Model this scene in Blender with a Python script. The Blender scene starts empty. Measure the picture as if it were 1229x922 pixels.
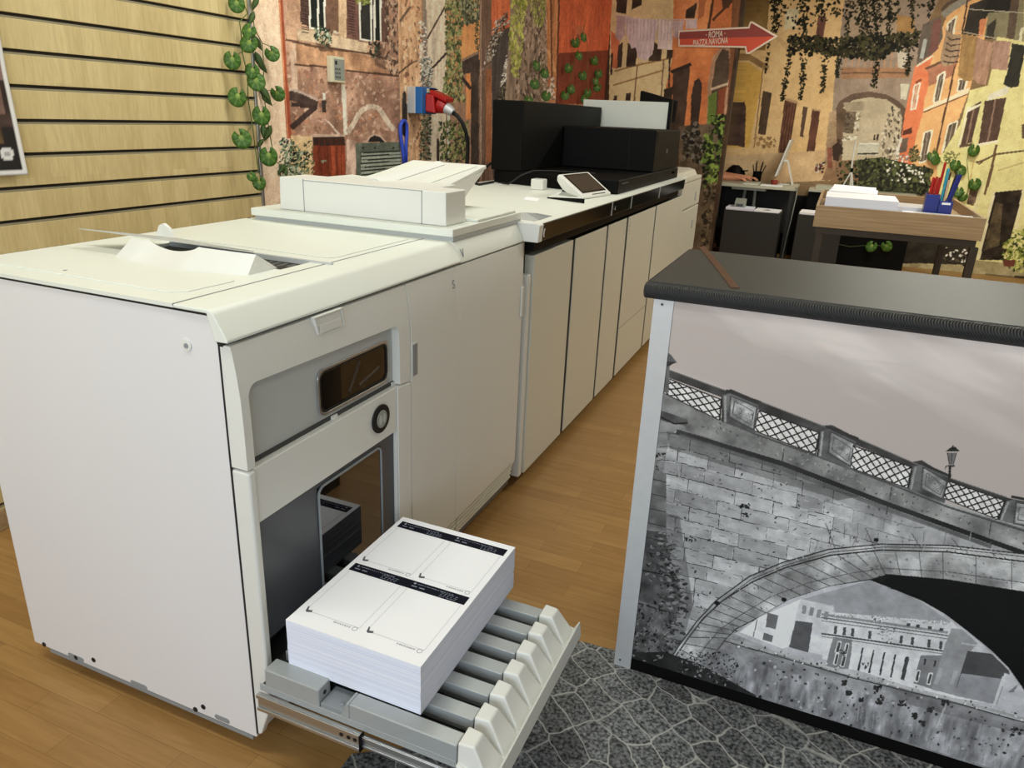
import bpy, bmesh, math, random
import numpy as np
from mathutils import Vector, Matrix

rnd = random.Random(7)
scene = bpy.context.scene
COL = scene.collection
PI = math.pi

# ------------------------------------------------------------------ survey
# Camera pose solved from the room's own straight lines; at() turns a point
# measured in the 1229 x 922 photograph into metres on a plane of the room.
FPX, YAW, PITCH, ROLL = 884.29, -0.38937, -0.35084, 0.04406
CAM = np.array([0.96498, -0.95795, 1.36649])
_f = np.array([math.sin(YAW) * math.cos(PITCH), math.cos(YAW) * math.cos(PITCH), math.sin(PITCH)])
_r0 = np.array([math.cos(YAW), -math.sin(YAW), 0.0])
_u0 = np.cross(_r0, _f)
_r = math.cos(ROLL) * _r0 + math.sin(ROLL) * _u0
_u = -math.sin(ROLL) * _r0 + math.cos(ROLL) * _u0

def at(px, py, ax, val):
    d = _f * FPX + _r * (px - 614.5) - _u * (py - 461.0)
    i = 'xyz'.index(ax)
    return CAM + d * ((val - CAM[i]) / d[i])

def crop(ox, oy, s):
    return lambda pts: [(ox + x / s, oy + y / s) for x, y in pts]

# ------------------------------------------------------------------ materials
def lin(c):
    c = np.asarray(c, float) / 255.0
    return np.where(c <= 0.04045, c / 12.92, ((c + 0.055) / 1.055) ** 2.4)

def rgb(c):
    v = lin(c)
    return (float(v[0]), float(v[1]), float(v[2]), 1.0)

def nodes(name):
    m = bpy.data.materials.new(name)
    m.use_nodes = True
    nt = m.node_tree
    return m, nt, nt.nodes['Principled BSDF']

def setp(b, **k):
    for n, v in k.items():
        b.inputs[n.replace('_', ' ')].default_value = v

def plain(name, c, rough=0.5, metal=0.0, spec=0.5, var=0.04, scale=30.0, bump=0.0, bscale=400.0, emit=None):
    """A plain finish: base colour with a faint procedural mottle and optional fine grain."""
    m, nt, b = nodes(name)
    b.inputs['Roughness'].default_value = rough
    b.inputs['Metallic'].default_value = metal
    b.inputs['Specular IOR Level'].default_value = spec
    tc = nt.nodes.new('ShaderNodeTexCoord')
    no = nt.nodes.new('ShaderNodeTexNoise')
    no.inputs['Scale'].default_value = scale
    no.inputs['Detail'].default_value = 3
    nt.links.new(tc.outputs['Object'], no.inputs['Vector'])
    mx = nt.nodes.new('ShaderNodeMix'); mx.data_type = 'RGBA'
    a = np.array(rgb(c))
    lo = a * (1 - var); hi = np.minimum(a * (1 + var), 1.0)
    mx.inputs[6].default_value = (*lo[:3], 1); mx.inputs[7].default_value = (*hi[:3], 1)
    nt.links.new(no.outputs['Fac'], mx.inputs[0])
    nt.links.new(mx.outputs[2], b.inputs['Base Color'])
    if bump:
        n2 = nt.nodes.new('ShaderNodeTexNoise'); n2.inputs['Scale'].default_value = bscale
        nt.links.new(tc.outputs['Object'], n2.inputs['Vector'])
        bp = nt.nodes.new('ShaderNodeBump'); bp.inputs['Strength'].default_value = bump
        bp.inputs['Distance'].default_value = 0.002
        nt.links.new(n2.outputs['Fac'], bp.inputs['Height'])
        nt.links.new(bp.outputs['Normal'], b.inputs['Normal'])
    if emit:
        b.inputs['Emission Color'].default_value = rgb(emit[0])
        b.inputs['Emission Strength'].default_value = emit[1]
    return m

def printed(name, rough=0.5, spec=0.3, gain=1.0):
    """A photographic print: its ink is stored in the sheet's own colour attribute."""
    m, nt, b = nodes(name)
    at_ = nt.nodes.new('ShaderNodeAttribute'); at_.attribute_name = 'ink'
    g = nt.nodes.new('ShaderNodeMix'); g.data_type = 'RGBA'; g.blend_type = 'MULTIPLY'
    g.inputs[0].default_value = 1.0
    g.inputs[7].default_value = (gain, gain, gain, 1)
    nt.links.new(at_.outputs['Color'], g.inputs[6])
    nt.links.new(g.outputs[2], b.inputs['Base Color'])
    b.inputs['Roughness'].default_value = rough
    b.inputs['Specular IOR Level'].default_value = spec
    return m

M = {}
M['white'] = plain('white_plastic', (226, 226, 220), 0.42, var=0.012, scale=6, bump=0.05, bscale=900)
M['white_side'] = plain('white_sheet_metal', (228, 226, 226), 0.4, var=0.012, scale=4, bump=0.04, bscale=700)
M['white_top'] = plain('white_top_plastic', (228, 231, 222), 0.45, var=0.015, scale=5, bump=0.05, bscale=900)
M['cream'] = plain('warm_cast_white', (216, 214, 200), 0.38, var=0.012, scale=4, bump=0.04, bscale=700)  # machine white with the warm cast of the light mixed into its colour
M['grey_recess'] = plain('grey_plastic', (186, 189, 188), 0.45, var=0.02)
M['grey_mid'] = plain('mid_grey_plastic', (140, 145, 148), 0.45, var=0.03)
M['grey_slat'] = plain('grey_slat_metal', (166, 170, 170), 0.38, metal=0.15, var=0.04, scale=60)
M['tray_floor_gap_shade'] = plain('dark_tray_floor_and_gap', (58, 60, 60), 0.6, var=0.06)  # dark tone of the tray floor, also the painted shade between the doors
M['dark_grey'] = plain('dark_grey_panel', (74, 77, 82), 0.35, var=0.06, scale=8)
M['black'] = plain('black_gap', (12, 12, 12), 0.6, var=0.1)
M['black_plastic'] = plain('black_plastic', (9, 9, 8), 0.55, spec=0.12, var=0.08, scale=15, bump=0.06, bscale=600)
M['black_gloss'] = plain('black_gloss', (12, 12, 12), 0.16, spec=0.25, var=0.05)
M['glass_dark'] = plain('smoked_glass', (22, 18, 15), 0.05, spec=0.9, var=0.15, scale=9)
def smoke(name, c, ior, rough=0.03):
    m, nt, b = nodes(name)
    tc = nt.nodes.new('ShaderNodeTexCoord'); no = nt.nodes.new('ShaderNodeTexNoise'); no.inputs['Scale'].default_value = 14; no.inputs['Detail'].default_value = 5
    nt.links.new(tc.outputs['Object'], no.inputs['Vector'])
    cr = nt.nodes.new('ShaderNodeValToRGB'); cr.color_ramp.elements[0].color = rgb(shade_(c, 0.4)); cr.color_ramp.elements[1].color = rgb(shade_(c, 1.5))
    cr.color_ramp.elements[0].position = 0.35; cr.color_ramp.elements[1].position = 0.75
    nt.links.new(no.outputs['Fac'], cr.inputs['Fac']); nt.links.new(cr.outputs['Color'], b.inputs['Base Color'])
    b.inputs['Roughness'].default_value = rough; b.inputs['IOR'].default_value = ior
    return m
def shade_(c, f):
    return tuple(min(255, v * f) for v in c)
M['smoke_mirror'] = smoke('smoked_mirror_glass', (17, 16, 16), 2.15)
M['smoke_brown'] = smoke('brown_smoked_glass', (34, 25, 16), 1.45, 0.08)
M['bronze_dark'] = plain('dark_bronze_rod', (58, 44, 32), 0.5, var=0.1)
M['screen'] = plain('switched_off_screen', (62, 56, 50), 0.15, spec=0.6, var=0.06, scale=6)
M['chrome'] = plain('steel', (190, 192, 194), 0.28, metal=0.9, var=0.05)
M['alu'] = plain('aluminium', (206, 208, 210), 0.42, metal=0.35, var=0.05, scale=40, bump=0.05, bscale=300)
M['paper'] = plain('white_paper', (249, 249, 253), 0.75, spec=0.2, var=0.01)
M['ink'] = plain('black_print', (20, 22, 34), 0.8, spec=0.1, var=0.05)
M['ink_grey'] = plain('grey_print', (176, 178, 184), 0.7, var=0.05)
M['ink_dark_grey'] = plain('dark_grey_print', (92, 94, 98), 0.7, var=0.05)
M['paper_print'] = plain('paper_coloured_lettering', (140, 145, 160), 0.7, var=0.03)
M['bronze'] = plain('bronze_strip', (112, 86, 72), 0.35, metal=0.5, var=0.2, scale=40)
M['red'] = plain('red_plastic', (178, 24, 22), 0.4, var=0.05)
M['red_dark'] = plain('dark_red_paint', (150, 56, 44), 0.45, var=0.05)
M['red_sign'] = plain('red_sign_paint', (222, 82, 46), 0.45, var=0.06, scale=20)
M['sign_edge'] = plain('pale_sign_edge', (246, 228, 206), 0.5, var=0.04)
M['blue'] = plain('blue_plastic', (34, 106, 176), 0.4, var=0.05)
M['blue_deep'] = plain('deep_blue_plastic', (22, 38, 128), 0.35, var=0.06)
M['blue_strap'] = plain('blue_strap', (58, 88, 214), 0.5, var=0.08)
M['cyan'] = plain('light_blue_plastic', (40, 150, 178), 0.4, var=0.05)
M['beige_pen'] = plain('beige_plastic', (196, 168, 138), 0.5, var=0.05)
M['cream_box'] = plain('cream_control_box', (222, 216, 186), 0.45, var=0.03)
M['panel_grey'] = plain('grey_face_plate', (150, 154, 146), 0.5, var=0.04)
M['dark_metal'] = plain('dark_bronze_metal', (66, 58, 48), 0.45, metal=0.4, var=0.1)
M['desk_top'] = plain('pale_desk_laminate', (190, 188, 168), 0.45, var=0.03)
M['charcoal'] = plain('charcoal_cabinet', (38, 37, 34), 0.55, var=0.06)
M['cable'] = plain('black_cable', (12, 12, 12), 0.6, var=0.1)
M['skin'] = plain('skin', (206, 142, 110), 0.5, spec=0.35, var=0.06, scale=40)
M['shirt'] = plain('dark_shirt', (40, 42, 48), 0.85, var=0.15, scale=60)
M['trousers'] = plain('navy_trousers', (32, 36, 52), 0.85, var=0.15, scale=60)
M['hair'] = plain('brown_hair', (52, 36, 26), 0.6, var=0.3, scale=80)
M['ceiling'] = plain('ceiling_paint', (228, 226, 218), 0.9, var=0.02)
M['plain_wall'] = plain('plain_wall_paint', (200, 190, 172), 0.9, var=0.03)
M['stem'] = plain('green_stem', (86, 104, 44), 0.6, var=0.15)

def mat_floor():
    m, nt, b = nodes('oak_laminate_floor')
    N, L = nt.nodes, nt.links
    tc = N.new('ShaderNodeTexCoord')
    br = N.new('ShaderNodeTexBrick')
    br.offset = 0.37; br.offset_frequency = 2; br.squash = 1.0
    br.inputs['Color1'].default_value = rgb((172, 133, 81))
    br.inputs['Color2'].default_value = rgb((158, 119, 70))
    br.inputs['Mortar'].default_value = rgb((130, 97, 58))
    br.inputs['Scale'].default_value = 1.0
    br.inputs['Mortar Size'].default_value = 0.0007
    br.inputs['Mortar Smooth'].default_value = 0.3
    br.inputs['Bias'].default_value = 0.0
    br.inputs['Brick Width'].default_value = 0.42
    br.inputs['Row Height'].default_value = 0.066
    L.new(tc.outputs['Object'], br.inputs['Vector'])
    mp = N.new('ShaderNodeMapping'); mp.inputs['Scale'].default_value = (2.2, 26, 1)
    L.new(tc.outputs['Object'], mp.inputs['Vector'])
    no = N.new('ShaderNodeTexNoise'); no.inputs['Scale'].default_value = 2.4; no.inputs['Detail'].default_value = 7
    no.inputs['Distortion'].default_value = 0.9
    L.new(mp.outputs['Vector'], no.inputs['Vector'])
    n2 = N.new('ShaderNodeTexNoise'); n2.inputs['Scale'].default_value = 1.1; n2.inputs['Detail'].default_value = 2
    L.new(tc.outputs['Object'], n2.inputs['Vector'])
    r = N.new('ShaderNodeValToRGB')
    r.color_ramp.elements[0].position = 0.3; r.color_ramp.elements[0].color = (0.78, 0.74, 0.68, 1)
    r.color_ramp.elements[1].position = 0.7; r.color_ramp.elements[1].color = (1.06, 1.06, 1.06, 1)
    L.new(no.outputs['Fac'], r.inputs['Fac'])
    mx = N.new('ShaderNodeMix'); mx.data_type = 'RGBA'; mx.blend_type = 'MULTIPLY'; mx.inputs[0].default_value = 0.75
    L.new(br.outputs['Color'], mx.inputs[6]); L.new(r.outputs['Color'], mx.inputs[7])
    L.new(mx.outputs[2], b.inputs['Base Color'])
    b.inputs['Roughness'].default_value = 0.36
    b.inputs['Specular IOR Level'].default_value = 0.35
    bp = N.new('ShaderNodeBump'); bp.inputs['Strength'].default_value = 0.05; bp.inputs['Distance'].default_value = 0.003
    L.new(no.outputs['Fac'], bp.inputs['Height']); L.new(bp.outputs['Normal'], b.inputs['Normal'])
    return m

def mat_maple():
    """Maple laminate with short upright figure, in blocks along the board."""
    m, nt, b = nodes('maple_slat_laminate')
    N, L = nt.nodes, nt.links
    tc = N.new('ShaderNodeTexCoord')
    sp = N.new('ShaderNodeSeparateXYZ'); L.new(tc.outputs['Object'], sp.inputs[0])
    cb = N.new('ShaderNodeCombineXYZ'); L.new(sp.outputs['Z'], cb.inputs['X']); L.new(sp.outputs['Y'], cb.inputs['Y'])
    br = N.new('ShaderNodeTexBrick'); br.offset = 0.41
    br.inputs['Color1'].default_value = rgb((222, 202, 150)); br.inputs['Color2'].default_value = rgb((208, 187, 134))
    br.inputs['Mortar'].default_value = rgb((214, 193, 142)); br.inputs['Scale'].default_value = 1.0
    br.inputs['Mortar Size'].default_value = 0.0; br.inputs['Brick Width'].default_value = 0.7
    br.inputs['Row Height'].default_value = 0.062
    L.new(cb.outputs[0], br.inputs['Vector'])
    mp = N.new('ShaderNodeMapping'); mp.inputs['Scale'].default_value = (1, 30, 4)
    L.new(tc.outputs['Object'], mp.inputs['Vector'])
    no = N.new('ShaderNodeTexNoise'); no.inputs['Scale'].default_value = 2.0; no.inputs['Detail'].default_value = 6; no.inputs['Distortion'].default_value = 1.2
    L.new(mp.outputs['Vector'], no.inputs['Vector'])
    r = N.new('ShaderNodeValToRGB')
    r.color_ramp.elements[0].position = 0.3; r.color_ramp.elements[0].color = (0.84, 0.8, 0.74, 1)
    r.color_ramp.elements[1].position = 0.65; r.color_ramp.elements[1].color = (1.05, 1.05, 1.05, 1)
    L.new(no.outputs['Fac'], r.inputs['Fac'])
    mx = N.new('ShaderNodeMix'); mx.data_type = 'RGBA'; mx.blend_type = 'MULTIPLY'; mx.inputs[0].default_value = 0.7
    L.new(br.outputs['Color'], mx.inputs[6]); L.new(r.outputs['Color'], mx.inputs[7])
    L.new(mx.outputs[2], b.inputs['Base Color'])
    b.inputs['Roughness'].default_value = 0.45
    return m

def mat_wood(name, c1, c2, stretch=(2, 40, 40)):
    m, nt, b = nodes(name)
    N, L = nt.nodes, nt.links
    tc = N.new('ShaderNodeTexCoord')
    mp = N.new('ShaderNodeMapping'); mp.inputs['Scale'].default_value = stretch
    L.new(tc.outputs['Object'], mp.inputs['Vector'])
    no = N.new('ShaderNodeTexNoise'); no.inputs['Scale'].default_value = 1.5; no.inputs['Detail'].default_value = 6
    L.new(mp.outputs['Vector'], no.inputs['Vector'])
    r = N.new('ShaderNodeValToRGB')
    r.color_ramp.elements[0].position = 0.35; r.color_ramp.elements[0].color = rgb(c1)
    r.color_ramp.elements[1].position = 0.65; r.color_ramp.elements[1].color = rgb(c2)
    L.new(no.outputs['Fac'], r.inputs['Fac']); L.new(r.outputs['Color'], b.inputs['Base Color'])
    b.inputs['Roughness'].default_value = 0.5
    return m

def mat_cobble():
    """A vinyl mat printed with grey cobbles and pale joints."""
    m, nt, b = nodes('cobble_printed_vinyl')
    N, L = nt.nodes, nt.links
    tc = N.new('ShaderNodeTexCoord')
    nz = N.new('ShaderNodeTexNoise'); nz.inputs['Scale'].default_value = 7; nz.inputs['Detail'].default_value = 4
    L.new(tc.outputs['Object'], nz.inputs['Vector'])
    sub = N.new('ShaderNodeVectorMath'); sub.operation = 'SUBTRACT'; sub.inputs[1].default_value = (0.5, 0.5, 0.5)
    L.new(nz.outputs['Color'], sub.inputs[0])
    sc = N.new('ShaderNodeVectorMath'); sc.operation = 'SCALE'; sc.inputs['Scale'].default_value = 0.055
    L.new(sub.outputs[0], sc.inputs[0])
    ad = N.new('ShaderNodeVectorMath'); ad.operation = 'ADD'
    L.new(tc.outputs['Object'], ad.inputs[0]); L.new(sc.outputs[0], ad.inputs[1])
    mp = N.new('ShaderNodeMapping'); mp.inputs['Rotation'].default_value = (0, 0, 0.62); mp.inputs['Scale'].default_value = (1.0, 1.0, 1)
    L.new(ad.outputs[0], mp.inputs['Vector'])
    vo = N.new('ShaderNodeTexVoronoi'); vo.feature = 'DISTANCE_TO_EDGE'; vo.inputs['Scale'].default_value = 12.0; vo.inputs['Randomness'].default_value = 0.42
    vc = N.new('ShaderNodeTexVoronoi'); vc.feature = 'F1'; vc.inputs['Scale'].default_value = 12.0; vc.inputs['Randomness'].default_value = 0.42
    m2 = N.new('ShaderNodeMapping'); m2.inputs['Scale'].default_value = (0.82, 1.22, 0.0)
    L.new(mp.outputs[0], m2.inputs['Vector']); L.new(m2.outputs[0], vo.inputs['Vector']); L.new(m2.outputs[0], vc.inputs['Vector'])
    jr = N.new('ShaderNodeMapRange'); jr.inputs['From Min'].default_value = 0.010; jr.inputs['From Max'].default_value = 0.034; jr.inputs['To Min'].default_value = 1.0; jr.inputs['To Max'].default_value = 0.0
    L.new(vo.outputs['Distance'], jr.inputs['Value'])
    bw = N.new('ShaderNodeSeparateColor'); L.new(vc.outputs['Color'], bw.inputs[0])
    sh = N.new('ShaderNodeMapRange'); sh.inputs['To Min'].default_value = 0.62; sh.inputs['To Max'].default_value = 1.05
    L.new(bw.outputs[0], sh.inputs['Value'])
    sp = N.new('ShaderNodeTexNoise'); sp.inputs['Scale'].default_value = 130; sp.inputs['Detail'].default_value = 3
    L.new(tc.outputs['Object'], sp.inputs['Vector'])
    cr = N.new('ShaderNodeValToRGB')
    cr.color_ramp.elements[0].position = 0.36; cr.color_ramp.elements[0].color = rgb((44, 46, 48))
    cr.color_ramp.elements[1].position = 0.7; cr.color_ramp.elements[1].color = rgb((152, 154, 154))
    L.new(sp.outputs['Fac'], cr.inputs['Fac'])
    bg = N.new('ShaderNodeTexNoise'); bg.inputs['Scale'].default_value = 4; bg.inputs['Detail'].default_value = 5
    L.new(tc.outputs['Object'], bg.inputs['Vector'])
    m1 = N.new('ShaderNodeMix'); m1.data_type = 'RGBA'; m1.blend_type = 'MULTIPLY'; m1.inputs[0].default_value = 1
    L.new(cr.outputs['Color'], m1.inputs[6]); L.new(sh.outputs['Result'], m1.inputs[7])
    jn = N.new('ShaderNodeMix'); jn.data_type = 'RGBA'
    jf = N.new('ShaderNodeMath'); jf.operation = 'MULTIPLY'
    L.new(jr.outputs['Result'], jf.inputs[0]); L.new(bg.outputs['Fac'], jf.inputs[1])
    j2 = N.new('ShaderNodeMath'); j2.operation = 'MULTIPLY'; j2.inputs[1].default_value = 1.7; j2.use_clamp = True
    L.new(jf.outputs[0], j2.inputs[0])
    jn.inputs[7].default_value = rgb((184, 184, 178))
    L.new(j2.outputs[0], jn.inputs[0]); L.new(m1.outputs[2], jn.inputs[6])
    L.new(jn.outputs[2], b.inputs['Base Color'])
    b.inputs['Roughness'].default_value = 0.55
    b.inputs['Specular IOR Level'].default_value = 0.3
    return m

def mat_carbon(name, edge=False):
    """Dark grained wrap; the rolled edge has slanting ribs."""
    m, nt, b = nodes(name)
    N, L = nt.nodes, nt.links
    tc = N.new('ShaderNodeTexCoord')
    if edge:
        mp = N.new('ShaderNodeMapping'); mp.inputs['Rotation'].default_value = (0, 0.6, 0.6)
        L.new(tc.outputs['Object'], mp.inputs['Vector'])
        w = N.new('ShaderNodeTexWave'); w.inputs['Scale'].default_value = 88; w.inputs['Distortion'].default_value = 0.6
        L.new(mp.outputs[0], w.inputs['Vector'])
        h = w.outputs['Fac']
    else:
        w = N.new('ShaderNodeTexNoise'); w.inputs['Scale'].default_value = 260; w.inputs['Detail'].default_value = 4
        L.new(tc.outputs['Object'], w.inputs['Vector'])
        h = w.outputs['Fac']
    cr = N.new('ShaderNodeValToRGB')
    a, c = ((16, 18, 20), (50, 52, 55)) if edge else ((44, 46, 43), (62, 64, 59))
    cr.color_ramp.elements[0].color = rgb(a); cr.color_ramp.elements[1].color = rgb(c)
    L.new(h, cr.inputs['Fac']); L.new(cr.outputs['Color'], b.inputs['Base Color'])
    bp = N.new('ShaderNodeBump'); bp.inputs['Strength'].default_value = 0.9 if edge else 0.12; bp.inputs['Distance'].default_value = 0.0015
    L.new(h, bp.inputs['Height']); L.new(bp.outputs['Normal'], b.inputs['Normal'])
    b.inputs['Roughness'].default_value = 0.48
    return m

def mat_layers():
    """Edges of many paper sheets: hair-fine level lines."""
    m, nt, b = nodes('paper_stack_edges')
    N, L = nt.nodes, nt.links
    tc = N.new('ShaderNodeTexCoord')
    mp = N.new('ShaderNodeMapping'); mp.inputs['Scale'].default_value = (1.2, 1.2, 420)
    L.new(tc.outputs['Object'], mp.inputs['Vector'])
    no = N.new('ShaderNodeTexNoise'); no.inputs['Scale'].default_value = 1; no.inputs['Detail'].default_value = 3
    L.new(mp.outputs[0], no.inputs['Vector'])
    cr = N.new('ShaderNodeValToRGB')
    cr.color_ramp.elements[0].position = 0.3; cr.color_ramp.elements[0].color = rgb((222, 227, 246))
    cr.color_ramp.elements[1].position = 0.7; cr.color_ramp.elements[1].color = rgb((240, 243, 253))
    L.new(no.outputs['Fac'], cr.inputs['Fac']); L.new(cr.outputs['Color'], b.inputs['Base Color'])
    b.inputs['Roughness'].default_value = 0.8; b.inputs['Specular IOR Level'].default_value = 0.15
    return m

M['floor'] = mat_floor(); M['maple'] = mat_maple(); M['cobble'] = mat_cobble()
M['carbon'] = mat_carbon('grained_counter_wrap'); M['carbon_edge'] = mat_carbon('ribbed_counter_edge', True)
M['layers'] = mat_layers()
M['table_wood'] = mat_wood('ash_veneer', (150, 124, 90), (178, 150, 112), (1.5, 40, 60))
M['mural'] = printed('wall_mural_print', 0.6, 0.2)
M['leaf'] = printed('leaf_green', 0.45, 0.35)
M['bridge'] = printed('glossy_bridge_print', 0.32, 0.4)
M['poster_print'] = printed('poster_print', 0.3, 0.4)

# ------------------------------------------------------------------ mesh building
class MB:
    """Collects shapes into one bmesh."""
    def __init__(s):
        s.bm = bmesh.new()
    def face(s, pts):
        vs = [s.bm.verts.new(tuple(map(float, p))) for p in pts]
        return s.bm.faces.new(vs)
    def box(s, x0, x1, y0, y1, z0, z1):
        return s.hexa([(x0, y0, z0), (x1, y0, z0), (x1, y1, z0), (x0, y1, z0), (x0, y0, z1), (x1, y0, z1), (x1, y1, z1), (x0, y1, z1)])
    def hexa(s, p):
        v = [s.bm.verts.new(tuple(map(float, q))) for q in p]
        for f in ((3, 2, 1, 0), (4, 5, 6, 7), (0, 1, 5, 4), (1, 2, 6, 5), (2, 3, 7, 6), (3, 0, 4, 7)):
            s.bm.faces.new([v[i] for i in f])
        return s
    def prism(s, poly, ax, a, b):
        """Outline in the two other axes (cyclic order x>y>z), extruded along ax from a to b."""
        def P(u, v, w):
            return {'x': (w, u, v), 'y': (u, w, v), 'z': (u, v, w)}[ax]
        lo = [s.bm.verts.new(tuple(map(float, P(u, v, a)))) for u, v in poly]
        hi = [s.bm.verts.new(tuple(map(float, P(u, v, b)))) for u, v in poly]
        n = len(poly)
        s.bm.faces.new(lo[::-1]); s.bm.faces.new(hi)
        for i in range(n):
            j = (i + 1) % n
            s.bm.faces.new((lo[i], lo[j], hi[j], hi[i]))
        return s
    def ring(s, outer, inner, ax, a, b):
        """Frame between two outlines with the same number of points."""
        def P(u, v, w):
            return {'x': (w, u, v), 'y': (u, w, v), 'z': (u, v, w)}[ax]
        L = [[s.bm.verts.new(tuple(map(float, P(u, v, w)))) for u, v in poly] for poly, w in ((outer, a), (outer, b), (inner, b), (inner, a))]
        n = len(outer)
        for k in range(4):
            A, B = L[k], L[(k + 1) % 4]
            for i in range(n):
                j = (i + 1) % n
                s.bm.faces.new((A[i], A[j], B[j], B[i]))
        return s
    def tube(s, pts, r, n=10, cap=True):
        pts = [Vector(tuple(map(float, p))) for p in pts]
        rs = r if isinstance(r, (list, tuple)) else [r] * len(pts)
        rings = []
        up = Vector((0.13, 0.27, 0.95)).normalized()
        for i, p in enumerate(pts):
            t = (pts[min(i + 1, len(pts) - 1)] - pts[max(i - 1, 0)]).normalized()
            if abs(t.dot(up)) > 0.97:
                up = Vector((1, 0, 0.1)).normalized()
            a = t.cross(up).normalized(); b = t.cross(a).normalized()
            rings.append([s.bm.verts.new(p + (a * math.cos(2 * PI * k / n) + b * math.sin(2 * PI * k / n)) * rs[i]) for k in range(n)])
        for A, B in zip(rings, rings[1:]):
            for k in range(n):
                s.bm.faces.new((A[k], A[(k + 1) % n], B[(k + 1) % n], B[k]))
        if cap:
            s.bm.faces.new(rings[0]); s.bm.faces.new(rings[-1][::-1])
        return s
    def lathe(s, prof, cx, cy, n=24):
        rings = [[s.bm.verts.new((cx + r * math.cos(2 * PI * k / n), cy + r * math.sin(2 * PI * k / n), z)) for k in range(n)] for r, z in prof]
        for A, B in zip(rings, rings[1:]):
            for k in range(n):
                s.bm.faces.new((A[k], A[(k + 1) % n], B[(k + 1) % n], B[k]))
        s.bm.faces.new(rings[0][::-1]); s.bm.faces.new(rings[-1])
        return s
    def build(s, name, mat, parent=None, bevel=0.0, smooth=False, seg=2):
        bmesh.ops.recalc_face_normals(s.bm, faces=s.bm.faces[:])
        me = bpy.data.meshes.new(name)
        s.bm.to_mesh(me); s.bm.free()
        mats = mat if isinstance(mat, list) else [mat]
        for m in mats:
            me.materials.append(M[m] if isinstance(m, str) else m)
        if smooth:
            me.shade_smooth()
        o = bpy.data.objects.new(name, me)
        COL.objects.link(o)
        if bevel:
            b = o.modifiers.new('bevel', 'BEVEL'); b.width = bevel; b.segments = seg; b.limit_method = 'ANGLE'; b.angle_limit = math.radians(40)
            if hasattr(b, 'harden_normals'):
                me.shade_smooth(); b.harden_normals = True
        if parent is not None:
            hang(o, parent)
        return o

def world_loc(o):
    v = Vector((0, 0, 0))
    while o is not None:
        v += o.location
        o = o.parent
    return v

def hang(o, parent):
    """Parent without moving: every mesh here is modelled in room coordinates."""
    o.parent = parent
    o.matrix_parent_inverse = Matrix.Translation(-world_loc_rest(parent))

_REST = {}
def world_loc_rest(p):
    return _REST.get(p.name, Vector((0, 0, 0)))

def tag(o, label=None, cat=None, group=None, kind=None):
    if label: o['label'] = label
    if cat: o['category'] = cat
    if group: o['group'] = group
    if kind: o['kind'] = kind
    return o

def thing(name, loc, label, cat, group=None):
    o = bpy.data.objects.new(name, None)
    o.empty_display_size = 0.1
    COL.objects.link(o)
    o.location = loc
    _REST[o.name] = Vector(loc)
    return tag(o, label, cat, group)

def struct(name, mb, mat, bevel=0.0):
    return tag(mb.build(name, mat, None, bevel), kind='structure')

def arc(cx, cy, r, a0, a1, n=6):
    return [(cx + r * math.cos(a0 + (a1 - a0) * i / n), cy + r * math.sin(a0 + (a1 - a0) * i / n)) for i in range(n + 1)]

def rrect(x0, x1, y0, y1, r, n=5):
    return (arc(x1 - r, y1 - r, r, 0, PI / 2, n) + arc(x0 + r, y1 - r, r, PI / 2, PI, n)
            + arc(x0 + r, y0 + r, r, PI, 1.5 * PI, n) + arc(x1 - r, y0 + r, r, 1.5 * PI, 2 * PI, n))
# ------------------------------------------------------------------ the room
X_WALL, Y_SLAT_END, Y_TURN, Y_FAR, X_TURN, X_RIGHT, Y_FRONT, H_ROOM = -1.385, 1.722, 6.95, 8.0, -0.10, 3.5, -3.6, 2.95

struct('floor', MB().box(-1.6, X_RIGHT + 0.1, Y_FRONT - 0.1, Y_FAR + 0.1, -0.06, 0.0), 'floor')
struct('ceiling', MB().box(-1.6, X_RIGHT + 0.1, Y_FRONT - 0.1, Y_FAR + 0.1, H_ROOM, H_ROOM + 0.08), 'ceiling')

# slat wall: boards every 100 mm, with T-shaped slots between them
mb = MB()
z_first = 1.583
k0 = int(z_first / 0.1)
zs = [z_first + 0.1 * (j - k0) for j in range(0, 30)]
edges = [z for z in zs if 0.03 < z < H_ROOM - 0.02]
lo = 0.0
prof = []
for z in edges:
    a, b_ = z - 0.009, z + 0.007
    prof.append((lo, a)); lo = b_
prof.append((lo, H_ROOM))
for a, b_ in prof:
    mb.box(X_WALL - 0.012, X_WALL, Y_FRONT, Y_SLAT_END - 0.004, a, b_)
struct('wall_left', mb, 'maple', bevel=0.0015)
mb = MB()
for z in edges:                                    # dark back of the slots and their lower metal lips
    mb.box(X_WALL - 0.022, X_WALL - 0.0125, Y_FRONT, Y_SLAT_END - 0.004, z - 0.02, z + 0.018)
struct('trim_1', mb, plain('slot_back', (46, 42, 34), 0.7))
mb = MB()
for z in edges:
    mb.box(X_WALL - 0.0122, X_WALL - 0.0008, Y_FRONT, Y_SLAT_END - 0.004, z - 0.009, z - 0.0025)
struct('trim_2', mb, plain('slot_lip', (150, 140, 112), 0.5))
struct('trim_3', MB().box(X_WALL - 0.02, X_WALL + 0.006, Y_SLAT_END - 0.003, Y_SLAT_END + 0.013, 0, H_ROOM), 'chrome', 0.002)
struct('baseboard_left', MB().box(X_WALL + 0.0005, X_WALL + 0.012, Y_FRONT, Y_SLAT_END - 0.006, 0.0, 0.07), 'table_wood', 0.002)

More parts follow.
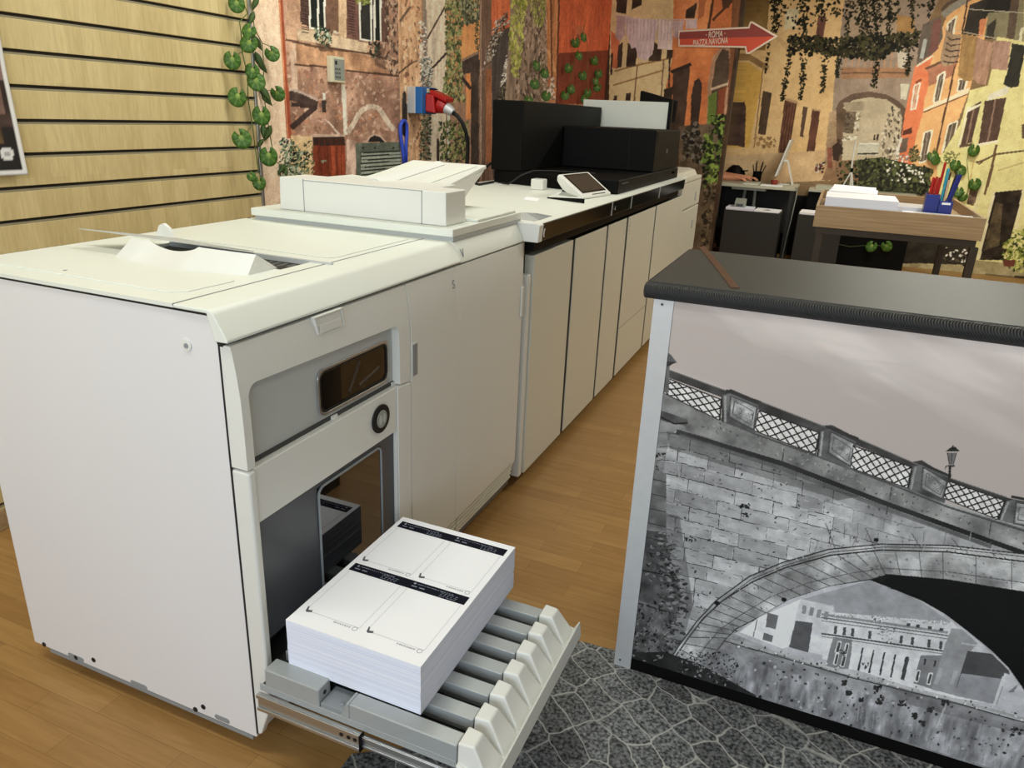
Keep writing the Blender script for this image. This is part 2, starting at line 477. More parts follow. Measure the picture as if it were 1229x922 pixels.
# plain walls that close the room (right side, shop front with its big window)
struct('wall_right', MB().box(X_RIGHT, X_RIGHT + 0.1, Y_FRONT, Y_FAR, 0, H_ROOM), 'plain_wall')
mb = MB()
mb.box(-1.6, -1.2, Y_FRONT - 0.1, Y_FRONT, 0, H_ROOM); mb.box(3.2, X_RIGHT, Y_FRONT - 0.1, Y_FRONT, 0, H_ROOM)
mb.box(-1.2, 3.2, Y_FRONT - 0.1, Y_FRONT, 0, 0.85); mb.box(-1.2, 3.2, Y_FRONT - 0.1, Y_FRONT, 2.6, H_ROOM)
struct('wall_front', mb, 'plain_wall')
fr = MB()
for x in (-1.2, 0.95, 3.15):
    fr.box(x, x + 0.05, Y_FRONT - 0.07, Y_FRONT - 0.02, 0.85, 2.6)
fr.box(-1.2, 3.2, Y_FRONT - 0.07, Y_FRONT - 0.02, 0.85, 0.9); fr.box(-1.2, 3.2, Y_FRONT - 0.07, Y_FRONT - 0.02, 2.55, 2.6)
struct('window_1', fr, 'alu', 0.003)
# ------------------------------------------------------------------ prints: murals, bridge picture, poster
def _field(u, v, freq, seed):
    g = np.random.RandomState(seed).rand(64, 64)
    def one(u, v):
        i0 = np.floor(u).astype(int); j0 = np.floor(v).astype(int)
        fu = u - i0; fv = v - j0
        fu = fu * fu * (3 - 2 * fu); fv = fv * fv * (3 - 2 * fv)
        a = g[i0 % 64, j0 % 64]; b = g[(i0 + 1) % 64, j0 % 64]; c = g[i0 % 64, (j0 + 1) % 64]; d = g[(i0 + 1) % 64, (j0 + 1) % 64]
        return (a * (1 - fu) + b * fu) * (1 - fv) + (c * (1 - fu) + d * fu) * fv
    t = 0; amp = 0.5; tot = 0
    for k in range(4):
        t = t + amp * one(u * freq * 2 ** k + 17.3 * k, v * freq * 2 ** k + 5.1 * k); tot += amp; amp *= 0.55
    return t / tot

def _boost(L, g):
    if g <= 1:
        return L * g
    L = 1.22 * (L * 0.86 + 0.14 * L.mean(axis=-1, keepdims=True)) ** 1.2
    return g * L / (1 + (g - 1) * L * 0.8)

class Sheet:
    """A flat print. The drawing is laid down in the sheet's own metres (u along, v up)."""
    def __init__(s, us, vs, ax, val, base):
        s.us, s.vs = np.asarray(us, float), np.asarray(vs, float)
        s.ax, s.val = ax, val
        s.ui = {'x': 1, 'y': 0}[ax]
        s.rs = np.random.RandomState(11)
        s.rd = random.Random(5)
        s.c = np.empty((len(us), len(vs), 3)); s.c[:] = base
    def uv(s, pts):
        return np.array([[p[s.ui], p[2]] for p in (at(x, y, s.ax, s.val) for x, y in pts)])
    def _mask(s, q):
        i0, i1 = np.searchsorted(s.us, q[:, 0].min()), np.searchsorted(s.us, q[:, 0].max(), 'right')
        j0, j1 = np.searchsorted(s.vs, q[:, 1].min()), np.searchsorted(s.vs, q[:, 1].max(), 'right')
        if i1 <= i0 or j1 <= j0:
            return None
        U, V = np.meshgrid(s.us[i0:i1], s.vs[j0:j1], indexing='ij')
        m = np.zeros(U.shape, bool)
        n = len(q)
        for k in range(n):
            x1, y1 = q[k]; x2, y2 = q[(k + 1) % n]
            if y1 == y2:
                continue
            c = ((y1 > V) != (y2 > V)) & (U < (x2 - x1) * (V - y1) / (y2 - y1) + x1)
            m ^= c
        return (slice(i0, i1), slice(j0, j1)), m, U, V
    def fill(s, q, col, noise=0.0, freq=8, seed=1, stretch=(1, 1), alpha=1.0):
        r = s._mask(np.asarray(q))
        if r is None:
            return s
        sl, m, U, V = r
        if not m.any():
            return s
        f = 1.0
        if noise:
            f = (1 + noise * 2.6 * (_field(U[m] * stretch[0] + 50, V[m] * stretch[1] + 50, freq, seed) - 0.5))[:, None]
        s.c[sl][m] = s.c[sl][m] * (1 - alpha) + alpha * np.clip(np.array(col, float) * f, 0, 255)
        return s
    def poly(s, pts, col, noise=0.0, freq=8, seed=1, stretch=(1, 1), alpha=1.0):
        return s.fill(s.uv(pts), col, noise, freq, seed, stretch, alpha)
    def line(s, pts, w, col, noise=0.0, freq=10, alpha=1.0):
        for (x1, y1), (x2, y2) in zip(pts, pts[1:]):
            d = math.hypot(x2 - x1, y2 - y1) or 1
            nx, ny = -(y2 - y1) / d * w / 2, (x2 - x1) / d * w / 2
            s.poly([(x1 + nx, y1 + ny), (x2 + nx, y2 + ny), (x2 - nx, y2 - ny), (x1 - nx, y1 - ny)], col, noise, freq, alpha=alpha)
        return s
    def ell(s, cx, cy, rx, ry, col, ang=0.0, n=9, noise=0.0):
        ca, sa = math.cos(ang), math.sin(ang)
        return s.poly([(cx + rx * math.cos(t) * ca - ry * math.sin(t) * sa, cy + rx * math.cos(t) * sa + ry * math.sin(t) * ca)
                       for t in (2 * PI * k / n for k in range(n))], col, noise)
    def scatter(s, pts, n, size, cols, aspect=(0.4, 0.8), ang=(0, PI)):
        xs = [p[0] for p in pts]; ys = [p[1] for p in pts]
        got = 0
        for _ in range(n * 6):
            x, y = s.rd.uniform(min(xs), max(xs)), s.rd.uniform(min(ys), max(ys))
            ins = False
            for k in range(len(pts)):
                (x1, y1), (x2, y2) = pts[k], pts[(k + 1) % len(pts)]
                if (y1 > y) != (y2 > y) and x < (x2 - x1) * (y - y1) / (y2 - y1) + x1:
                    ins = not ins
            if not ins:
                continue
            r = s.rd.uniform(*size)
            s.ell(x, y, r, r * s.rd.uniform(*aspect), s.rd.choice(cols), s.rd.uniform(*ang), 7)
            got += 1
            if got >= n:
                break
        return s
    def grain(s, amp, freq, seed=3, stretch=(1, 1)):
        U, V = np.meshgrid(s.us, s.vs, indexing='ij')
        s.c *= (1 + amp * 2.6 * (_field(U * stretch[0] + 50, V * stretch[1] + 50, freq, seed) - 0.5))[..., None]
        np.clip(s.c, 0, 255, out=s.c)
        return s
    def carry_on(s):
        """Continue the print past what the photograph shows of it, folding the drawing back on itself."""
        def edge(n, fixed):                                   # where the view's border meets this sheet
            d = fixed - CAM
            return d @ n
        nr, nt_ = _r * FPX - 614.5 * _f, _u * FPX - 461.0 * _f
        a = 0 if s.ax == 'y' else 1
        w = 1 - a
        if s.ax == 'y':
            for j, v in enumerate(s.vs):
                p = np.array(CAM); p[w] = s.val; p[2] = v
                lim = CAM[a] - (p - CAM) @ nr / nr[a] + 0.05
                k = np.searchsorted(s.us, lim)
                if 0 < k < len(s.us):
                    src = np.clip(np.searchsorted(s.us, 2 * lim - s.us[k:]), 0, k - 1)
                    s.c[k:, j] = s.c[src, j]
        for i, u in enumerate(s.us):
            p = np.array(CAM); p[w] = s.val; p[a] = u
            lim = CAM[2] - (p - CAM) @ nt_ / nt_[2] + 0.03
            k = np.searchsorted(s.vs, lim)
            if 0 < k < len(s.vs):
                src = np.clip(np.searchsorted(s.vs, 2 * lim - s.vs[k:]), 0, k - 1)
                s.c[i, k:] = s.c[i, src]
        return s
    def speck(s, amp):
        s.c *= (1 + amp * (s.rs.rand(*s.c.shape[:2]) - 0.5))[..., None]
        np.clip(s.c, 0, 255, out=s.c)
        return s
    def build(s, name, mat, off=0.0, parent=None, gain=1.0):
        nu, nv = len(s.us), len(s.vs)
        U, V = np.meshgrid(s.us, s.vs, indexing='ij')
        co = np.empty((nu, nv, 3)); w = s.val + off
        if s.ax == 'x':
            co[..., 0] = w; co[..., 1] = U; co[..., 2] = V
        else:
            co[..., 0] = U; co[..., 1] = w; co[..., 2] = V
        idx = np.arange(nu * nv).reshape(nu, nv)
        q = np.stack([idx[:-1, :-1], idx[1:, :-1], idx[1:, 1:], idx[:-1, 1:]], -1).reshape(-1, 4)
        me = bpy.data.meshes.new(name)
        me.vertices.add(nu * nv); me.vertices.foreach_set('co', co.ravel())
        me.loops.add(q.size); me.loops.foreach_set('vertex_index', q.ravel().astype(np.int32))
        me.polygons.add(len(q)); me.polygons.foreach_set('loop_start', np.arange(0, q.size, 4, dtype=np.int32))
        me.update(calc_edges=True); me.validate()
        a = me.color_attributes.new('ink', 'FLOAT_COLOR', 'POINT')
        rgba = np.ones((nu * nv, 4), np.float32); rgba[:, :3] = _boost(lin(np.clip(s.c, 0, 255)), gain).reshape(-1, 3)
        a.data.foreach_set('color', rgba.ravel())
        me.materials.append(M[mat])
        o = bpy.data.objects.new(name, me); COL.objects.link(o)
        if parent is not None:
            hang(o, parent)
        return o

def shade(c, f):
    return tuple(v * f for v in c)

def lite(c, f):
    return tuple(255 - (255 - v) * (1 - f) for v in c)

# ---- mural along the side wall: an alley of terracotta houses
ys_ = 1.735 + (Y_TURN - 1.735) * (np.expm1(np.linspace(0, 1, 520) * 1.15) / math.expm1(1.15))
zs_ = np.concatenate([[0.0, 0.5], np.arange(0.78, 2.945, 0.0042), [H_ROOM]])
W = Sheet(ys_, zs_, 'x', X_WALL, (150, 112, 90))
A, B, C_, D = crop(300, 0, 3.84), crop(580, 0, 3.84), crop(340, 0, 7.68), crop(340, 110, 7.68)
G = crop(500, 0, 7.68)
TER = (160, 118, 96)
W.poly([(335, -30), (500, -30), (500, 260), (335, 260)], TER, 0.34, 7)
W.scatter([(345, -5), (480, -5), (480, 215), (345, 215)], 900, (1, 4), [(178, 136, 112), (140, 98, 78), (190, 150, 126), (128, 90, 74), (168, 112, 84)], (0.25, 0.8))
W.poly(C_([(25, -20), (520, -20), (520, 330), (1040, 540), (1040, 690), (110, 590), (30, 370)]), (186, 140, 108), 0.3, 9, 5, alpha=0.75)
W.poly(C_([(100, 390), (800, 520), (1050, 690), (110, 590)]), (176, 124, 88), 0.4, 12, 6, alpha=0.8)
W.poly([(290, -20), (338, -20), (341, 60), (348, 165), (350, 250), (290, 250)], (226, 186, 152), 0.06, 4)
W.line([(352, 60), (354, 110)], 7, (196, 158, 132), 0.2)
# sills and string courses
W.line(A([(165, 182), (300, 215), (540, 245), (690, 290)]), 3, (92, 66, 52))
W.poly(A([(215, 140), (240, 130), (420, 170), (545, 200), (540, 245), (420, 225), (220, 180)]), (214, 178, 140), 0.16, 10)
W.line(A([(205, 296), (375, 312)]), 2.4, (84, 60, 48)); W.line(A([(445, 325), (685, 350)]), 2.4, (84, 60, 48))
W.line(A([(205, 200), (200, 300)]), 3, (196, 156, 130), 0.2)
# two upper windows with shutters
for sh, pts in (((84, 62, 54), [(232, -40), (275, -40), (275, 128), (232, 100)]), ((30, 36, 34), [(275, -40), (345, -40), (345, 150), (275, 125)]),
                ((112, 82, 66), [(345, -40), (408, -40), (408, 160), (345, 140)]), ((104, 72, 64), [(445, -40), (505, -40), (505, 182), (445, 172)]),
                ((44, 44, 42), [(505, -40), (560, -40), (560, 186), (505, 180)]), ((30, 34, 32), [(560, -40), (605, -40), (605, 190), (560, 186)]),
                ((92, 66, 56), [(605, -40), (640, -40), (640, 195), (605, 190)])):
    W.poly(A(pts), sh, 0.12, 20)
for x in (234, 447):
    for k in range(14):
        W.line(A([(x + 3, -10 + 12 * k + (10 if x > 400 else 0)), (x + 38, -4 + 12 * k + (12 if x > 400 else 0))]), 1.0, (52, 36, 32))
for x, y in ((277, 130), (315, 140), (345, 146), (508, 182), (560, 186), (575, 188), (603, 190)):
    W.line(A([(x - 2, -30), (x, y)]), 2.2, (226, 220, 200))
W.line(A([(275, 128), (345, 146)]), 2, (220, 210, 190)); W.line(A([(505, 180), (560, 190)]), 2, (220, 210, 190))
W.line(A([(385, 145), (408, 155)]), 3, (206, 186, 160))
W.poly(A([(408, -40), (445, -40), (445, 172), (412, 165)]), (216, 172, 130), 0.12)
W.scatter(A([(295, 130), (330, 120), (385, 160), (375, 200), (355, 230), (335, 200), (300, 190)]), 110, (1, 4), [(64, 80, 58), (178, 190, 164), (44, 56, 40), (132, 146, 116)], (0.2, 0.4))
W.poly(A([(300, 195), (370, 205), (385, 240), (320, 235)]), (86, 64, 52), 0.2, alpha=0.7)
W.scatter(A([(545, 195), (600, 190), (605, 270), (560, 265)]), 70, (1, 3), [(40, 46, 38), (70, 82, 62), (28, 30, 26)], (0.3, 0.6))
W.scatter(A([(485, -20), (555, -20), (550, 20), (520, 28), (490, 15)]), 60, (1, 3), [(104, 110, 50), (140, 146, 70), (74, 84, 40)], (0.3, 0.6))
W.poly(A([(600, 200), (625, 205), (620, 320), (575, 300), (580, 250)]), (84, 62, 52), 0.3, alpha=0.65)
W.scatter(A([(610, 0), (690, 0), (680, 340), (620, 330)]), 160, (1, 4), [(92, 72, 60), (140, 112, 94), (70, 54, 46), (176, 142, 118)], (0.2, 0.5), (1.2, 1.9))
# red downpipe beside the pale corner
W.line([(336, -20), (339, 40), (343, 100), (347, 166)], 5.5, (150, 70, 40), 0.12); W.line([(334.5, -20), (337.5, 40), (341.5, 100), (345.5, 166)], 1.6, (206, 120, 76))
# little tiled porch roof and its brace
W.poly(A([(182, 405), (215, 418), (315, 465), (312, 492), (290, 496), (182, 462)]), (72, 56, 50), 0.25, 20)
W.line(A([(182, 410), (235, 425), (314, 462)]), 3, (178, 150, 134)); W.line(A([(305, 490), (190, 590)]), 7, (62, 46, 42), 0.2)
W.line(A([(190, 480), (285, 492)]), 5, (58, 44, 40), 0.2)
W.line(A([(340, 430), (343, 460)]), 3, (214, 208, 196)); W.poly(A([(330, 462), (352, 462), (350, 520), (333, 520)]), (60, 52, 48), 0.3, 40)
# the white waste pipe, its foot and the walled-up arch
W.line(A([(430, 390), (437, 520), (440, 622)]), 5, (214, 198, 176), 0.1)
W.line(A([(450, 610), (478, 570), (505, 520), (535, 495), (565, 490), (595, 500), (615, 530), (640, 570), (665, 600)]), 6, (204, 176, 150), 0.2, 20)
W.line(A([(360, 560), (420, 630)]), 2, (206, 176, 156)); W.line(A([(280, 625), (440, 625)]), 3, (196, 160, 136), 0.2)
W.poly(A([(190, 625), (285, 628), (290, 810), (180, 810)]), (212, 170, 120), 0.12)
W.poly(A([(290, 632), (437, 630), (444, 830), (292, 830)]), (128, 56, 28), 0.3, 9, 7, (3, 0.4))
W.poly(A([(290, 632), (437, 630), (439, 668), (291, 672)]), (62, 42, 34), 0.2, 9); W.line(A([(330, 745), (352, 742)]), 2.5, (120, 122, 100))
for x in (318, 345, 372, 398, 420):
    W.line(A([(x, 640), (x + 2, 820)]), 0.9, (92, 38, 20))
W.scatter(A([(140, 640), (190, 640), (235, 700), (275, 690), (270, 810), (130, 810)]), 420, (1, 3.2), [(34, 40, 30), (76, 90, 64), (160, 168, 140), (22, 26, 20), (110, 120, 84)], (0.25, 0.6))
W.scatter(A([(245, 650), (290, 650), (300, 800), (255, 800)]), 60, (1, 2.4), [(90, 94, 56), (190, 160, 110), (60, 60, 36)], (0.3, 0.6))
W.poly(A([(445, 640), (490, 650), (488, 820), (445, 820)]), (186, 146, 126), 0.3, 16)
# dark fanlight over the green louvred shutter
W.poly(A([(540, 655), (552, 632), (575, 622), (600, 630), (625, 655)]), (40, 34, 32)); W.line(A([(538, 655), (552, 630), (575, 620), (602, 628), (628, 655)]), 2, (186, 152, 130))
W.poly(A([(488, 662), (726, 654), (736, 830), (492, 830)]), (90, 97, 84), 0.12, 14)
W.poly(A([(510, 700), (712, 690), (716, 830), (512, 830)]), (40, 44, 38))
for k in range(8):
    W.line(A([(512, 712 + 17 * k), (714, 703 + 15.5 * k)]), 2.6, (146, 152, 136))
for x in (522, 575, 660):
    W.ell(*A([(x, 682)])[0], 1.5, 1.8, (52, 56, 48))
# right of the corner: ochre pilaster, grey pipe, cream gable end
W.poly([(477, -20), (506, -20), (508, 240), (482, 240)], (204, 150, 108), 0.24, 10, 8, (3, 0.6))
W.scatter([(482, 0), (512, 0), (512, 180), (486, 200)], 170, (1, 4), [(226, 186, 146), (150, 104, 76), (184, 122, 84), (122, 84, 64)], (0.2, 0.5), (1.1, 2.0))
W.poly(A([(700, 620), (700, 470), (706, 425), (713, 416), (720, 430), (724, 500), (722, 640)]), (52, 44, 40), 0.3, 30)
W.line(A([(683, 340), (745, 290), (770, 280)]), 2, (92, 68, 54)); W.line(A([(690, 100), (740, 30)]), 3, (110, 88, 72))
W.poly([(511, -20), (537, -20), (534, 240), (516, 240)], (212, 188, 158), 0.2, 8, 9, (3, 0.5))
W.line(G([(75, -20), (80, 400), (78, 560)]), 3, (128, 118, 108)); W.scatter([(503, 20), (511, 20), (514, 105), (504, 105)], 120, (0.8, 2.4), [(196, 176, 156), (112, 92, 80), (232, 214, 196)], (0.4, 0.9))
W.scatter(G([(40, 540), (140, 520), (150, 800), (50, 800)]), 170, (0.8, 2.4), [(112, 112, 104), (168, 166, 154), (78, 80, 74)], (0.3, 0.7))
W.line(G([(95, 360), (275, 40)]), 2, (74, 52, 42)); W.line(G([(145, 630), (275, 490)]), 2.6, (62, 46, 40))
W.scatter(A([(790, 520), (835, 520), (835, 735), (785, 735)]), 220, (0.8, 2.4), [(66, 74, 54), (108, 116, 88), (40, 46, 34)], (0.3, 0.7))
# ivy curtain, orange house, dark eaves
W.poly(G([(400, -20), (580, -20), (580, 620), (400, 620)]), (228, 142, 76), 0.12, 8)
W.poly(G([(410, 560), (575, 470), (580, 640), (430, 690)]), (70, 58, 54), 0.2, 20); W.line(G([(415, 560), (570, 480)]), 3, (140, 112, 92))
W.poly(G([(500, 640), (575, 620), (575, 1700), (500, 1700)]), (68, 56, 50), 0.25, 12); W.poly(G([(455, 680), (500, 680), (500, 1100), (455, 1100)]), (214, 122, 62), 0.15)
W.line(G([(415, 710), (500, 820)]), 4, (50, 42, 40))
W.line(A([(915, 520), (915, 745)]), 3, (196, 190, 180)); W.poly(A([(860, 640), (872, 640), (872, 745), (860, 745)]), (56, 46, 42))
W.scatter(G([(265, -10), (420, -10), (410, 560), (440, 940), (240, 940), (270, 560)]), 900, (1, 3.6), [(92, 100, 56), (128, 132, 78), (60, 70, 40), (160, 158, 102), (186, 130, 78), (76, 82, 60)], (0.25, 0.6), (0.9, 2.2))
W.scatter(G([(400, -10), (585, -10), (575, 190), (420, 230)]), 330, (1, 3.4), [(76, 80, 60), (108, 112, 82), (52, 56, 44), (148, 146, 112)], (0.25, 0.6), (0.9, 2.2))
W.scatter(G([(540, 180), (570, 180), (570, 480), (545, 420)]), 60, (1, 2.4), [(110, 104, 72), (70, 66, 48)], (0.3, 0.6))
W.scatter(A([(870, 560), (1010, 560), (1010, 745), (880, 745)]), 420, (1, 3), [(96, 104, 56), (60, 70, 40), (140, 146, 84), (42, 48, 32)], (0.3, 0.6), (0.9, 2.2))
# brown pier, orange strip, blue-grey gap, twigs
W.poly(G([(580, -20), (690, -20), (690, 1700), (580, 1700)]), (112, 86, 72), 0.2, 9, 12, (4, 0.4)); W.line(G([(592, -20), (592, 1700)]), 1.6, (160, 130, 112))
W.poly(G([(690, -20), (860, -20), (860, 260), (690, 340)]), (216, 98, 50), 0.14, 8, 13, (3, 0.5))
W.poly(G([(690, 330), (870, 240), (880, 1700), (700, 1700)]), (74, 66, 64), 0.2, 10, 14, (3, 0.5)); W.poly(G([(640, 640), (690, 640), (690, 1500), (640, 1500)]), (150, 92, 58), 0.2)
W.scatter(G([(720, 200), (830, 110), (860, 200), (780, 330), (700, 560), (610, 640), (660, 420)]), 260, (0.8, 2.8), [(206, 198, 186), (150, 138, 124), (96, 82, 70), (60, 52, 46)], (0.2, 0.5), (1.6, 2.6))
W.scatter(G([(830, 500), (880, 560), (850, 720), (770, 800)]), 120, (0.8, 2.8), [(226, 220, 206), (132, 122, 110)], (0.2, 0.5), (1.6, 2.6))
W.scatter(G([(760, 780), (900, 780), (900, 930), (760, 930)]), 80, (1, 3), [(66, 62, 52), (110, 104, 80), (44, 42, 36)], (0.3, 0.6))
# hanging leaves over the grey trunk
W.poly(B([(130, -20), (300, -20), (300, 470), (100, 470)]), (134, 112, 96), 0.26, 9, 15, (3, 0.4))
W.scatter(B([(170, 0), (290, 0), (300, 470), (150, 470)]), 360, (1, 4.5), [(154, 130, 116), (96, 80, 68), (176, 152, 134), (120, 98, 82), (72, 62, 52)], (0.18, 0.4), (1.3, 1.9))
W.scatter(B([(135, -10), (205, -10), (180, 200), (165, 360), (130, 340), (120, 150)]), 300, (1, 4), [(146, 150, 54), (186, 186, 82), (112, 120, 46), (166, 164, 92)], (0.25, 0.5), (1.2, 2.0))
W.scatter(B([(210, -10), (295, -10), (270, 130), (230, 110)]), 120, (1, 3.4), [(128, 132, 60), (164, 164, 88), (92, 96, 48)], (0.25, 0.5), (1.2, 2.0))
W.poly(B([(290, -20), (352, -20), (340, 470), (300, 470), (292, 200)]), (176, 110, 66), 0.2, 8, 16, (4, 0.4)); W.line(B([(300, 230), (330, 330)]), 4, (206, 140, 92))
W.line(B([(312, -20), (318, 460)]), 2, (96, 62, 44)); W.scatter(B([(270, 330), (330, 350), (330, 460), (270, 460)]), 70, (1, 3.4), [(196, 170, 156), (120, 98, 84)], (0.4, 0.8))
# the flat orange-red house at the far end
W.poly(B([(352, -20), (612, -20), (590, 480), (338, 480)]), (196, 84, 42), 0.1, 5, 17); W.poly(B([(348, 245), (586, 230), (580, 480), (338, 480)]), (116, 54, 36), 0.08, 5, 18)
W.poly(B([(425, 120), (465, 120), (470, 180), (425, 190)]), (166, 96, 64), 0.1, alpha=0.6)
W.line(B([(350, -20), (338, 480)]), 2, (90, 50, 36))
W.carry_on(); W.grain(0.10, 60, 81); W.grain(0.10, 14, 82, (2.0, 0.7)); W.speck(0.16)
tag(W.build('wall_side', 'mural', 0.0, gain=2.2), kind='structure')

# ---- mural on the short return wall: washing over a street of ochre houses
xs_ = np.arange(X_WALL, X_TURN + 0.002, 0.0065)
zs_ = np.concatenate([[0.0], np.arange(0.04, 2.945, 0.0065), [H_ROOM]])
W = Sheet(xs_, zs_, 'y', Y_TURN, (70, 52, 38))
F = crop(660, 0, 4.097)
W.poly(F([(300, -40), (640, -40), (600, 520), (290, 520)]), (206, 178, 118), 0.08, 5)
W.poly(F([(610, -40), (990, -40), (900, 640), (640, 640), (560, 470), (600, 300)]), (196, 104, 48), 0.14, 5, 21)
W.poly(F([(625, -40), (800, -40), (790, 120), (610, 300)]), (204, 114, 58), 0.12, 5)
W.poly(F([(300, 150), (345, 190), (330, 340), (300, 330)]), (190, 96, 54), 0.1)
W.line(F([(318, 350), (430, 320), (600, 285)]), 2, (146, 112, 66)); W.line(F([(310, 420), (560, 345)]), 2, (146, 112, 66))
W.line(F([(430, 320), (415, 500)]), 1.6, (112, 86, 60)); W.line(F([(560, 290), (545, 500)]), 1.6, (112, 86, 60)); W.line(F([(590, 250), (585, 440)]), 2, (62, 46, 36))
for p in ([(335, 225), (360, 205), (352, 330), (330, 335)], [(382, 210), (432, 240), (420, 325), (375, 332)], [(500, 190), (550, 240), (545, 300), (485, 300)], [(575, 245), (605, 245), (600, 285), (572, 290)],
          [(330, -40), (385, -40), (375, 70), (325, 60)], [(405, -40), (455, -40), (450, 25), (402, 48)], [(670, 50), (725, 10), (712, 90), (665, 90)], [(375, 460), (398, 455), (395, 495), (372, 495)], [(315, 470), (332, 470), (330, 495), (312, 495)], [(300, 265), (312, 260), (305, 370), (296, 370)]):
    W.poly(F(p), (62, 50, 40), 0.25, 14)
W.line(F([(735, -20), (715, 110)]), 3, (216, 140, 84)); W.poly(F([(735, -40), (775, -40), (755, 80), (728, 95)]), (160, 92, 50)); W.line(F([(800, 100), (900, 0)]), 3, (80, 52, 36))
W.poly(F([(840, -40), (905, -40), (880, 40), (850, 40)]), (80, 54, 38), 0.2); W.line(F([(805, -20), (780, 140)]), 3, (72, 50, 38))
# washing
W.line(F([(322, 68), (420, 90), (530, 98), (725, 95)]), 1, (200, 180, 170))
for p, c in (([(328, 78), (372, 80), (368, 175), (345, 205), (322, 185)], (164, 138, 138)), ([(370, 82), (432, 92), (425, 230), (402, 240), (376, 165)], (196, 172, 174)),
             ([(430, 92), (535, 98), (520, 170), (505, 265), (470, 300), (435, 285), (420, 225)], (202, 178, 180)), ([(535, 100), (605, 102), (600, 245), (530, 240)], (206, 182, 174)),
             ([(605, 100), (662, 102), (640, 190), (608, 180)], (180, 154, 152)), ([(668, 98), (724, 96), (722, 140), (668, 142)], (192, 166, 168))):
    W.poly(F(p), c, 0.12, 14, 23, (4, 0.5))
for x in range(380, 660, 17):
    W.line(F([(x, 95), (x - 5, 200)]), 0.8, (146, 120, 132), alpha=0.7)
# lower fronts: dark shop openings, arches, green leaves
W.poly(F([(605, 360), (690, 320), (660, 640), (600, 640)]), (66, 52, 42), 0.2, 8); W.line(F([(595, 355), (695, 315)]), 4, (50, 40, 34))
W.poly(F([(690, 640), (695, 470), (710, 400), (732, 382), (748, 410), (745, 470), (725, 640)]), (56, 44, 38), 0.2, 8)
W.poly(F([(770, 640), (775, 420), (800, 280), (840, 232), (905, 232), (885, 420), (870, 620)]), (150, 112, 84), 0.16, 8)
W.poly(F([(790, 640), (795, 430), (815, 300), (848, 240), (880, 250), (884, 340), (870, 430), (830, 640)]), (70, 58, 46), 0.2, 8)
W.poly(F([(780, 470), (822, 450), (812, 620), (772, 620)]), (86, 104, 44), 0.2, 8); W.poly(F([(830, 440), (868, 425), (850, 600), (820, 600)]), (112, 58, 34), 0.2)
W.line(F([(790, 440), (880, 410)]), 3, (176, 150, 120)); W.poly(F([(560, 440), (606, 425), (600, 490), (560, 480)]), (60, 50, 42), 0.2)
W.poly(F([(900, -40), (1010, -40), (905, 560), (880, 620), (870, 560)]), (112, 72, 44), 0.2, 6, 25, (4, 0.5)); W.poly(F([(945, -40), (1010, -40), (960, 250), (925, 260)]), (54, 40, 32), 0.2)
W.poly(F([(635, 620), (900, 600), (880, 1400), (635, 1400)]), (92, 78, 62), 0.2, 8, 26); W.poly(F([(640, 790), (900, 800), (900, 1500), (640, 1500)]), (84, 72, 56), 0.25, 12, 27)
W.scatter(F([(650, 650), (720, 600), (760, 700), (740, 800), (660, 790)]), 190, (1.2, 4), [(44, 42, 36), (30, 28, 26), (100, 96, 88), (62, 58, 46)], (0.4, 0.9))
W.scatter(F([(800, 560), (900, 570), (910, 700), (880, 920), (760, 920), (750, 720)]), 480, (1.2, 4), [(52, 66, 30), (84, 104, 44), (34, 42, 22), (110, 136, 52), (24, 28, 18)], (0.4, 0.8))
W.scatter(F([(760, 900), (900, 900), (830, 1330), (740, 1330)]), 260, (1.2, 4), [(60, 52, 36), (86, 74, 54), (44, 38, 28), (104, 90, 66)], (0.4, 0.8))
W.line([(895, -20), (876, 130), (862, 230), (852, 320)], 6, (66, 50, 36), 0.2)
W.carry_on(); W.grain(0.08, 22, 83); W.grain(0.06, 6, 84); W.speck(0.12)
tag(W.build('wall_back', 'mural', 0.0, gain=2.6), kind='structure')
struct('wall_end', MB().box(X_WALL, X_TURN - 0.001, Y_TURN + 0.002, Y_TURN + 0.11, 0, H_ROOM), plain('brown_wall_end', (72, 58, 42), 0.8, var=0.2, scale=12))
struct('wall_alcove', MB().box(X_WALL - 0.1, X_WALL, Y_TURN + 0.112, Y_FAR, 0, H_ROOM), 'plain_wall')

# ---- mural across the end of the room: arch, ivy, sunny house fronts
xs_ = np.concatenate([[X_WALL, -0.6], np.arange(X_TURN - 0.02, X_RIGHT - 0.005, 0.0068), [X_RIGHT]])
zs_ = np.concatenate([[0.0], np.arange(0.02, 2.945, 0.0068), [H_ROOM]])
W = Sheet(xs_, zs_, 'y', Y_FAR, (120, 96, 66))
Q, R_, S_ = crop(860, 0, 3.328), crop(880, 0, 5.586), crop(1050, 0, 6.83)
K = crop(1030, 130, 4.61)
W.poly(Q([(0, -30), (540, -30), (480, 330), (450, 600), (340, 700), (0, 760)]), (214, 164, 102), 0.06, 4)
W.poly(Q([(120, 245), (185, 290), (130, 590), (75, 590), (100, 400)]), (206, 150, 54), 0.06, 4); W.poly(Q([(60, -30), (215, -30), (195, 200), (110, 200)]), (120, 92, 46), 0.15)
W.line(Q([(110, 215), (205, 275)]), 7, (128, 96, 58), 0.2); W.line(Q([(188, 250), (150, 590)]), 1.6, (140, 104, 62)); W.line(Q([(225, 130), (290, 200)]), 6, (188, 146, 94))
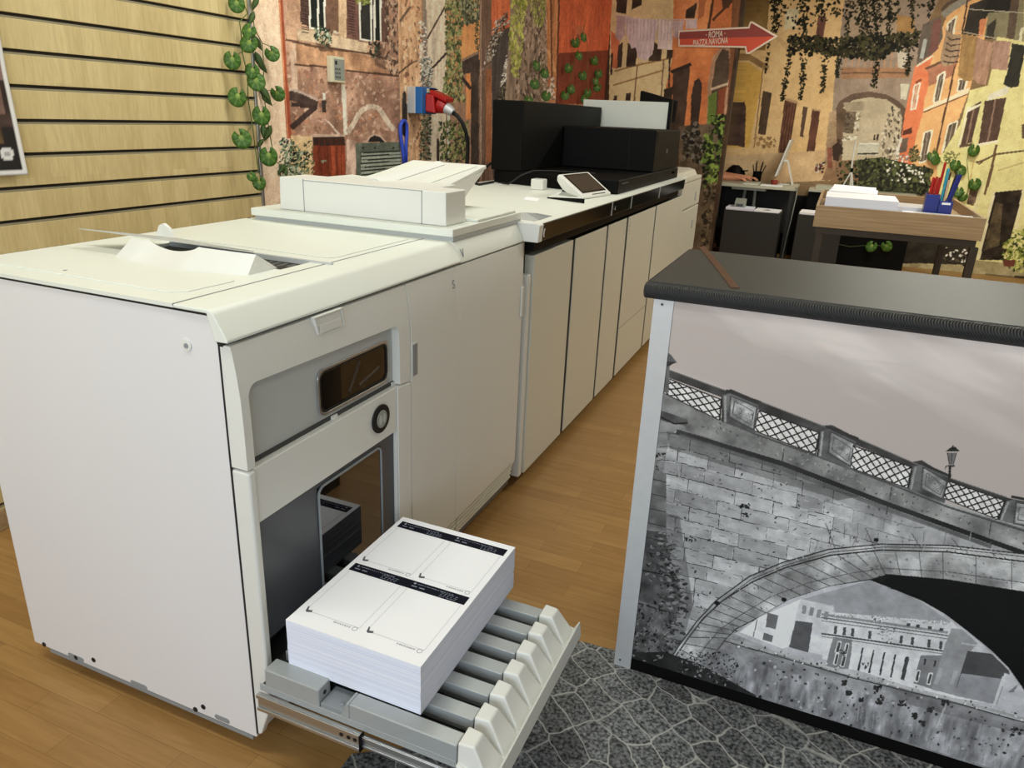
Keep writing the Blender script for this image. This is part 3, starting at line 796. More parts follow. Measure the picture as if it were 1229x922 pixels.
for p, c in (([(185, 362), (222, 372), (196, 540), (165, 535)], (72, 56, 40)), ([(272, 398), (322, 412), (285, 620), (246, 610)], (96, 62, 44)), ([(346, 425), (364, 428), (346, 548), (332, 546)], (78, 58, 46)),
             ([(382, 440), (414, 446), (382, 668), (352, 665)], (88, 56, 42)), ([(405, 60), (438, 68), (425, 150), (398, 140)], (104, 66, 56)), ([(75, 580), (82, 460), (95, 415), (110, 405), (118, 430), (112, 590)], (70, 52, 44)),
             ([(318, 640), (334, 640), (330, 668), (316, 668)], (70, 48, 38)), ([(275, 40), (330, 30), (320, 110), (270, 120)], (196, 176, 130))):
    W.poly(Q(p), c, 0.22, 12)
W.line(Q([(272, 395), (325, 410)]), 3, (170, 130, 92)); W.line(Q([(380, 436), (416, 443)]), 2, (170, 130, 92))
for k in range(4):
    W.line(Q([(283 + 11 * k, 415), (255 + 11 * k, 610)]), 0.9, (62, 40, 30))
W.scatter(Q([(150, 550), (235, 545), (235, 585), (150, 585)]), 34, (1, 3), [(150, 112, 66), (124, 92, 54)], (0.3, 0.9))
W.poly(Q([(60, 620), (460, 600), (470, 720), (60, 740)]), (190, 148, 102), 0.1, 6)
# grey building with the archway
W.poly(Q([(515, -30), (900, -30), (830, 120), (790, 300), (745, 560), (735, 640), (450, 640), (470, 330)]), (142, 122, 104), 0.1, 6)
W.poly(Q([(720, 60), (790, 70), (790, 130), (720, 130)]), (152, 112, 62), 0.1); W.poly(Q([(510, -30), (720, -30), (720, 180), (520, 180)]), (158, 134, 108), 0.1, 5)
for k in range(9):
    W.line(Q([(520 + 26 * k, 210), (512 + 26 * k, 270)]), 2, (166, 124, 92))
W.poly(Q([(500, 270), (775, 270), (770, 310), (495, 315)]), (150, 108, 76), 0.1); W.line(Q([(500, 292), (772, 290)]), 1.6, (100, 74, 54))
W.poly(Q([(735, 335), (772, 335), (758, 400), (735, 395)]), (196, 186, 156)); W.poly(Q([(722, 205), (770, 200), (750, 275), (725, 270)]), (190, 176, 152))
W.poly(Q([(465, 640), (465, 460), (490, 405), (540, 375), (610, 365), (680, 378), (730, 405), (760, 440), (745, 640)]), (94, 76, 62), 0.12)
W.poly(Q([(480, 660), (490, 480), (505, 430), (545, 400), (610, 388), (680, 398), (725, 430), (742, 470), (725, 660)]), (178, 160, 128), 0.08, 5)
W.poly(Q([(478, 660), (480, 470), (500, 430), (520, 440), (505, 520), (500, 660)]), (96, 76, 58), 0.2)
W.poly(Q([(505, 410), (590, 405), (588, 440), (520, 445)]), (150, 134, 108), 0.1); W.poly(Q([(515, 445), (560, 445), (545, 535), (505, 530)]), (96, 82, 66), 0.4, 60)
W.scatter(Q([(560, 450), (575, 450), (560, 545), (548, 545)]), 26, (1, 2), [(206, 196, 166), (120, 104, 82)], (0.6, 1)); W.scatter(Q([(655, 560), (700, 420), (735, 440), (728, 620), (660, 640)]), 160, (1, 3), [(200, 186, 156), (110, 96, 80), (70, 60, 52), (160, 146, 122)], (0.3, 0.8), (1.1, 2))
W.scatter(Q([(500, 545), (560, 545), (555, 560), (500, 560)]), 30, (1, 2), [(214, 204, 176), (120, 100, 78)], (0.6, 1))
W.poly(Q([(565, 575), (650, 575), (645, 620), (560, 620)]), (176, 172, 150), 0.05); W.line(Q([(563, 615), (645, 613)]), 2, (60, 54, 46)); W.line(Q([(570, 574), (648, 574)]), 1.6, (220, 216, 196))
W.poly(Q([(628, 538), (635, 538), (633, 560), (626, 560)]), (60, 50, 44)); W.poly(Q([(640, 536), (650, 536), (646, 562), (638, 562)]), (60, 50, 44))
W.poly(Q([(450, 640), (745, 640), (740, 720), (420, 720)]), (122, 92, 66), 0.16)
W.poly(Q([(450, 450), (478, 440), (480, 640), (430, 660)]), (150, 122, 92), 0.25, 10)
# walker in the archway
W.poly(Q([(462, 585), (478, 572), (496, 574), (506, 590), (504, 615), (494, 618), (488, 645), (466, 640), (463, 612)]), (58, 44, 34), 0.1); W.ell(*Q([(487, 564)])[0], 2.2, 2.8, (66, 48, 38))
W.line(Q([(472, 640), (468, 680)]), 2, (150, 108, 80)); W.line(Q([(452, 590), (452, 672)]), 6, (134, 80, 62), 0.2); W.scatter(Q([(395, 660), (430, 650), (430, 690), (395, 690)]), 24, (1, 2.6), [(60, 40, 34), (190, 170, 150), (96, 52, 46)], (0.5, 1))
# ivy hanging over the street
DK = [(26, 25, 14), (42, 40, 22), (18, 17, 10), (58, 54, 30)]
W.scatter(Q([(285, 150), (400, 145), (470, 160), (640, 140), (810, 130), (800, 170), (640, 235), (560, 235), (440, 215), (290, 200)]), 900, (1, 3.2), DK, (0.4, 0.8))
for x0, y0, x1, y1, w, n in ((232, -20, 232, 130, 22, 120), (345, -20, 350, 150, 24, 130), (300, 180, 262, 410, 13, 110), (355, 190, 335, 400, 16, 110), (440, 190, 420, 370, 14, 110), (495, 200, 480, 310, 16, 80), (585, -20, 590, 150, 40, 170),
                             (690, -20, 690, 140, 18, 90), (650, 190, 628, 350, 20, 110), (780, -20, 785, 110, 12, 60), (770, 160, 762, 300, 20, 110), (630, -20, 640, 140, 26, 110), (530, -20, 520, 140, 14, 60), (215, 130, 195, 290, 6, 34), (410, -20, 425, 60, 16, 50), (860, -20, 850, 70, 14, 40)):
    for k in range(n):
        t = W.rd.random(); x = x0 + (x1 - x0) * t + W.rd.gauss(0, w * 0.5 * (1.1 - 0.6 * t)); y = y0 + (y1 - y0) * t
        W.ell(*Q([(x, y)])[0], W.rd.uniform(0.9, 2.6), W.rd.uniform(0.7, 1.4), W.rd.choice(DK), W.rd.uniform(0, PI), 6)
W.scatter(Q([(290, 140), (470, 150), (640, 135), (815, 120), (805, 185), (640, 240), (560, 235), (440, 220), (285, 215)]), 330, (2.0, 4.0), DK + [(70, 68, 40)], (0.35, 0.7))
W.scatter(Q([(220, -10), (880, -10), (860, 60), (700, 90), (600, 130), (500, 60), (340, 120), (240, 110)]), 210, (1.6, 3.4), DK, (0.35, 0.7))
# orange and red houses
W.poly(S_([(350, 520), (480, 430), (600, 100), (880, -40), (1000, -40), (780, 730), (640, 1100), (560, 1600), (160, 1500), (260, 900)]), (234, 160, 92), 0.06, 4)
W.poly(S_([(325, 545), (480, 440), (470, 480), (440, 580), (440, 700), (405, 820), (395, 920), (330, 1150), (270, 1560), (160, 1560), (250, 900)]), (224, 104, 56), 0.08, 5)
W.poly(S_([(395, 200), (540, 130), (560, 300), (500, 420), (340, 540), (360, 360)]), (96, 84, 74), 0.14, 8); W.poly(S_([(480, 170), (545, 150), (520, 400), (440, 450)]), (112, 74, 66), 0.1)
W.line(S_([(415, 320), (380, 480)]), 5, (158, 160, 152)); W.line(S_([(340, 545), (480, 455)]), 2.4, (222, 196, 160))
W.line(S_([(555, 130), (640, 60), (760, -10)]), 8, (126, 122, 110)); W.line(S_([(545, 90), (600, 30), (720, -30)]), 4, (84, 70, 58))
W.poly(S_([(415, 560), (580, 490), (690, 470), (660, 560), (640, 620), (440, 710), (440, 600)]), (158, 100, 74), 0.08); W.line(S_([(415, 566), (580, 492)]), 3, (96, 72, 56))
W.poly(S_([(780, 40), (980, -40), (920, 130), (860, 300), (720, 280)]), (52, 48, 42), 0.2); W.poly(S_([(980, -40), (1260, -40), (1260, 340), (1000, 340), (900, 300), (930, 90)]), (122, 116, 88), 0.1)
W.poly(S_([(960, -40), (1130, -40), (1110, 90), (880, 110)]), (40, 38, 34)); W.poly(S_([(925, 210), (1000, 150), (970, 320), (905, 320)]), (56, 52, 46)); W.poly(S_([(1120, -40), (1190, -40), (1140, 340), (1075, 340)]), (84, 70, 58), 0.15)
W.poly(S_([(1195, 230), (1225, 220), (1200, 350), (1175, 350)]), (206, 200, 160)); W.poly(S_([(860, 160), (915, 150), (885, 300), (850, 300)]), (206, 116, 70))
W.line(S_([(770, 75), (1223, 105)]), 1, (170, 160, 140)); W.line(S_([(560, 230), (1223, 360)]), 1, (180, 160, 130))
def mwin(Z, p, frame=(238, 222, 182), glass=(92, 78, 62), w=2.0):
    W.poly(Z(p), glass, 0.2, 16); W.line(Z(p + p[:1]), w, frame)
    (ax_, ay), (bx_, by), (cx_, cy), (dx_, dy) = p
    W.line(Z([((ax_ + bx_) / 2, (ay + by) / 2), ((cx_ + dx_) / 2, (cy + dy) / 2)]), w * 0.5, lite(glass, 0.3))
mwin(S_, [(600, 190), (672, 130), (640, 290), (592, 260)]); mwin(S_, [(520, 620), (578, 585), (530, 830), (478, 845)]); mwin(S_, [(325, 700), (370, 680), (335, 890), (295, 900)], (238, 216, 186), (176, 120, 84)); mwin(S_, [(690, 650), (760, 640), (735, 740), (675, 750)])
W.line(S_([(335, 680), (385, 650)]), 3, (132, 66, 40))
W.poly(S_([(405, 890), (600, 800), (780, 715), (765, 770), (590, 850), (395, 920)]), (240, 214, 164)); W.line(S_([(395, 922), (765, 770)]), 1.6, (120, 82, 54))
W.line(S_([(760, 0), (715, 280)]), 2, (66, 50, 40)); W.line(S_([(655, 540), (600, 820), (570, 930), (430 + 60, 1330)]), 2.2, (84, 60, 46))
mwin(K, [(365, 135), (410, 120), (378, 290), (338, 305)]); mwin(K, [(500, 90), (550, 70), (515, 220), (465, 250)])
W.poly(K([(250, 125), (300, 105), (295, 140), (245, 150)]), (84, 50, 36)); W.poly(K([(245, 170), (280, 160), (265, 240), (225, 250)]), (98, 84, 72), 0.2); W.line(K([(240, 160), (210, 260)]), 3, (206, 196, 180))
# yellow house
YEL = (216, 204, 122)
W.poly(S_([(1000, 300), (960, 560), (925, 700), (780, 740), (700, 1020), (560, 1250), (520, 1700), (420, 2300), (1400, 2300), (1400, -40), (1223, -40), (1223, 340)]), YEL, 0.05, 4)
W.poly(K([(440, 260), (560, 230), (700, 200), (640, 560), (560, 620), (430, 560)]), (222, 208, 120), 0.05)
for p in ([(612, 0), (680, -40), (628, 190), (568, 205)], [(700, -40), (820, -60), (770, 180), (665, 200)]):
    W.poly(K(p), (78, 60, 50), 0.14, 10)
for p in ([(646, -20), (598, 200)], [(760, -50), (715, 190)]):
    W.line(K(p), 2, (126, 100, 84))
W.line(K([(610, -10), (556, 210)]), 2.4, (236, 224, 178)); W.line(K([(560, 212), (632, 200)]), 3, (90, 70, 54)); W.line(K([(660, 204), (775, 182)]), 3, (238, 224, 180))
W.poly(S_([(930, 780), (1100, 700), (1090, 770), (920, 830)]), (214, 208, 176)); W.poly(S_([(750, 890), (870, 850), (860, 870), (760, 920)]), (230, 220, 180))
W.line(K([(655, 300), (690, 290), (760, 255), (917, 235)]), 2.2, (92, 74, 52)); W.line(K([(650, 295), (670, 308), (700, 285)]), 1.8, (92, 74, 52)); W.line(K([(765, 200), (740, 330), (700, 480)]), 3, (96, 72, 50))
W.line(K([(770, 345), (917, 300)]), 1.2, (170, 150, 92)); W.line(K([(640, 290), (610, 440), (600, 500)]), 1.6, (190, 160, 90)); W.poly(K([(905, 90), (930, 80), (930, 170), (905, 165)]), (90, 76, 60))
W.poly(K([(660, 400), (700, 390), (660, 560), (630, 600)]), (206, 196, 130), 0.1); W.poly(K([(620, 450), (670, 440), (640, 540), (600, 530)]), (96, 78, 62), 0.35, 40)
W.poly(K([(755, 465), (912, 450), (850, 700), (800, 840), (670, 840)]), (46, 38, 30), 0.4, 18); W.line(K([(752, 460), (665, 835)]), 3.4, (214, 202, 150)); W.line(K([(915, 450), (868, 690)]), 3, (222, 208, 150)); W.poly(K([(760, 520), (800, 530), (780, 760), (690, 790)]), (72, 62, 44), 0.4, 20)
# washing line on the right
for p, c in (([(585, 240), (640, 285), (710, 280), (690, 470), (630, 540), (560, 540), (535, 500)], (150, 122, 94)), ([(715, 278), (840, 300), (830, 500), (800, 660), (740, 665), (680, 620)], (146, 112, 66)), ([(840, 300), (895, 330), (970, 350), (945, 500), (910, 695), (850, 690), (800, 640)], (154, 116, 94)),
             ([(975, 330), (1118, 340), (1085, 580), (960, 565), (950, 540)], (160, 122, 104)), ([(1125, 355), (1240, 375), (1190, 620), (1180, 710), (1110, 720), (1050, 690), (1085, 590)], (48, 46, 40))):
    W.poly(S_(p), c, 0.14, 12, 31, (4, 0.5))
for k in range(5):
    W.line(S_([(592 - 8 * k, 300 + 50 * k), (630 - 6 * k, 330 + 46 * k), (660 - 4 * k, 320 + 48 * k), (700 - 4 * k, 320 + 46 * k)]), 1.6, (66, 50, 42))
# dark flower bed, pavement, bush
W.poly(K([(0, 285), (130, 270), (330, 320), (400, 330), (390, 470), (0, 470)]), (52, 52, 38), 0.3, 14)
W.scatter(K([(-120, 300), (130, 270), (330, 320), (420, 330), (390, 480), (-120, 480)]), 620, (1, 3), [(40, 42, 28), (66, 70, 42), (28, 30, 20), (86, 92, 52)], (0.4, 0.9)); W.scatter(K([(150, 290), (390, 330), (370, 420), (160, 400)]), 46, (0.8, 1.8), [(226, 220, 196), (200, 196, 176)], (0.5, 1))
W.scatter(K([(210, 250), (280, 260), (270, 300), (210, 290)]), 30, (1, 2.6), [(226, 222, 206), (120, 112, 96)], (0.3, 0.6)); W.scatter(K([(280, 215), (330, 210), (340, 290), (290, 300)]), 80, (1, 2.6), [(96, 86, 54), (64, 60, 40), (120, 112, 70)], (0.3, 0.7)); W.scatter(K([(470, 230), (560, 250), (550, 330), (480, 300)]), 60, (1, 2.4), [(120, 124, 62), (84, 90, 46)], (0.3, 0.7))
W.poly([(1040, 330), (1090, 305), (1165, 312), (1300, 325), (1300, 360), (1040, 360)], (150, 136, 96), 0.2, 10); W.poly([(1080, 326), (1300, 334), (1300, 380), (1080, 380)], (70, 60, 44), 0.3, 12); W.poly([(970, 270), (1165, 290), (1160, 318), (1100, 316), (965, 320)], (46, 42, 34), 0.3, 12)
W.scatter([(1204, 288), (1229, 270), (1262, 262), (1262, 328), (1215, 326), (1202, 310)], 420, (1, 3.4), [(110, 122, 44), (150, 158, 66), (76, 88, 34), (180, 180, 84), (50, 60, 28)], (0.4, 0.8)); W.poly([(1203, 312), (1219, 312), (1217, 320), (1205, 320)], (96, 52, 38))
W.poly([(840, 226), (985, 236), (985, 400), (840, 400)], (26, 22, 17), 0.2, 6)  # darkness under the desks, painted on the wall as a patch
W.scatter([(1130, 296), (1162, 300), (1160, 320), (1130, 316)], 50, (1, 2.4), [(84, 76, 60), (220, 214, 196), (40, 36, 30)], (0.4, 0.9))
W.carry_on(); W.grain(0.07, 22, 85); W.grain(0.05, 5, 86); W.speck(0.12)
tag(W.build('wall_far', 'mural', 0.0, gain=2.5), kind='structure')
# ------------------------------------------------------------------ helpers for small marks
def text_mesh(name, body, size, mat, origin, ux, uy, parent=None, depth=0.0006, align='LEFT'):
    """Lettering as a mesh lying in the plane spanned by ux (reading direction) and uy (up)."""
    cu = bpy.data.curves.new(name, 'FONT'); cu.body = body; cu.size = size; cu.extrude = depth; cu.align_x = align; cu.offset = size * 0.012 if size > 0.05 else 0.0
    tmp = bpy.data.objects.new(name + '_tmp', cu)
    COL.objects.link(tmp)
    dg = bpy.context.evaluated_depsgraph_get()
    me = bpy.data.meshes.new_from_object(tmp.evaluated_get(dg))
    bpy.data.objects.remove(tmp); bpy.data.curves.remove(cu)
    ux, uy = Vector(ux).normalized(), Vector(uy).normalized(); uz = ux.cross(uy)
    R = Matrix((ux, uy, uz)).transposed().to_4x4(); R.translation = Vector(tuple(map(float, origin)))
    me.transform(R)
    me.materials.clear(); me.materials.append(M[mat])
    me.name = name
    o = bpy.data.objects.new(name, me); COL.objects.link(o)
    if parent is not None:
        hang(o, parent)
    return o

def disc(mb, c, ax, r, t=0.002, n=18, ry=None):
    ry = ry or r
    u, v = {'x': (c[1], c[2]), 'y': (c[0], c[2]), 'z': (c[0], c[1])}[ax]
    w = c['xyz'.index(ax)]
    mb.prism([(u + r * math.cos(2 * PI * k / n), v + ry * math.sin(2 * PI * k / n)) for k in range(n)], ax, w, w + t)
    return mb

def slot_poly(u0, u1, v, h):
    r = h / 2
    return arc(u1 - r, v, r, -PI / 2, PI / 2, 5) + arc(u0 + r, v, r, PI / 2, 1.5 * PI, 5)

# ------------------------------------------------------------------ stacker (nearest unit, drawer pulled out)
ST = thing('paper_stacker', (-0.36, 0.45, 0), 'tall white paper stacking cabinet with its drawer pulled out under a stack of printed sheets', 'printer unit')
# casing: back, top deck, floor deck, right-hand wall of the bay and the solid top half
mb = MB()
mb.box(-0.712, -0.69, 0.016, 0.9, 0.05, 1.0)
mb.box(-0.69, -0.004, 0.016, 0.9, 0.71, 1.003)
mb.box(-0.69, -0.004, 0.57, 0.9, 0.05, 0.71)
mb.box(-0.69, -0.004, 0.016, 0.57, 0.05, 0.12)
casing = mb.build('casing', 'white_side', ST)
for x in (-0.62, -0.08):
    for y in (0.08, 0.82):
        MB().lathe([(0.022, 0.0), (0.022, 0.03), (0.012, 0.035), (0.012, 0.0495)], x, y, 14).build('foot', 'black_plastic', ST)
mb = MB()
mb.box(-0.688, -0.03, 0.018, 0.03, 0.12, 0.71); mb.box(-0.688, -0.03, 0.557, 0.569, 0.12, 0.71); mb.box(-0.688, -0.676, 0.03, 0.557, 0.12, 0.71)
mb.box(-0.676, -0.03, 0.03, 0.557, 0.121, 0.132)
mb.build('bay_lining', 'dark_grey', ST)
# side panel with its folded lower lip, screw and mounting slots
sp = MB().prism([(0.0, 0.05), (0.0, 0.957), (-0.0145, 1.009), (-0.715, 1.009), (-0.715, 0.05)], 'y', 0.0, 0.016).build('side_panel', 'white_side', ST, 0.0025)
MB().box(-0.66, -0.012, 0.001, 0.012, 0.038, 0.049).build('panel_lip', 'grey_mid', sp)
s = disc(MB(), (-0.074, -0.0022, 0.946), 'y', 0.0125, 0.0022).build('screw_cup', 'white', sp, 0.0008)
disc(MB(), (-0.073, -0.0034, 0.945), 'y', 0.005, 0.002).build('screw', 'grey_mid', sp)
for u0, u1, v in ((-0.59, -0.535, 0.0585), (-0.378, -0.325, 0.0565), (-0.118, -0.075, 0.062)):
    MB().prism(slot_poly(u0, u1, v, 0.013), 'y', -0.0012, 0.0).build('mounting_slot', 'grey_mid', sp)
for u, v in ((-0.498, 0.075), (-0.15, 0.074), (-0.677, 0.056), (-0.176, 0.056), (-0.562, 0.0585)):
    disc(MB(), (u, -0.0016, v), 'y', 0.0065, 0.0016, 12).build('fixing_hole', 'black', sp)

# lid: deck around the sample-tray mouth, rolled front rail
LZ = 1.022
mb = MB()
X0, X1, Y0, Y1 = -0.735, -0.092, -0.004, 0.902
hx0, hx1, hy0, hy1 = -0.57, -0.132, 0.335, 0.442
for a in ((X0, hx0, Y0, Y1), (hx1, X1, Y0, Y1), (hx0, hx1, Y0, hy0), (hx0, hx1, hy1, Y1)):
    mb.box(a[0], a[1], a[2], a[3], 1.0145, LZ)
lid = mb.build('lid', 'white_top', ST)
MB().prism([(-0.0905, 1.0145), (-0.0905, LZ), (-0.012, LZ), (-0.003, 1.019), (0.004, 1.012), (0.030, 0.970), (0.029, 0.965), (0.0, 0.9645), (-0.0135, 1.0145)], 'y', -0.006, 0.9025).build('front_rail', 'white_top', lid, 0.003)
MB().box(hx0 - 0.002, hx1 + 0.002, hy0 - 0.002, hy1 + 0.002, 1.0035, 1.0075).build('tray_well', 'black', lid)
mb = MB()
for k in range(5):
    mb.box(-0.26 + 0.022 * k, -0.25 + 0.022 * k, 0.36 + 0.01 * k, 0.43, 1.0076, 1.0145)
mb.build('well_rollers', 'dark_grey', lid)
MB().box(hx0, hx1 + 0.06, hy1 - 0.003, hy1 + 0.006, 1.009, LZ + 0.004).build('well_edge', 'grey_recess', lid, 0.001)
rib = [(-0.64, 0.05), (-0.16, 0.05), (-0.135, 0.075), (-0.128, 0.19), (-0.15, 0.21), (-0.28, 0.185), (-0.4, 0.185), (-0.55, 0.215), (-0.66, 0.24)]
MB().prism(rib, 'z', LZ, LZ + 0.0022).build('deck_step', 'white_top', lid, 0.0018)
mb = MB(); mb.prism([(-0.66, 0.5), (-0.13, 0.5), (-0.115, 0.52), (-0.115, 0.86), (-0.66, 0.86)], 'z', LZ, LZ + 0.0022); mb.build('deck_step', 'white_top', lid, 0.0018)
MB().box(-0.0925, -0.0895, -0.005, 0.9, LZ - 0.004, LZ + 0.0006).build('rail_seam', 'grey_mid', lid)
disc(MB(), (-0.47, 0.075, LZ + 0.0022), 'z', 0.004, 0.001, 10).build('stud', 'grey_mid', lid)
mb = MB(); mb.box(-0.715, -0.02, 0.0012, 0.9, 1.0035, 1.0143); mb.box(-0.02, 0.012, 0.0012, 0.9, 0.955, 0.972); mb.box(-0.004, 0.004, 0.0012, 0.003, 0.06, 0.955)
mb.build('seam_shade_strips', 'black', ST)  # black strips laid in the seams to stand for their shade
# raised sample-tray hood: bowed wall with a dip, sloping end, thin flap resting on it
mb = MB()
N = 28
front, top, back = [], [], []
for k in range(N + 1):
    t = k / N
    x = -0.525 + (0.378) * t
    bow = 0.034 * (1 - (2 * t - 0.95) ** 2)
    dip = 0.016 * max(0.0, 1 - ((t - 0.36) / 0.22) ** 2)
    if abs(t - 0.16) < 0.02 or abs(t - 0.56) < 0.02:
        dip -= 0.002
    front.append((x, 0.246 - bow, LZ)); top.append((x + 0.012 * (1 - t) - 0.004 * t, 0.283 - 0.12 * bow, LZ + 0.039 - dip)); back.append((x, 0.345, LZ))
V = lambda ps: [mb.bm.verts.new(p) for p in ps]
f1, t1, b1 = V(front), V(top), V(back)
for k in range(N):
    mb.bm.faces.new((f1[k], f1[k + 1], t1[k + 1], t1[k])); mb.bm.faces.new((t1[k], t1[k + 1], b1[k + 1], b1[k])); mb.bm.faces.new((b1[k], b1[k + 1], f1[k + 1], f1[k]))
mb.bm.faces.new((f1[0], t1[0], b1[0])); mb.bm.faces.new((f1[N], b1[N], t1[N]))
hood = mb.build('sample_tray_hood', 'white', ST)
hood.data.shade_smooth(); hood.data.set_sharp_from_angle(angle=math.radians(28))
MB().hexa([(-0.69, 0.286, 1.064), (-0.30, 0.297, 1.062), (-0.298, 0.44, 1.029), (-0.56, 0.44, 1.036), (-0.69, 0.286, 1.0655), (-0.30, 0.297, 1.0635), (-0.298, 0.44, 1.0305), (-0.56, 0.44, 1.0375)]).build('thin_flap', 'grey_recess', hood)
pk = MB(); pk.prism([(-0.655, LZ), (-0.585, LZ), (-0.60, LZ + 0.03), (-0.618, LZ + 0.042), (-0.634, LZ + 0.036)], 'y', 0.47, 0.482); pk.build('end_fin', 'white', hood, 0.003)

# fronts share one gently bowed profile: full depth below 0.80 m, drawn in towards the lid
FX = 0.042
def bow(o, zs=(0.80, 0.86, 0.91, 0.94)):
    """Bend the upper part of a front back towards the lid rail."""
    me = o.data
    bm = bmesh.new(); bm.from_mesh(me)
    for z in zs:
        bmesh.ops.bisect_plane(bm, geom=bm.verts[:] + bm.edges[:] + bm.faces[:], plane_co=(0, 0, z), plane_no=(0, 0, 1))
    for v in bm.verts:
        if v.co.z > 0.80 and v.co.x > 0.015:
            t = (v.co.z - 0.80) / 0.165
            v.co.x -= 0.016 * t ** 2.2
    bm.to_mesh(me); bm.free()
    return o

# upper door: a bridge-shaped frame around a sunken face with a viewing window
outer = [(0.0015, 0.7155), (0.0226, 0.7155)]
inner = [(0.0226, 0.8601)] + arc(0.0480, 0.8552, 0.025, PI, PI / 2, 5)[1:] + arc(0.5246, 0.8464, 0.023, PI / 2, 0, 5) + [(0.5481, 0.7136)]
rest = [(0.5984, 0.7077), (0.5993, 0.8718), (0.598, 0.93), (0.598, 0.958), (0.0015, 0.958)]
ud = bow(MB().prism(outer + inner + rest, 'x', 0.0, FX).build('upper_door', 'white', ST, 0.006, seg=3))
MB().box(0.0, 0.020, 0.018, 0.572, 0.708, 0.876).build('sunken_face', 'grey_recess', ud)
wo = rrect(0.243, 0.525, 0.729, 0.838, 0.024, 6); wi = rrect(0.2495, 0.5185, 0.7355, 0.8315, 0.020, 6)
MB().ring(wo, wi, 'x', 0.020, 0.0255).build('window_rim', 'chrome', ud, 0.001)
wi2 = rrect(0.255, 0.513, 0.741, 0.826, 0.017, 6)
MB().ring(wi, wi2, 'x', 0.0202, 0.0245).build('window_gasket', 'black', ud)
MB().prism(rrect(0.2535, 0.5145, 0.7395, 0.8275, 0.018, 6), 'x', 0.0204, 0.0218).build('viewing_window', 'smoke_brown', ud)
MB().prism([(0.2545, 0.757), (0.258, 0.745), (0.268, 0.7400), (0.330, 0.7400), (0.330, 0.8272), (0.268, 0.8272), (0.258, 0.822), (0.2545, 0.811)], 'x', 0.0218, 0.0222).build('window_black_patch', 'black_gloss', ud)  # black patch over one end of the pane
mb = MB(); mb.tube([(0.0192, 0.36, 0.752), (0.0192, 0.405, 0.815)], 0.006, 10); mb.build('inner_rod', 'bronze_dark', ud)
mb = MB(); mb.tube([(0.0192, 0.40, 0.755), (0.0192, 0.485, 0.775)], 0.005, 10); mb.build('inner_rod', 'bronze_dark', ud)
hx = 0.0345
MB().ring([(0.2287, 0.9607), (0.3264, 0.9607), (0.3361, 0.9206), (0.3244, 0.9148), (0.2570, 0.9148), (0.2404, 0.9206)], [(0.2336, 0.9558), (0.3215, 0.9558), (0.3293, 0.9226), (0.3215, 0.9192), (0.2590, 0.9192), (0.2453, 0.9245)], 'x', 0.026, 0.0365).build('handle_rim', 'white', ud, 0.0012)
MB().hexa([(0.030, 0.2414, 0.9382), (0.0348, 0.2414, 0.9382), (0.0348, 0.3225, 0.9382), (0.030, 0.3225, 0.9382), (0.028, 0.2355, 0.9548), (0.0338, 0.2355, 0.9548), (0.0338, 0.3205, 0.9548), (0.028, 0.3205, 0.9548)]).build('grip_back', 'white', ud)  # plain white upper slope of the handle
MB().prism([(0.030, 0.9206), (0.0368, 0.9206), (0.0358, 0.9402), (0.030, 0.9402)], 'y', 0.2472, 0.3234).build('finger_grip', 'white', ud, 0.0015)
# dark strip standing in for the shaded gap between doors, with two small catches
gap = MB().box(0.0202, 0.0232, 0.024, 0.568, 0.7085, 0.7205).build('gap_shade_strip', 'tray_floor_gap_shade', ST)
for y in (0.285, 0.535):
    MB().box(0.0203, 0.0275, y, y + 0.02, 0.7095, 0.7195).build('catch', 'white', gap)

# lower door frame: band with the stop button, posts on both sides
BXX = 0.0395
lower = MB().prism([(0.0221, 0.5915), (0.5320, 0.5915), (0.5320, 0.1490), (0.5984, 0.1490), (0.5993, 0.7043), (0.5437, 0.7111), (0.0221, 0.7111)], 'x', 0.0, BXX).build('lower_door', 'white', ST, 0.002)
MB().prism([(0.0015, 0.147), (0.003, 0.125), (0.015, 0.125), (0.0218, 0.147), (0.0218, 0.7102), (0.0015, 0.7102)], 'x', 0.0, 0.0445).build('door_post', 'white', lower, 0.008, seg=3)
MB().prism([(0.534, 0.148), (0.597, 0.148), (0.5985, 0.7025), (0.544, 0.709), (0.534, 0.709)], 'x', BXX + 0.0003, FX + 0.002).build('door_post', 'white', lower, 0.006, seg=3)
MB().prism([(-0.03, 0.05), (0.012, 0.062), (0.0425, 0.146), (-0.03, 0.146)], 'y', 0.002, 0.0205).build('post_foot', 'white', lower, 0.003)
by, bz = 0.4567, 0.6540
bt = disc(MB(), (BXX, by, bz), 'x', 0.038, 0.005, 32, 0.0365).build('stop_button', 'black', lower, 0.002)
disc(MB(), (BXX + 0.0052, by, bz), 'x', 0.022, 0.002, 28, 0.0225).build('button_face', 'panel_grey', bt, 0.001)
mb = MB(); disc(mb, (BXX + 0.0073, by - 0.0075, bz), 'x', 0.0065, 0.0006, 14, 0.013); disc(mb, (BXX + 0.0073, by + 0.008, bz), 'x', 0.006, 0.0006, 14, 0.012)
mb.build('button_symbol', 'grey_recess', bt)
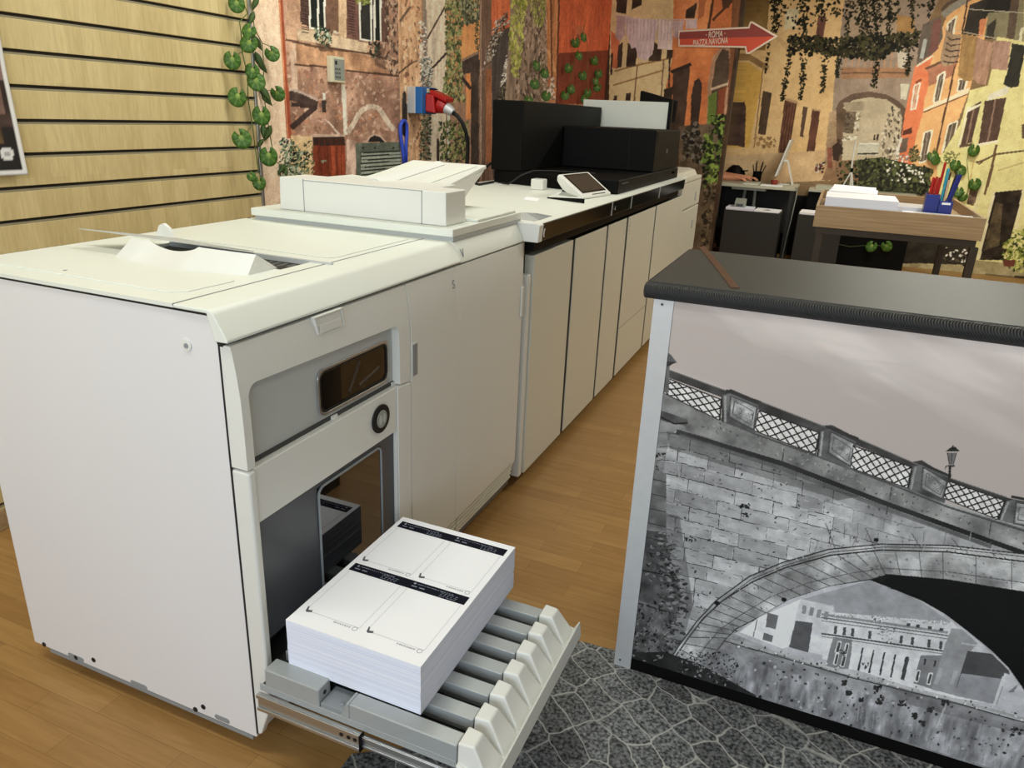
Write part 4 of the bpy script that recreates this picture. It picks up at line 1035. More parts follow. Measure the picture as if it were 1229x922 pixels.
# shutter behind the lower door with its smoked window
mb = MB(); mb.box(0.016, 0.030, 0.023, 0.214, 0.30, 0.625); mb.box(0.016, 0.030, 0.470, 0.5315, 0.30, 0.625); mb.box(0.016, 0.030, 0.214, 0.470, 0.574, 0.625)
sh = mb.build('shutter', 'dark_grey', ST)
wl = [(0.2145, 0.30), (0.4695, 0.30)] + arc(0.4525, 0.5565, 0.017, 0, PI / 2, 5) + arc(0.2365, 0.5515, 0.022, PI / 2, PI, 5)
MB().prism(wl, 'x', 0.027, 0.0315).build('shutter_window', 'smoke_mirror', sh)
pts = [(0.0322, 0.2165, 0.30), (0.0322, 0.2165, 0.552)] + [(0.0322, a, b) for a, b in arc(0.2365, 0.5525, 0.020, PI, PI / 2, 5)] + [(0.0322, a, b) for a, b in arc(0.4515, 0.5555, 0.017, PI / 2, 0, 5)] + [(0.0322, 0.4685, 0.30)]
MB().tube(pts, 0.003, 8).build('window_edge', 'grey_mid', sh)
MB().box(-0.03, 0.031, 0.023, 0.5315, 0.297, 0.303).build('shutter_sill', 'black_plastic', sh)

# drawer: rails, seven grey slats, white comb along its outer edge
dz = 0.275
mb = MB(); mb.box(0.0475, 0.506, -0.024, 0.42, 0.222, 0.232); mb.box(-0.2, 0.0475, 0.03, 0.42, 0.222, 0.232)
dr = mb.build('drawer', 'tray_floor_gap_shade', ST)
for k in range(7):
    y = 0.0095 + 0.0683 * k
    if k == 0:
        mb = MB(); mb.box(0.268, 0.504, y - 0.034, y + 0.001, 0.2325, dz); mb.prism([(0.245, 0.2325), (0.268, 0.2325), (0.268, dz), (0.262, dz)], 'y', y - 0.034, y + 0.001); mb.build('slat', 'grey_slat', dr, 0.003)
        mb = MB(); mb.box(0.062, 0.197, y - 0.034, y + 0.005, 0.2325, dz + 0.005); mb.build('end_stop', 'grey_slat', dr, 0.003)
        mb = MB(); mb.box(0.199, 0.262, y - 0.032, y + 0.02, 0.2325, dz - 0.026); mb.build('stop_seat', 'grey_mid', dr, 0.001)
        mb = MB(); mb.box(0.0475, 0.504, y - 0.0345, y - 0.030, 0.222, 0.238); mb.build('edge_strip', 'grey_slat', dr, 0.001)
        disc(MB(), (0.1975, -0.006, 0.262), 'x', 0.0045, 0.001, 12).build('screw', 'black', dr)
        disc(MB(), (0.240, -0.008, dz - 0.026), 'z', 0.005, 0.002, 12).build('screw', 'chrome', dr)
    else:
        mb = MB(); mb.box(0.06 if k < 8 else 0.0, 0.504, y - 0.034, y + 0.001, 0.249, dz - 0.0005); mb.box(0.06, 0.504, y - 0.026, y - 0.006, 0.2325, 0.249); mb.build('slat', 'grey_slat', dr, 0.002)
comb = MB()
for k in range(7):
    y = 0.0095 + 0.0683 * k
    y0, y1 = y - 0.034, y + 0.013
    comb.hexa([(0.506, y0 - 0.003, 0.2135), (0.583, y0 - 0.012, 0.2135), (0.583, y1 + 0.012, 0.2135), (0.506, y1 + 0.003, 0.2135), (0.506, y0, 0.283), (0.538, y0 + 0.004, 0.283), (0.538, y1 - 0.004, 0.283), (0.506, y1, 0.283)])
comb.hexa([(0.506, -0.034, 0.197), (0.586, -0.034, 0.197), (0.586, 0.452, 0.197), (0.506, 0.452, 0.197), (0.506, -0.034, 0.240), (0.586, -0.034, 0.222), (0.586, 0.452, 0.222), (0.506, 0.452, 0.240)])
comb.hexa([(0.575, -0.036, 0.197), (0.594, -0.036, 0.207), (0.594, 0.452, 0.207), (0.575, 0.452, 0.197), (0.575, -0.036, 0.222), (0.588, -0.036, 0.25), (0.588, 0.452, 0.25), (0.575, 0.452, 0.226)])
comb.build('drawer_comb', 'white', dr, 0.004)
mb = MB(); mb.box(0.0475, 0.30, -0.0345, -0.0275, 0.181, 0.2215); mb.box(0.0475, 0.30, -0.039, -0.0345, 0.2125, 0.2215); mb.box(0.0475, 0.30, -0.039, -0.0345, 0.181, 0.189)
mb.build('outer_slide', 'chrome', dr, 0.001)
mb = MB(); mb.box(0.10, 0.505, -0.0315, -0.0255, 0.1905, 0.2165); mb.box(0.3005, 0.505, -0.0345, -0.0315, 0.2095, 0.2165); mb.box(0.3005, 0.505, -0.0345, -0.0315, 0.1905, 0.196)
mb.build('inner_slide', 'chrome', dr, 0.001)
mb = MB(); mb.box(0.02, 0.3, 0.425, 0.437, 0.186, 0.221); mb.build('outer_slide', 'chrome', dr, 0.001)
mb = MB(); mb.box(0.3, 0.303, -0.041, -0.026, 0.184, 0.2225); mb.build('slide_stop', 'black_plastic', dr)
for x in (0.255, 0.272, 0.287):
    disc(MB(), (x, -0.0355, 0.203), 'y', 0.0045, 0.0008, 12).build('rivet', 'black', dr)

# far door of the stacker, handle slot, letters, grille
sd = bow(MB().prism([(0.6045, 0.155), (0.8672, 0.155), (0.8672, 0.958), (0.602, 0.958), (0.602, 0.93), (0.6045, 0.86)], 'x', -0.004, FX).build('side_door', 'white', ST, 0.0015))
MB().box(FX + 0.0001, FX + 0.0015, 0.606, 0.634, 0.713, 0.806).build('handle_rim', 'white', sd, 0.001)
MB().box(FX + 0.0012, FX + 0.0022, 0.6085, 0.6315, 0.717, 0.802).build('handle_slot', 'grey_mid', sd)
text_mesh('letter_mark', 'S', 0.034, 'grey_mid', (0.0372, 0.838, 0.903), (0, 1, 0), (-0.14, 0, 1), sd)
mb = MB()
for k in range(5):
    mb.box(-0.02, 0.034 - 0.002 * k, 0.612, 0.897, 0.143 - 0.0165 * k, 0.1515 - 0.0165 * k)
mb.build('foot_grille', 'cream', ST, 0.001)
MB().box(-0.3, 0.018, 0.642, 0.899, 0.052, 0.154).build('grille_back', 'dark_grey', ST)

# ------------------------------------------------------------------ inserter unit (marked V)
VU = thing('sheet_inserter', (-0.36, 1.16, 0), 'white machine unit topped by a long feeder box and an open sheet tray', 'printer unit')
mb = MB(); mb.box(-0.72, -0.005, 0.905, 1.404, 0.05, 0.955); mb.build('casing', 'white_side', VU)
for x in (-0.64, -0.08):
    for y in (0.96, 1.35):
        MB().lathe([(0.022, 0.0), (0.022, 0.03), (0.012, 0.035), (0.012, 0.0495)], x, y, 14).build('foot', 'black_plastic', VU)
vd = bow(MB().prism([(0.8685, 0.155), (1.353, 0.155), (1.354, 0.90), (1.366, 0.958), (0.8685, 0.958)], 'x', -0.004, FX).build('front_door', 'white', VU, 0.0015))
MB().box(FX + 0.0002, FX + 0.006, 1.332, 1.349, 0.71, 0.815).build('door_pull', 'white', vd, 0.002)
MB().box(-0.004, 0.020, 1.356, 1.404, 0.118, 0.9575).build('edge_filler', 'white', VU, 0.002)
MB().box(-0.72, -0.031, 1.371, 1.403, 0.956, 1.022).build('rear_block', 'white_top', VU, 0.002)
MB().prism([(-0.73, 0.9625), (0.029, 0.9625), (0.026, 0.972), (0.004, 1.016), (-0.004, 1.022), (-0.73, 1.022)], 'y', 0.9045, 1.3705).build('top_rail', 'white_top', VU, 0.003)
text_mesh('letter_mark', 'V', 0.034, 'grey_mid', (0.024, 0.918, 0.978), (0, 1, 0), (-0.35, 0, 1), VU)
plat = MB(); plat.box(-0.70, 0.002, 0.905, 1.401, 1.0222, 1.034); plat.build('platform_foot', 'grey_recess', VU)
MB().box(-0.71, 0.005, 0.897, 1.402, 1.034, 1.057).build('platform', 'white_top', VU, 0.003)
MB().box(-0.30, 0.0, 1.07, 1.36, 1.057, 1.066).build('platform_step', 'white_top', VU, 0.003)
fb = MB().prism([(-0.622, 1.0572), (-0.034, 1.0572), (-0.036, 1.152), (-0.617, 1.156)], 'y', 0.93, 1.055).build('feeder_box', 'white', VU, 0.004)
MB().prism([(-0.60, 1.0572), (-0.17, 1.0572), (-0.17, 1.125), (-0.60, 1.1455)], 'y', 1.056, 1.29).build('feeder_rear', 'white_top', VU, 0.006)
mb = MB(); mb.box(-0.5285, -0.5265, 0.9288, 0.931, 1.057, 1.155); mb.box(-0.1145, -0.1125, 0.9288, 0.931, 1.05, 1.152); mb.box(-0.527, -0.113, 0.9288, 0.931, 1.150, 1.1515)
mb.build('cover_seam', 'grey_mid', fb)
# open sheet tray, rising away from the box
T0, T1 = Vector((0, 1.075, 1.135)), Vector((0, 1.44, 1.198))
def tray_pt(x, t, h=0.0):
    p = T0.lerp(T1, t); return (x, p.y - 0.17 * h, p.z + h)
mb = MB(); mb.hexa([tray_pt(-0.47, 0, -0.012), tray_pt(-0.15, 0, -0.012), tray_pt(-0.15, 1, -0.012), tray_pt(-0.44, 1, -0.012), tray_pt(-0.47, 0), tray_pt(-0.15, 0), tray_pt(-0.15, 1), tray_pt(-0.44, 1)]); mb.box(-0.555, -0.13, 1.0605, 1.17, 1.146, 1.1515)
tr = mb.build('sheet_tray', 'white', VU, 0.003)
mb = MB(); mb.hexa([tray_pt(-0.41, 0.05, 0.0004), tray_pt(-0.34, 0.05, 0.0004), tray_pt(-0.285, 0.9, 0.0004), tray_pt(-0.335, 0.9, 0.0004), tray_pt(-0.395, 0.05, 0.022), tray_pt(-0.365, 0.05, 0.022), tray_pt(-0.305, 0.9, 0.012), tray_pt(-0.325, 0.9, 0.012)])
mb.build('tray_hump', 'white', tr, 0.008, seg=3)
for x0, x1 in ((-0.47, -0.40), (-0.27, -0.22)):
    MB().hexa([tray_pt(x0, 0.1, 0.0004), tray_pt(x1, 0.1, 0.0004), tray_pt(x1 + 0.05, 0.92, 0.0004), tray_pt(x0 + 0.05, 0.92, 0.0004), tray_pt(x0, 0.1, 0.003), tray_pt(x1, 0.1, 0.003), tray_pt(x1 + 0.05, 0.92, 0.003), tray_pt(x0 + 0.05, 0.92, 0.003)]).build('tray_rib', 'white_top', tr, 0.001)
MB().prism([(1.065, 1.058), (1.2, 1.058), (1.43, 1.182), (1.075, 1.128)], 'x', -0.165, -0.15).build('tray_cheek', 'white', tr, 0.003)
disc(MB(), (-0.43, 1.12, 1.1435), 'z', 0.004, 0.003, 10).build('stud', 'grey_mid', tr)
mb = MB()
for k in range(5):
    mb.box(-0.02, 0.034 - 0.002 * k, 0.902, 1.353, 0.143 - 0.0165 * k, 0.1515 - 0.0165 * k)
mb.build('foot_grille', 'cream', VU, 0.001)
MB().box(-0.3, 0.018, 0.906, 1.352, 0.051, 0.154).build('grille_back', 'dark_grey', VU)

# ------------------------------------------------------------------ printing press body
PR = thing('production_printer', (-0.36, 2.75, 0), 'long white printing machine with five tall doors under a black-fronted white worktop', 'printer')
mb = MB(); mb.box(-0.74, 0.0, 1.412, 4.148, 0.05, 0.93); mb.box(0.0, 0.0325, 1.905, 4.148, 0.055, 0.90); mb.build('casing', 'black', PR)
for x in (-0.66, -0.06):
    for y in (1.5, 2.3, 3.2, 4.05):
        MB().lathe([(0.03, 0.0), (0.03, 0.03), (0.014, 0.035), (0.014, 0.0495)], x, y, 14).build('foot', 'black_plastic', PR)
MB().box(-0.742, -0.735, 1.414, 4.14, 0.06, 0.925).build('rear_panel', 'white_side', PR)
for y0, y1 in ((1.4615, 1.886), (1.9195, 2.3705), (2.400, 2.7245), (2.763, 3.3675), (3.4, 4.142)):
    d = MB().box(-0.0 if y0 < 1.5 else 0.0328, 0.0375, y0, y1, 0.0495, 0.9025).build('door', 'cream', PR, 0.0015)
    if abs(y0 - 2.763) < 1e-6:
        for z, h in ((0.889, 0.004), (0.872, 0.005), (0.856, 0.009), (0.834, 0.004), (0.817, 0.004)):
            MB().box(0.0376, 0.0382, 2.789, 2.799, z - h / 2, z + h / 2).build('warning_mark', 'grey_mid', d)
        MB().box(0.0376, 0.0382, 2.765, 3.36, 0.316, 0.3195).build('door_seam', 'panel_grey', d)
MB().box(0.0, 0.034, 1.416, 1.447, 0.05, 0.84).build('door_edge', 'white', PR, 0.004)
mb = MB()
mb.prism([(-0.75, 0.985), (0.058, 0.985), (0.058, 1.0225), (0.05, 1.0265), (-0.75, 1.0265)], 'y', 1.4125, 4.146)
top = mb.build('worktop', 'white_top', PR, 0.003)
MB().prism([(-0.03, 0.963), (0.0795, 0.963), (0.0835, 1.02), (0.076, 1.0258), (-0.03, 1.0258)], 'y', 1.3735, 1.4122).build('end_cap', 'white', top, 0.002)
MB().prism([(0.0585, 0.964), (0.079, 0.964), (0.0832, 1.0225), (0.0585, 1.0225)], 'y', 1.4125, 3.95).build('front_rail', 'black_gloss', top, 0.002)
MB().box(0.0586, 0.08, 1.4125, 3.945, 1.0226, 1.0262).build('rail_trim', 'white_top', top, 0.001)
MB().box(0.0, 0.052, 1.412, 3.92, 0.925, 0.9615).build('under_rail', 'black_plastic', top)
for y in (2.262, 2.600, 3.215):
    MB().hexa([(0.0805, y - 0.004, 0.964), (0.0822, y - 0.004, 0.964), (0.0822, y + 0.004, 0.964), (0.0805, y + 0.004, 0.964), (0.083, y - 0.004, 1.0222), (0.0846, y - 0.004, 1.0222), (0.0846, y + 0.004, 1.0222), (0.083, y + 0.004, 1.0222)]).build('rail_divider', 'grey_recess', top)
mb = MB(); mb.tube([(0.0835, 1.392 + 0.028, 0.978), (0.0845, 1.392 + 0.022, 0.986), (0.085, 1.392 + 0.022, 0.998), (0.0855, 1.392 + 0.028, 1.006)], 0.0016, 8); mb.build('latch_mark', 'white', top)
mb = MB(); mb.tube([(0.0835, 2.31, 0.985), (0.0845, 2.305, 0.992), (0.085, 2.31, 1.0)], 0.0014, 8); mb.build('latch_mark', 'white', top)
vg = MB(); vg.prism([(-0.086, 1.617), (-0.014, 1.437), (0.045, 1.42), (0.045, 1.60), (-0.032, 1.634)], 'z', 1.0266, 1.0275); vgo = vg.build('vent_grille', 'grey_recess', top)
mb = MB()
for k in range(7):
    t = k / 6.0
    mb.hexa([(-0.07 + 0.012 + 0.1 * t - 0.0 * k, 1.60 - 0.14 * t, 1.0276), (-0.064 + 0.012 + 0.1 * t, 1.60 - 0.14 * t, 1.0276), (-0.02 + 0.06 * t + 0.004, 1.615 - 0.03 * t, 1.0276), (-0.026 + 0.06 * t + 0.004, 1.615 - 0.03 * t, 1.0276),
             (-0.07 + 0.012 + 0.1 * t, 1.60 - 0.14 * t, 1.0286), (-0.064 + 0.012 + 0.1 * t, 1.60 - 0.14 * t, 1.0286), (-0.02 + 0.06 * t + 0.004, 1.615 - 0.03 * t, 1.0286), (-0.026 + 0.06 * t + 0.004, 1.615 - 0.03 * t, 1.0286)])
mb.build('grille_bars', 'grey_mid', vgo)

# ------------------------------------------------------------------ paper feed cabinet at the far end of the press
FC = thing('paper_feed_cabinet', (-0.3, 4.52, 0), 'white cabinet with two upright-handled drawers at the far end of the long printing machine', 'printer unit')
mb = MB(); mb.prism([(-0.74, 0.04), (0.0, 0.04), (0.0, 1.0), (-0.02, 1.035), (-0.06, 1.045), (-0.74, 1.045)], 'y', 4.152, 4.87); mb.build('casing', 'cream', FC, 0.006)
MB().prism([(-0.72, 0.0), (-0.05, 0.0), (-0.05, 0.04), (-0.72, 0.04)], 'y', 4.2, 4.83).build('plinth', 'black_plastic', FC)
for y0, y1, z0, z1 in ((4.155, 4.235, 0.06, 0.97),):
    MB().box(0.0, 0.036, y0, y1, z0, z1).build('side_strip', 'cream', FC, 0.003)
for z0, z1, hz in ((0.795, 0.972, 0.86), (0.45, 0.785, 0.66), (0.06, 0.44, None)):
    d = MB().box(0.0, 0.037, 4.24, 4.866, z0, z1).build('drawer', 'cream', FC, 0.003)
    if hz:
        MB().box(0.0371, 0.045, 4.66, 4.685, hz - 0.03, hz + 0.03).build('handle', 'grey_recess', d, 0.002)
        MB().box(0.0371, 0.039, 4.70, 4.715, hz - 0.028, hz + 0.028).build('handle_slot', 'dark_grey', d)
MB().box(0.0, 0.036, 4.155, 4.866, 0.977, 1.0).build('cap_strip', 'cream', FC, 0.003)
# ------------------------------------------------------------------ printed paper stack on the drawer
PS = thing('paper_stack', (0.25, 0.24, 0.275), 'thick oblong stack of white sheets printed four to a page lying on the open drawer', 'paper stack')
zb, zt = 0.2752, 0.3885
sx0, sx1, sy0, sy1 = 0.0955, 0.4075, 0.0125, 0.467
mb = MB(); n = 46; rings = []
for k in range(n + 1):
    z = zb + (zt - zb) * k / n
    a, b_ = rnd.uniform(-.0002, .0002), rnd.uniform(-.0002, .0002)
    if 16 < k < 21: a -= 0.0007
    rings.append([mb.bm.verts.new(p) for p in ((sx0 + a, sy0 + b_, z), (sx1 + a, sy0 + b_, z), (sx1 + a, sy1 + b_, z), (sx0 + a, sy1 + b_, z))])
for P_, Q_ in zip(rings, rings[1:]):
    for k in range(4):
        mb.bm.faces.new((P_[k], P_[(k + 1) % 4], Q_[(k + 1) % 4], Q_[k]))
mb.bm.faces.new(rings[0][::-1]); mb.bm.faces.new(rings[-1])
mb.build('sheets', 'layers', PS)
top_sheet = MB().box(sx0, sx1, sy0, sy1, zt + 0.0002, zt + 0.0005).build('top_sheet', 'paper', PS)
zi = zt + 0.0006
def flat(mb, x0, x1, y0, y1, z, h=0.0003):
    return mb.box(x0, x1, y0, y1, z, z + h)
for (ya, yb) in ((0.419, 0.4475), (0.2135, 0.242)):
    flat(MB(), 0.1065, 0.3965, ya, yb, zi).build('header_bar', 'ink', top_sheet)
    mb = MB()
    for xo in (0.0, 0.147):
        disc(mb, (0.120 + xo, yb - 0.008, zi + 0.0003), 'z', 0.0032, 0.0003, 12)
        for k in range(16):
            w = rnd.uniform(0.002, 0.005)
            flat(mb, 0.127 + xo + 0.0055 * k, 0.127 + xo + 0.0055 * k + w, yb - 0.0088, yb - 0.0072, zi + 0.0003)
        for k in range(2):
            flat(mb, 0.117 + xo + 0.019 * k, 0.130 + xo + 0.019 * k, yb - 0.0195, yb - 0.0168, zi + 0.0003)
        for r_ in range(3):
            for k in range(5):
                w = rnd.uniform(0.003, 0.0075)
                flat(mb, 0.187 + xo + 0.0085 * k, 0.187 + xo + 0.0085 * k + w, ya + 0.0045 + 0.0055 * r_, ya + 0.0055 + 0.0055 * r_, zi + 0.0003)
    mb.build('bar_lettering', 'paper_print', top_sheet)
    # ruled field, hook mark and small footer under each half of the bar
    for xo in (0.0, 0.148):
        y0 = ya - 0.163
        mb = MB()
        for a in ((0.112 + xo, 0.1125 + xo, y0 + 0.012, ya - 0.004), (0.243 + xo, 0.2435 + xo, y0 + 0.004, ya - 0.004), (0.112 + xo, 0.243 + xo, y0 + 0.004, y0 + 0.0046)):
            flat(mb, *a, zi)
        mb.build('ruled_lines', 'ink_grey', top_sheet)
        mb = MB(); q = [(0.109 + xo, y0 + 0.017), (0.1125 + xo, y0 + 0.017), (0.1165 + xo, y0 + 0.007), (0.124 + xo, y0 + 0.009), (0.1235 + xo, y0 + 0.012), (0.128 + xo, y0 + 0.004), (0.117 + xo, y0 + 0.000), (0.113 + xo, y0 + 0.003)]
        mb.prism(q, 'z', zi, zi + 0.0003); mb.build('hook_mark', 'ink_dark_grey', top_sheet)
        mb = MB()
        for k in range(8):
            flat(mb, 0.185 + xo + 0.0052 * k, 0.185 + xo + 0.0052 * k + rnd.uniform(.003, .0046), y0 - 0.003, y0 + 0.0005, zi)
        mb.ring([(0.236 + xo + 0.006 * math.cos(t), y0 - 0.001 + 0.006 * math.sin(t)) for t in np.linspace(0, 2 * PI, 14)[:-1]], [(0.236 + xo + 0.0045 * math.cos(t), y0 - 0.001 + 0.0045 * math.sin(t)) for t in np.linspace(0, 2 * PI, 14)[:-1]], 'z', zi, zi + 0.0003)
        mb.build('footer_mark', 'ink_grey', top_sheet)

# ------------------------------------------------------------------ counter with the bridge picture
CT = thing('counter', (1.4, 0.88, 0), 'dark-topped counter faced with a black and white picture of an old stone bridge', 'counter')
cx0, cx1, cy0, cy1 = 0.645, 2.05, 0.635, 1.13
MB().box(cx0 + 0.006, cx1, cy0 + 0.003, cy1, 0.0, 0.998).build('carcass', 'charcoal', CT)
ctop = MB()
prof = [(cy0 - 0.008, 0.9985)] + arc(cy0 - 0.002, 1.016, 0.017, PI + 0.5, PI / 2, 8) + [(cy1 + 0.008, 1.033)] + arc(cy1 + 0.012, 1.016, 0.017, PI / 2, -PI / 2 + 0.3, 6) + [(cy1, 0.9985)]
e = MB(); e.prism(prof, 'x', cx0 - 0.026, cx1 + 0.02); eo = e.build('rolled_edge', 'carbon_edge', CT, 0.004)
MB().box(cx0 - 0.018, cx1 + 0.01, cy0 + 0.006, cy1 + 0.004, 1.0332, 1.0346).build('worktop', 'carbon', CT)
tr_ = MB(); tr_.box(cx0 - 0.003, cx0 + 0.041, cy0 - 0.004, cy0, 0.0, 0.998); tr_.box(cx0 - 0.003, cx0 + 0.0, cy0, cy0 + 0.04, 0.0, 0.998)
tro = tr_.build('corner_trim', 'alu', CT)
for z in (0.988, 0.022):
    disc(MB(), (cx0 + 0.016 if z > .5 else cx0 + 0.012, cy0 - 0.0055, z), 'y', 0.003, 0.0018, 10).build('screw', 'dark_grey', tro)
MB().box(cx0 + 0.0415, cx1, cy0 - 0.003, cy0 + 0.0028, 0.001, 0.036).build('plinth', 'black_plastic', CT)

YB = cy0 - 0.002
S = Sheet(np.concatenate([np.arange(cx0 + 0.0415, 1.47, 0.0012), np.arange(1.47, cx1 + 0.0012, 0.0018)]), np.arange(0.036, 0.9985, 0.0012), 'y', YB, (198, 186, 181))
p6, p7, p10 = crop(740, 300, 2.5133), crop(740, 560, 2.5133), crop(1000, 700, 4.153)
# sky and cloud streaks
U_, V_ = np.meshgrid(S.us, S.vs, indexing='ij')
cl = _field(U_ * 1.0 + V_ * 0.3 + 9, V_ * 3.4 + U_ * 0.95, 2.6, 44)
S.c += (np.clip(cl - 0.47, 0, 1) * 130 * np.clip((V_ - 0.55) / 0.35, 0, 1))[..., None]
for pts, w_, c in (([(165, 200), (260, 215), (420, 250)], 26, (206, 199, 196)), ([(380, 245), (560, 260), (700, 290), (820, 320), (930, 350)], 20, (216, 210, 206)), ([(330, 300), (600, 320), (780, 360), (920, 440)], 26, (200, 194, 192)),
                   ([(180, 250), (420, 330), (560, 370)], 30, (196, 190, 188)), ([(1130, 435), (1240, 460)], 12, (210, 203, 200)), ([(700, 330), (900, 350)], 9, (206, 200, 198))):
    for k in range(5):
        S.line(p6(pts), w_ * (1.0 - 0.17 * k) / 2.5, c, alpha=0.07)
# stone mass of the bridge
ST1 = (126, 126, 126)
S.poly(p6([(100, 420), (240, 470), (330, 520), (420, 555), (620, 625), (720, 670), (900, 740), (1000, 770), (1300, 860), (1300, 1800), (60, 1800)]), ST1, 0.22, 14, 42)
S.poly(p6([(180, 545), (420, 620), (640, 700), (830, 790), (1130, 900), (1300, 960), (1300, 1500), (60, 1500), (100, 900), (160, 560)]), (176, 176, 177), 0.2, 9, 43)
# courses: long mortar joints falling to the right, short upright joints
for r in range(21):
    y0 = 552 + 41 * r
    pts = [(165 - 4 * r, y0), (420, y0 + 66 + r), (680, y0 + 138), (900, y0 + 205)]
    yy_ = lambda x: float(np.interp(x, [p[0] for p in pts], [p[1] for p in pts]))
    x = 150 - S.rd.uniform(0, 90)
    while x < 880:
        w_ = S.rd.uniform(70, 150); x2 = x + w_ - 3
        tone = S.rd.choice([84, 104, 124, 140, 158, 172, 188, 196, 150, 164])
        S.poly(p6([(x, yy_(x) + 2), (x2, yy_(x2) + 2), (x2 - 4, yy_(x2) + 39), (x - 4, yy_(x) + 39)]), (tone, tone, tone + 1), 0.42, 16, r * 7 + int(x) % 5, (0.8, 3.2), alpha=0.30)
        S.line(p6([(x, yy_(x)), (x - 4, yy_(x) + 41)]), S.rd.uniform(0.5, 1.2), (48, 48, 48), alpha=0.8)
        for k in range(4):
            xa = x + w_ * k / 4; xb = x + w_ * (k + 1) / 4
            if S.rd.random() < 0.85:
                S.line(p6([(xa, yy_(xa) + S.rd.uniform(-1.5, 1.5)), (xb, yy_(xb) + S.rd.uniform(-1.5, 1.5))]), S.rd.uniform(0.5, 1.3), (46, 46, 46), alpha=0.85)
            if S.rd.random() < 0.5:
                yo = S.rd.uniform(8, 34); S.line(p6([(xa, yy_(xa) + yo), (xa + S.rd.uniform(8, 26), yy_(xa + 20) + yo)]), S.rd.uniform(0.4, 1.0), S.rd.choice([(70, 70, 70), (206, 206, 206), (96, 96, 96)]), alpha=0.7)
        x += w_
S.poly(p6([(150, 545), (330, 590), (500, 650), (640, 700), (830, 790), (830, 830), (640, 745), (420, 680), (160, 600)]), (70, 70, 70), 0.3, 14, 60, alpha=0.45)
S.poly(p6([(640, 760), (760, 740), (900, 800), (1229, 900), (1229, 940), (900, 880), (760, 870), (690, 890)]), (184, 184, 186), 0.35, 14, 61, (2.5, 0.8), alpha=0.5)
S.scatter(p6([(180, 560), (640, 720), (900, 820), (700, 1150), (300, 1500), (110, 1300), (120, 700)]), 420, (0.5, 2.4), [(88, 88, 88), (172, 172, 172), (60, 60, 60), (110, 110, 110)], (0.2, 0.6))
for x, y, r in ((385, 770, 7), (398, 800, 5), (220, 870, 4), (130, 620, 5), (110, 660, 5)):
    S.scatter(p6([(x - 18, y - 6), (x + 18, y - 8), (x + 20, y + 8), (x - 14, y + 8)]), 12, (0.8, 2.6), [(30, 30, 30), (52, 52, 52)], (0.3, 0.7))
# darker weathered pier along the left
S.poly(p7([(60, 120), (190, 150), (215, 310), (230, 420), (180, 600), (20, 640)]), (84, 84, 84), 0.4, 20, 44, alpha=0.5); S.poly(p7([(60, 180), (150, 200), (152, 240), (162, 245), (160, 310), (182, 330), (195, 400), (150, 600), (20, 640)]), (70, 70, 70), 0.45, 26, 44, alpha=0.8)
S.poly(p7([(70, 0), (150, 20), (150, 200), (75, 190)]), (112, 112, 112), 0.35, 22, 45); S.scatter(p7([(130, 190), (190, 230), (215, 420), (190, 560), (140, 560)]), 260, (1.0, 4.5), [(70, 70, 70), (112, 112, 112), (52, 52, 52), (140, 140, 140)], (0.25, 0.6), (-0.2, 0.5))
S.poly(p7([(50, 400), (160, 430), (140, 580), (30, 590)]), (96, 96, 96), 0.4, 34, 46); S.line(p7([(60, 310), (160, 330)]), 1.6, (30, 30, 30)); S.line(p7([(55, 410), (160, 440)]), 1.6, (30, 30, 30))
for r in range(6):
    S.line(p7([(75, 30 + 45 * r), (150, 48 + 45 * r)]), 1.1, (52, 52, 52))
S.scatter(p7([(60, 180), (190, 210), (190, 580), (30, 590)]), 300, (0.6, 3), [(40, 40, 40), (120, 120, 120), (24, 24, 24), (86, 86, 86)], (0.2, 0.6))
# cornice: light band, dark shadow line below it
S.poly(p6([(125, 440), (235, 470), (420, 548), (620, 620), (830, 700), (1000, 768), (1300, 862), (1300, 935), (1130, 872), (830, 765), (500, 640), (210, 545), (200, 525), (120, 495)]), (136, 136, 135), 0.3, 20, 47)
S.line(p6([(235, 478), (420, 556), (620, 628), (830, 708), (1000, 776), (1300, 870)]), 2.4, (84, 84, 84)); S.line(p6([(232, 470), (420, 547), (620, 619), (830, 699), (1000, 767), (1300, 861)]), 1.4, (176, 176, 174))
S.line(p6([(180, 548), (500, 645), (830, 772), (1130, 880), (1300, 940)]), 6, (52, 52, 52), 0.3); S.line(p6([(190, 560), (500, 660), (830, 788), (1130, 896)]), 5, (86, 86, 86), 0.3, alpha=0.6)
S.scatter(p6([(240, 480), (640, 640), (1000, 780), (1229, 860), (1229, 900), (830, 755), (500, 630), (230, 530)]), 300, (0.5, 2.2), [(92, 92, 92), (168, 168, 166), (70, 70, 70)], (0.2, 0.5))
S.poly(p6([(122, 480), (215, 512), (210, 530), (150, 520), (120, 506)]), (86, 86, 86), 0.3, 30); S.line(p6([(125, 500), (175, 525), (215, 522)]), 2, (36, 36, 36))
for x, y in ((505, 600), (830, 715), (820, 760), (1130, 820)):
    S.line(p6([(x, y), (x - 6, y + 40)]), 1.2, (60, 60, 60))
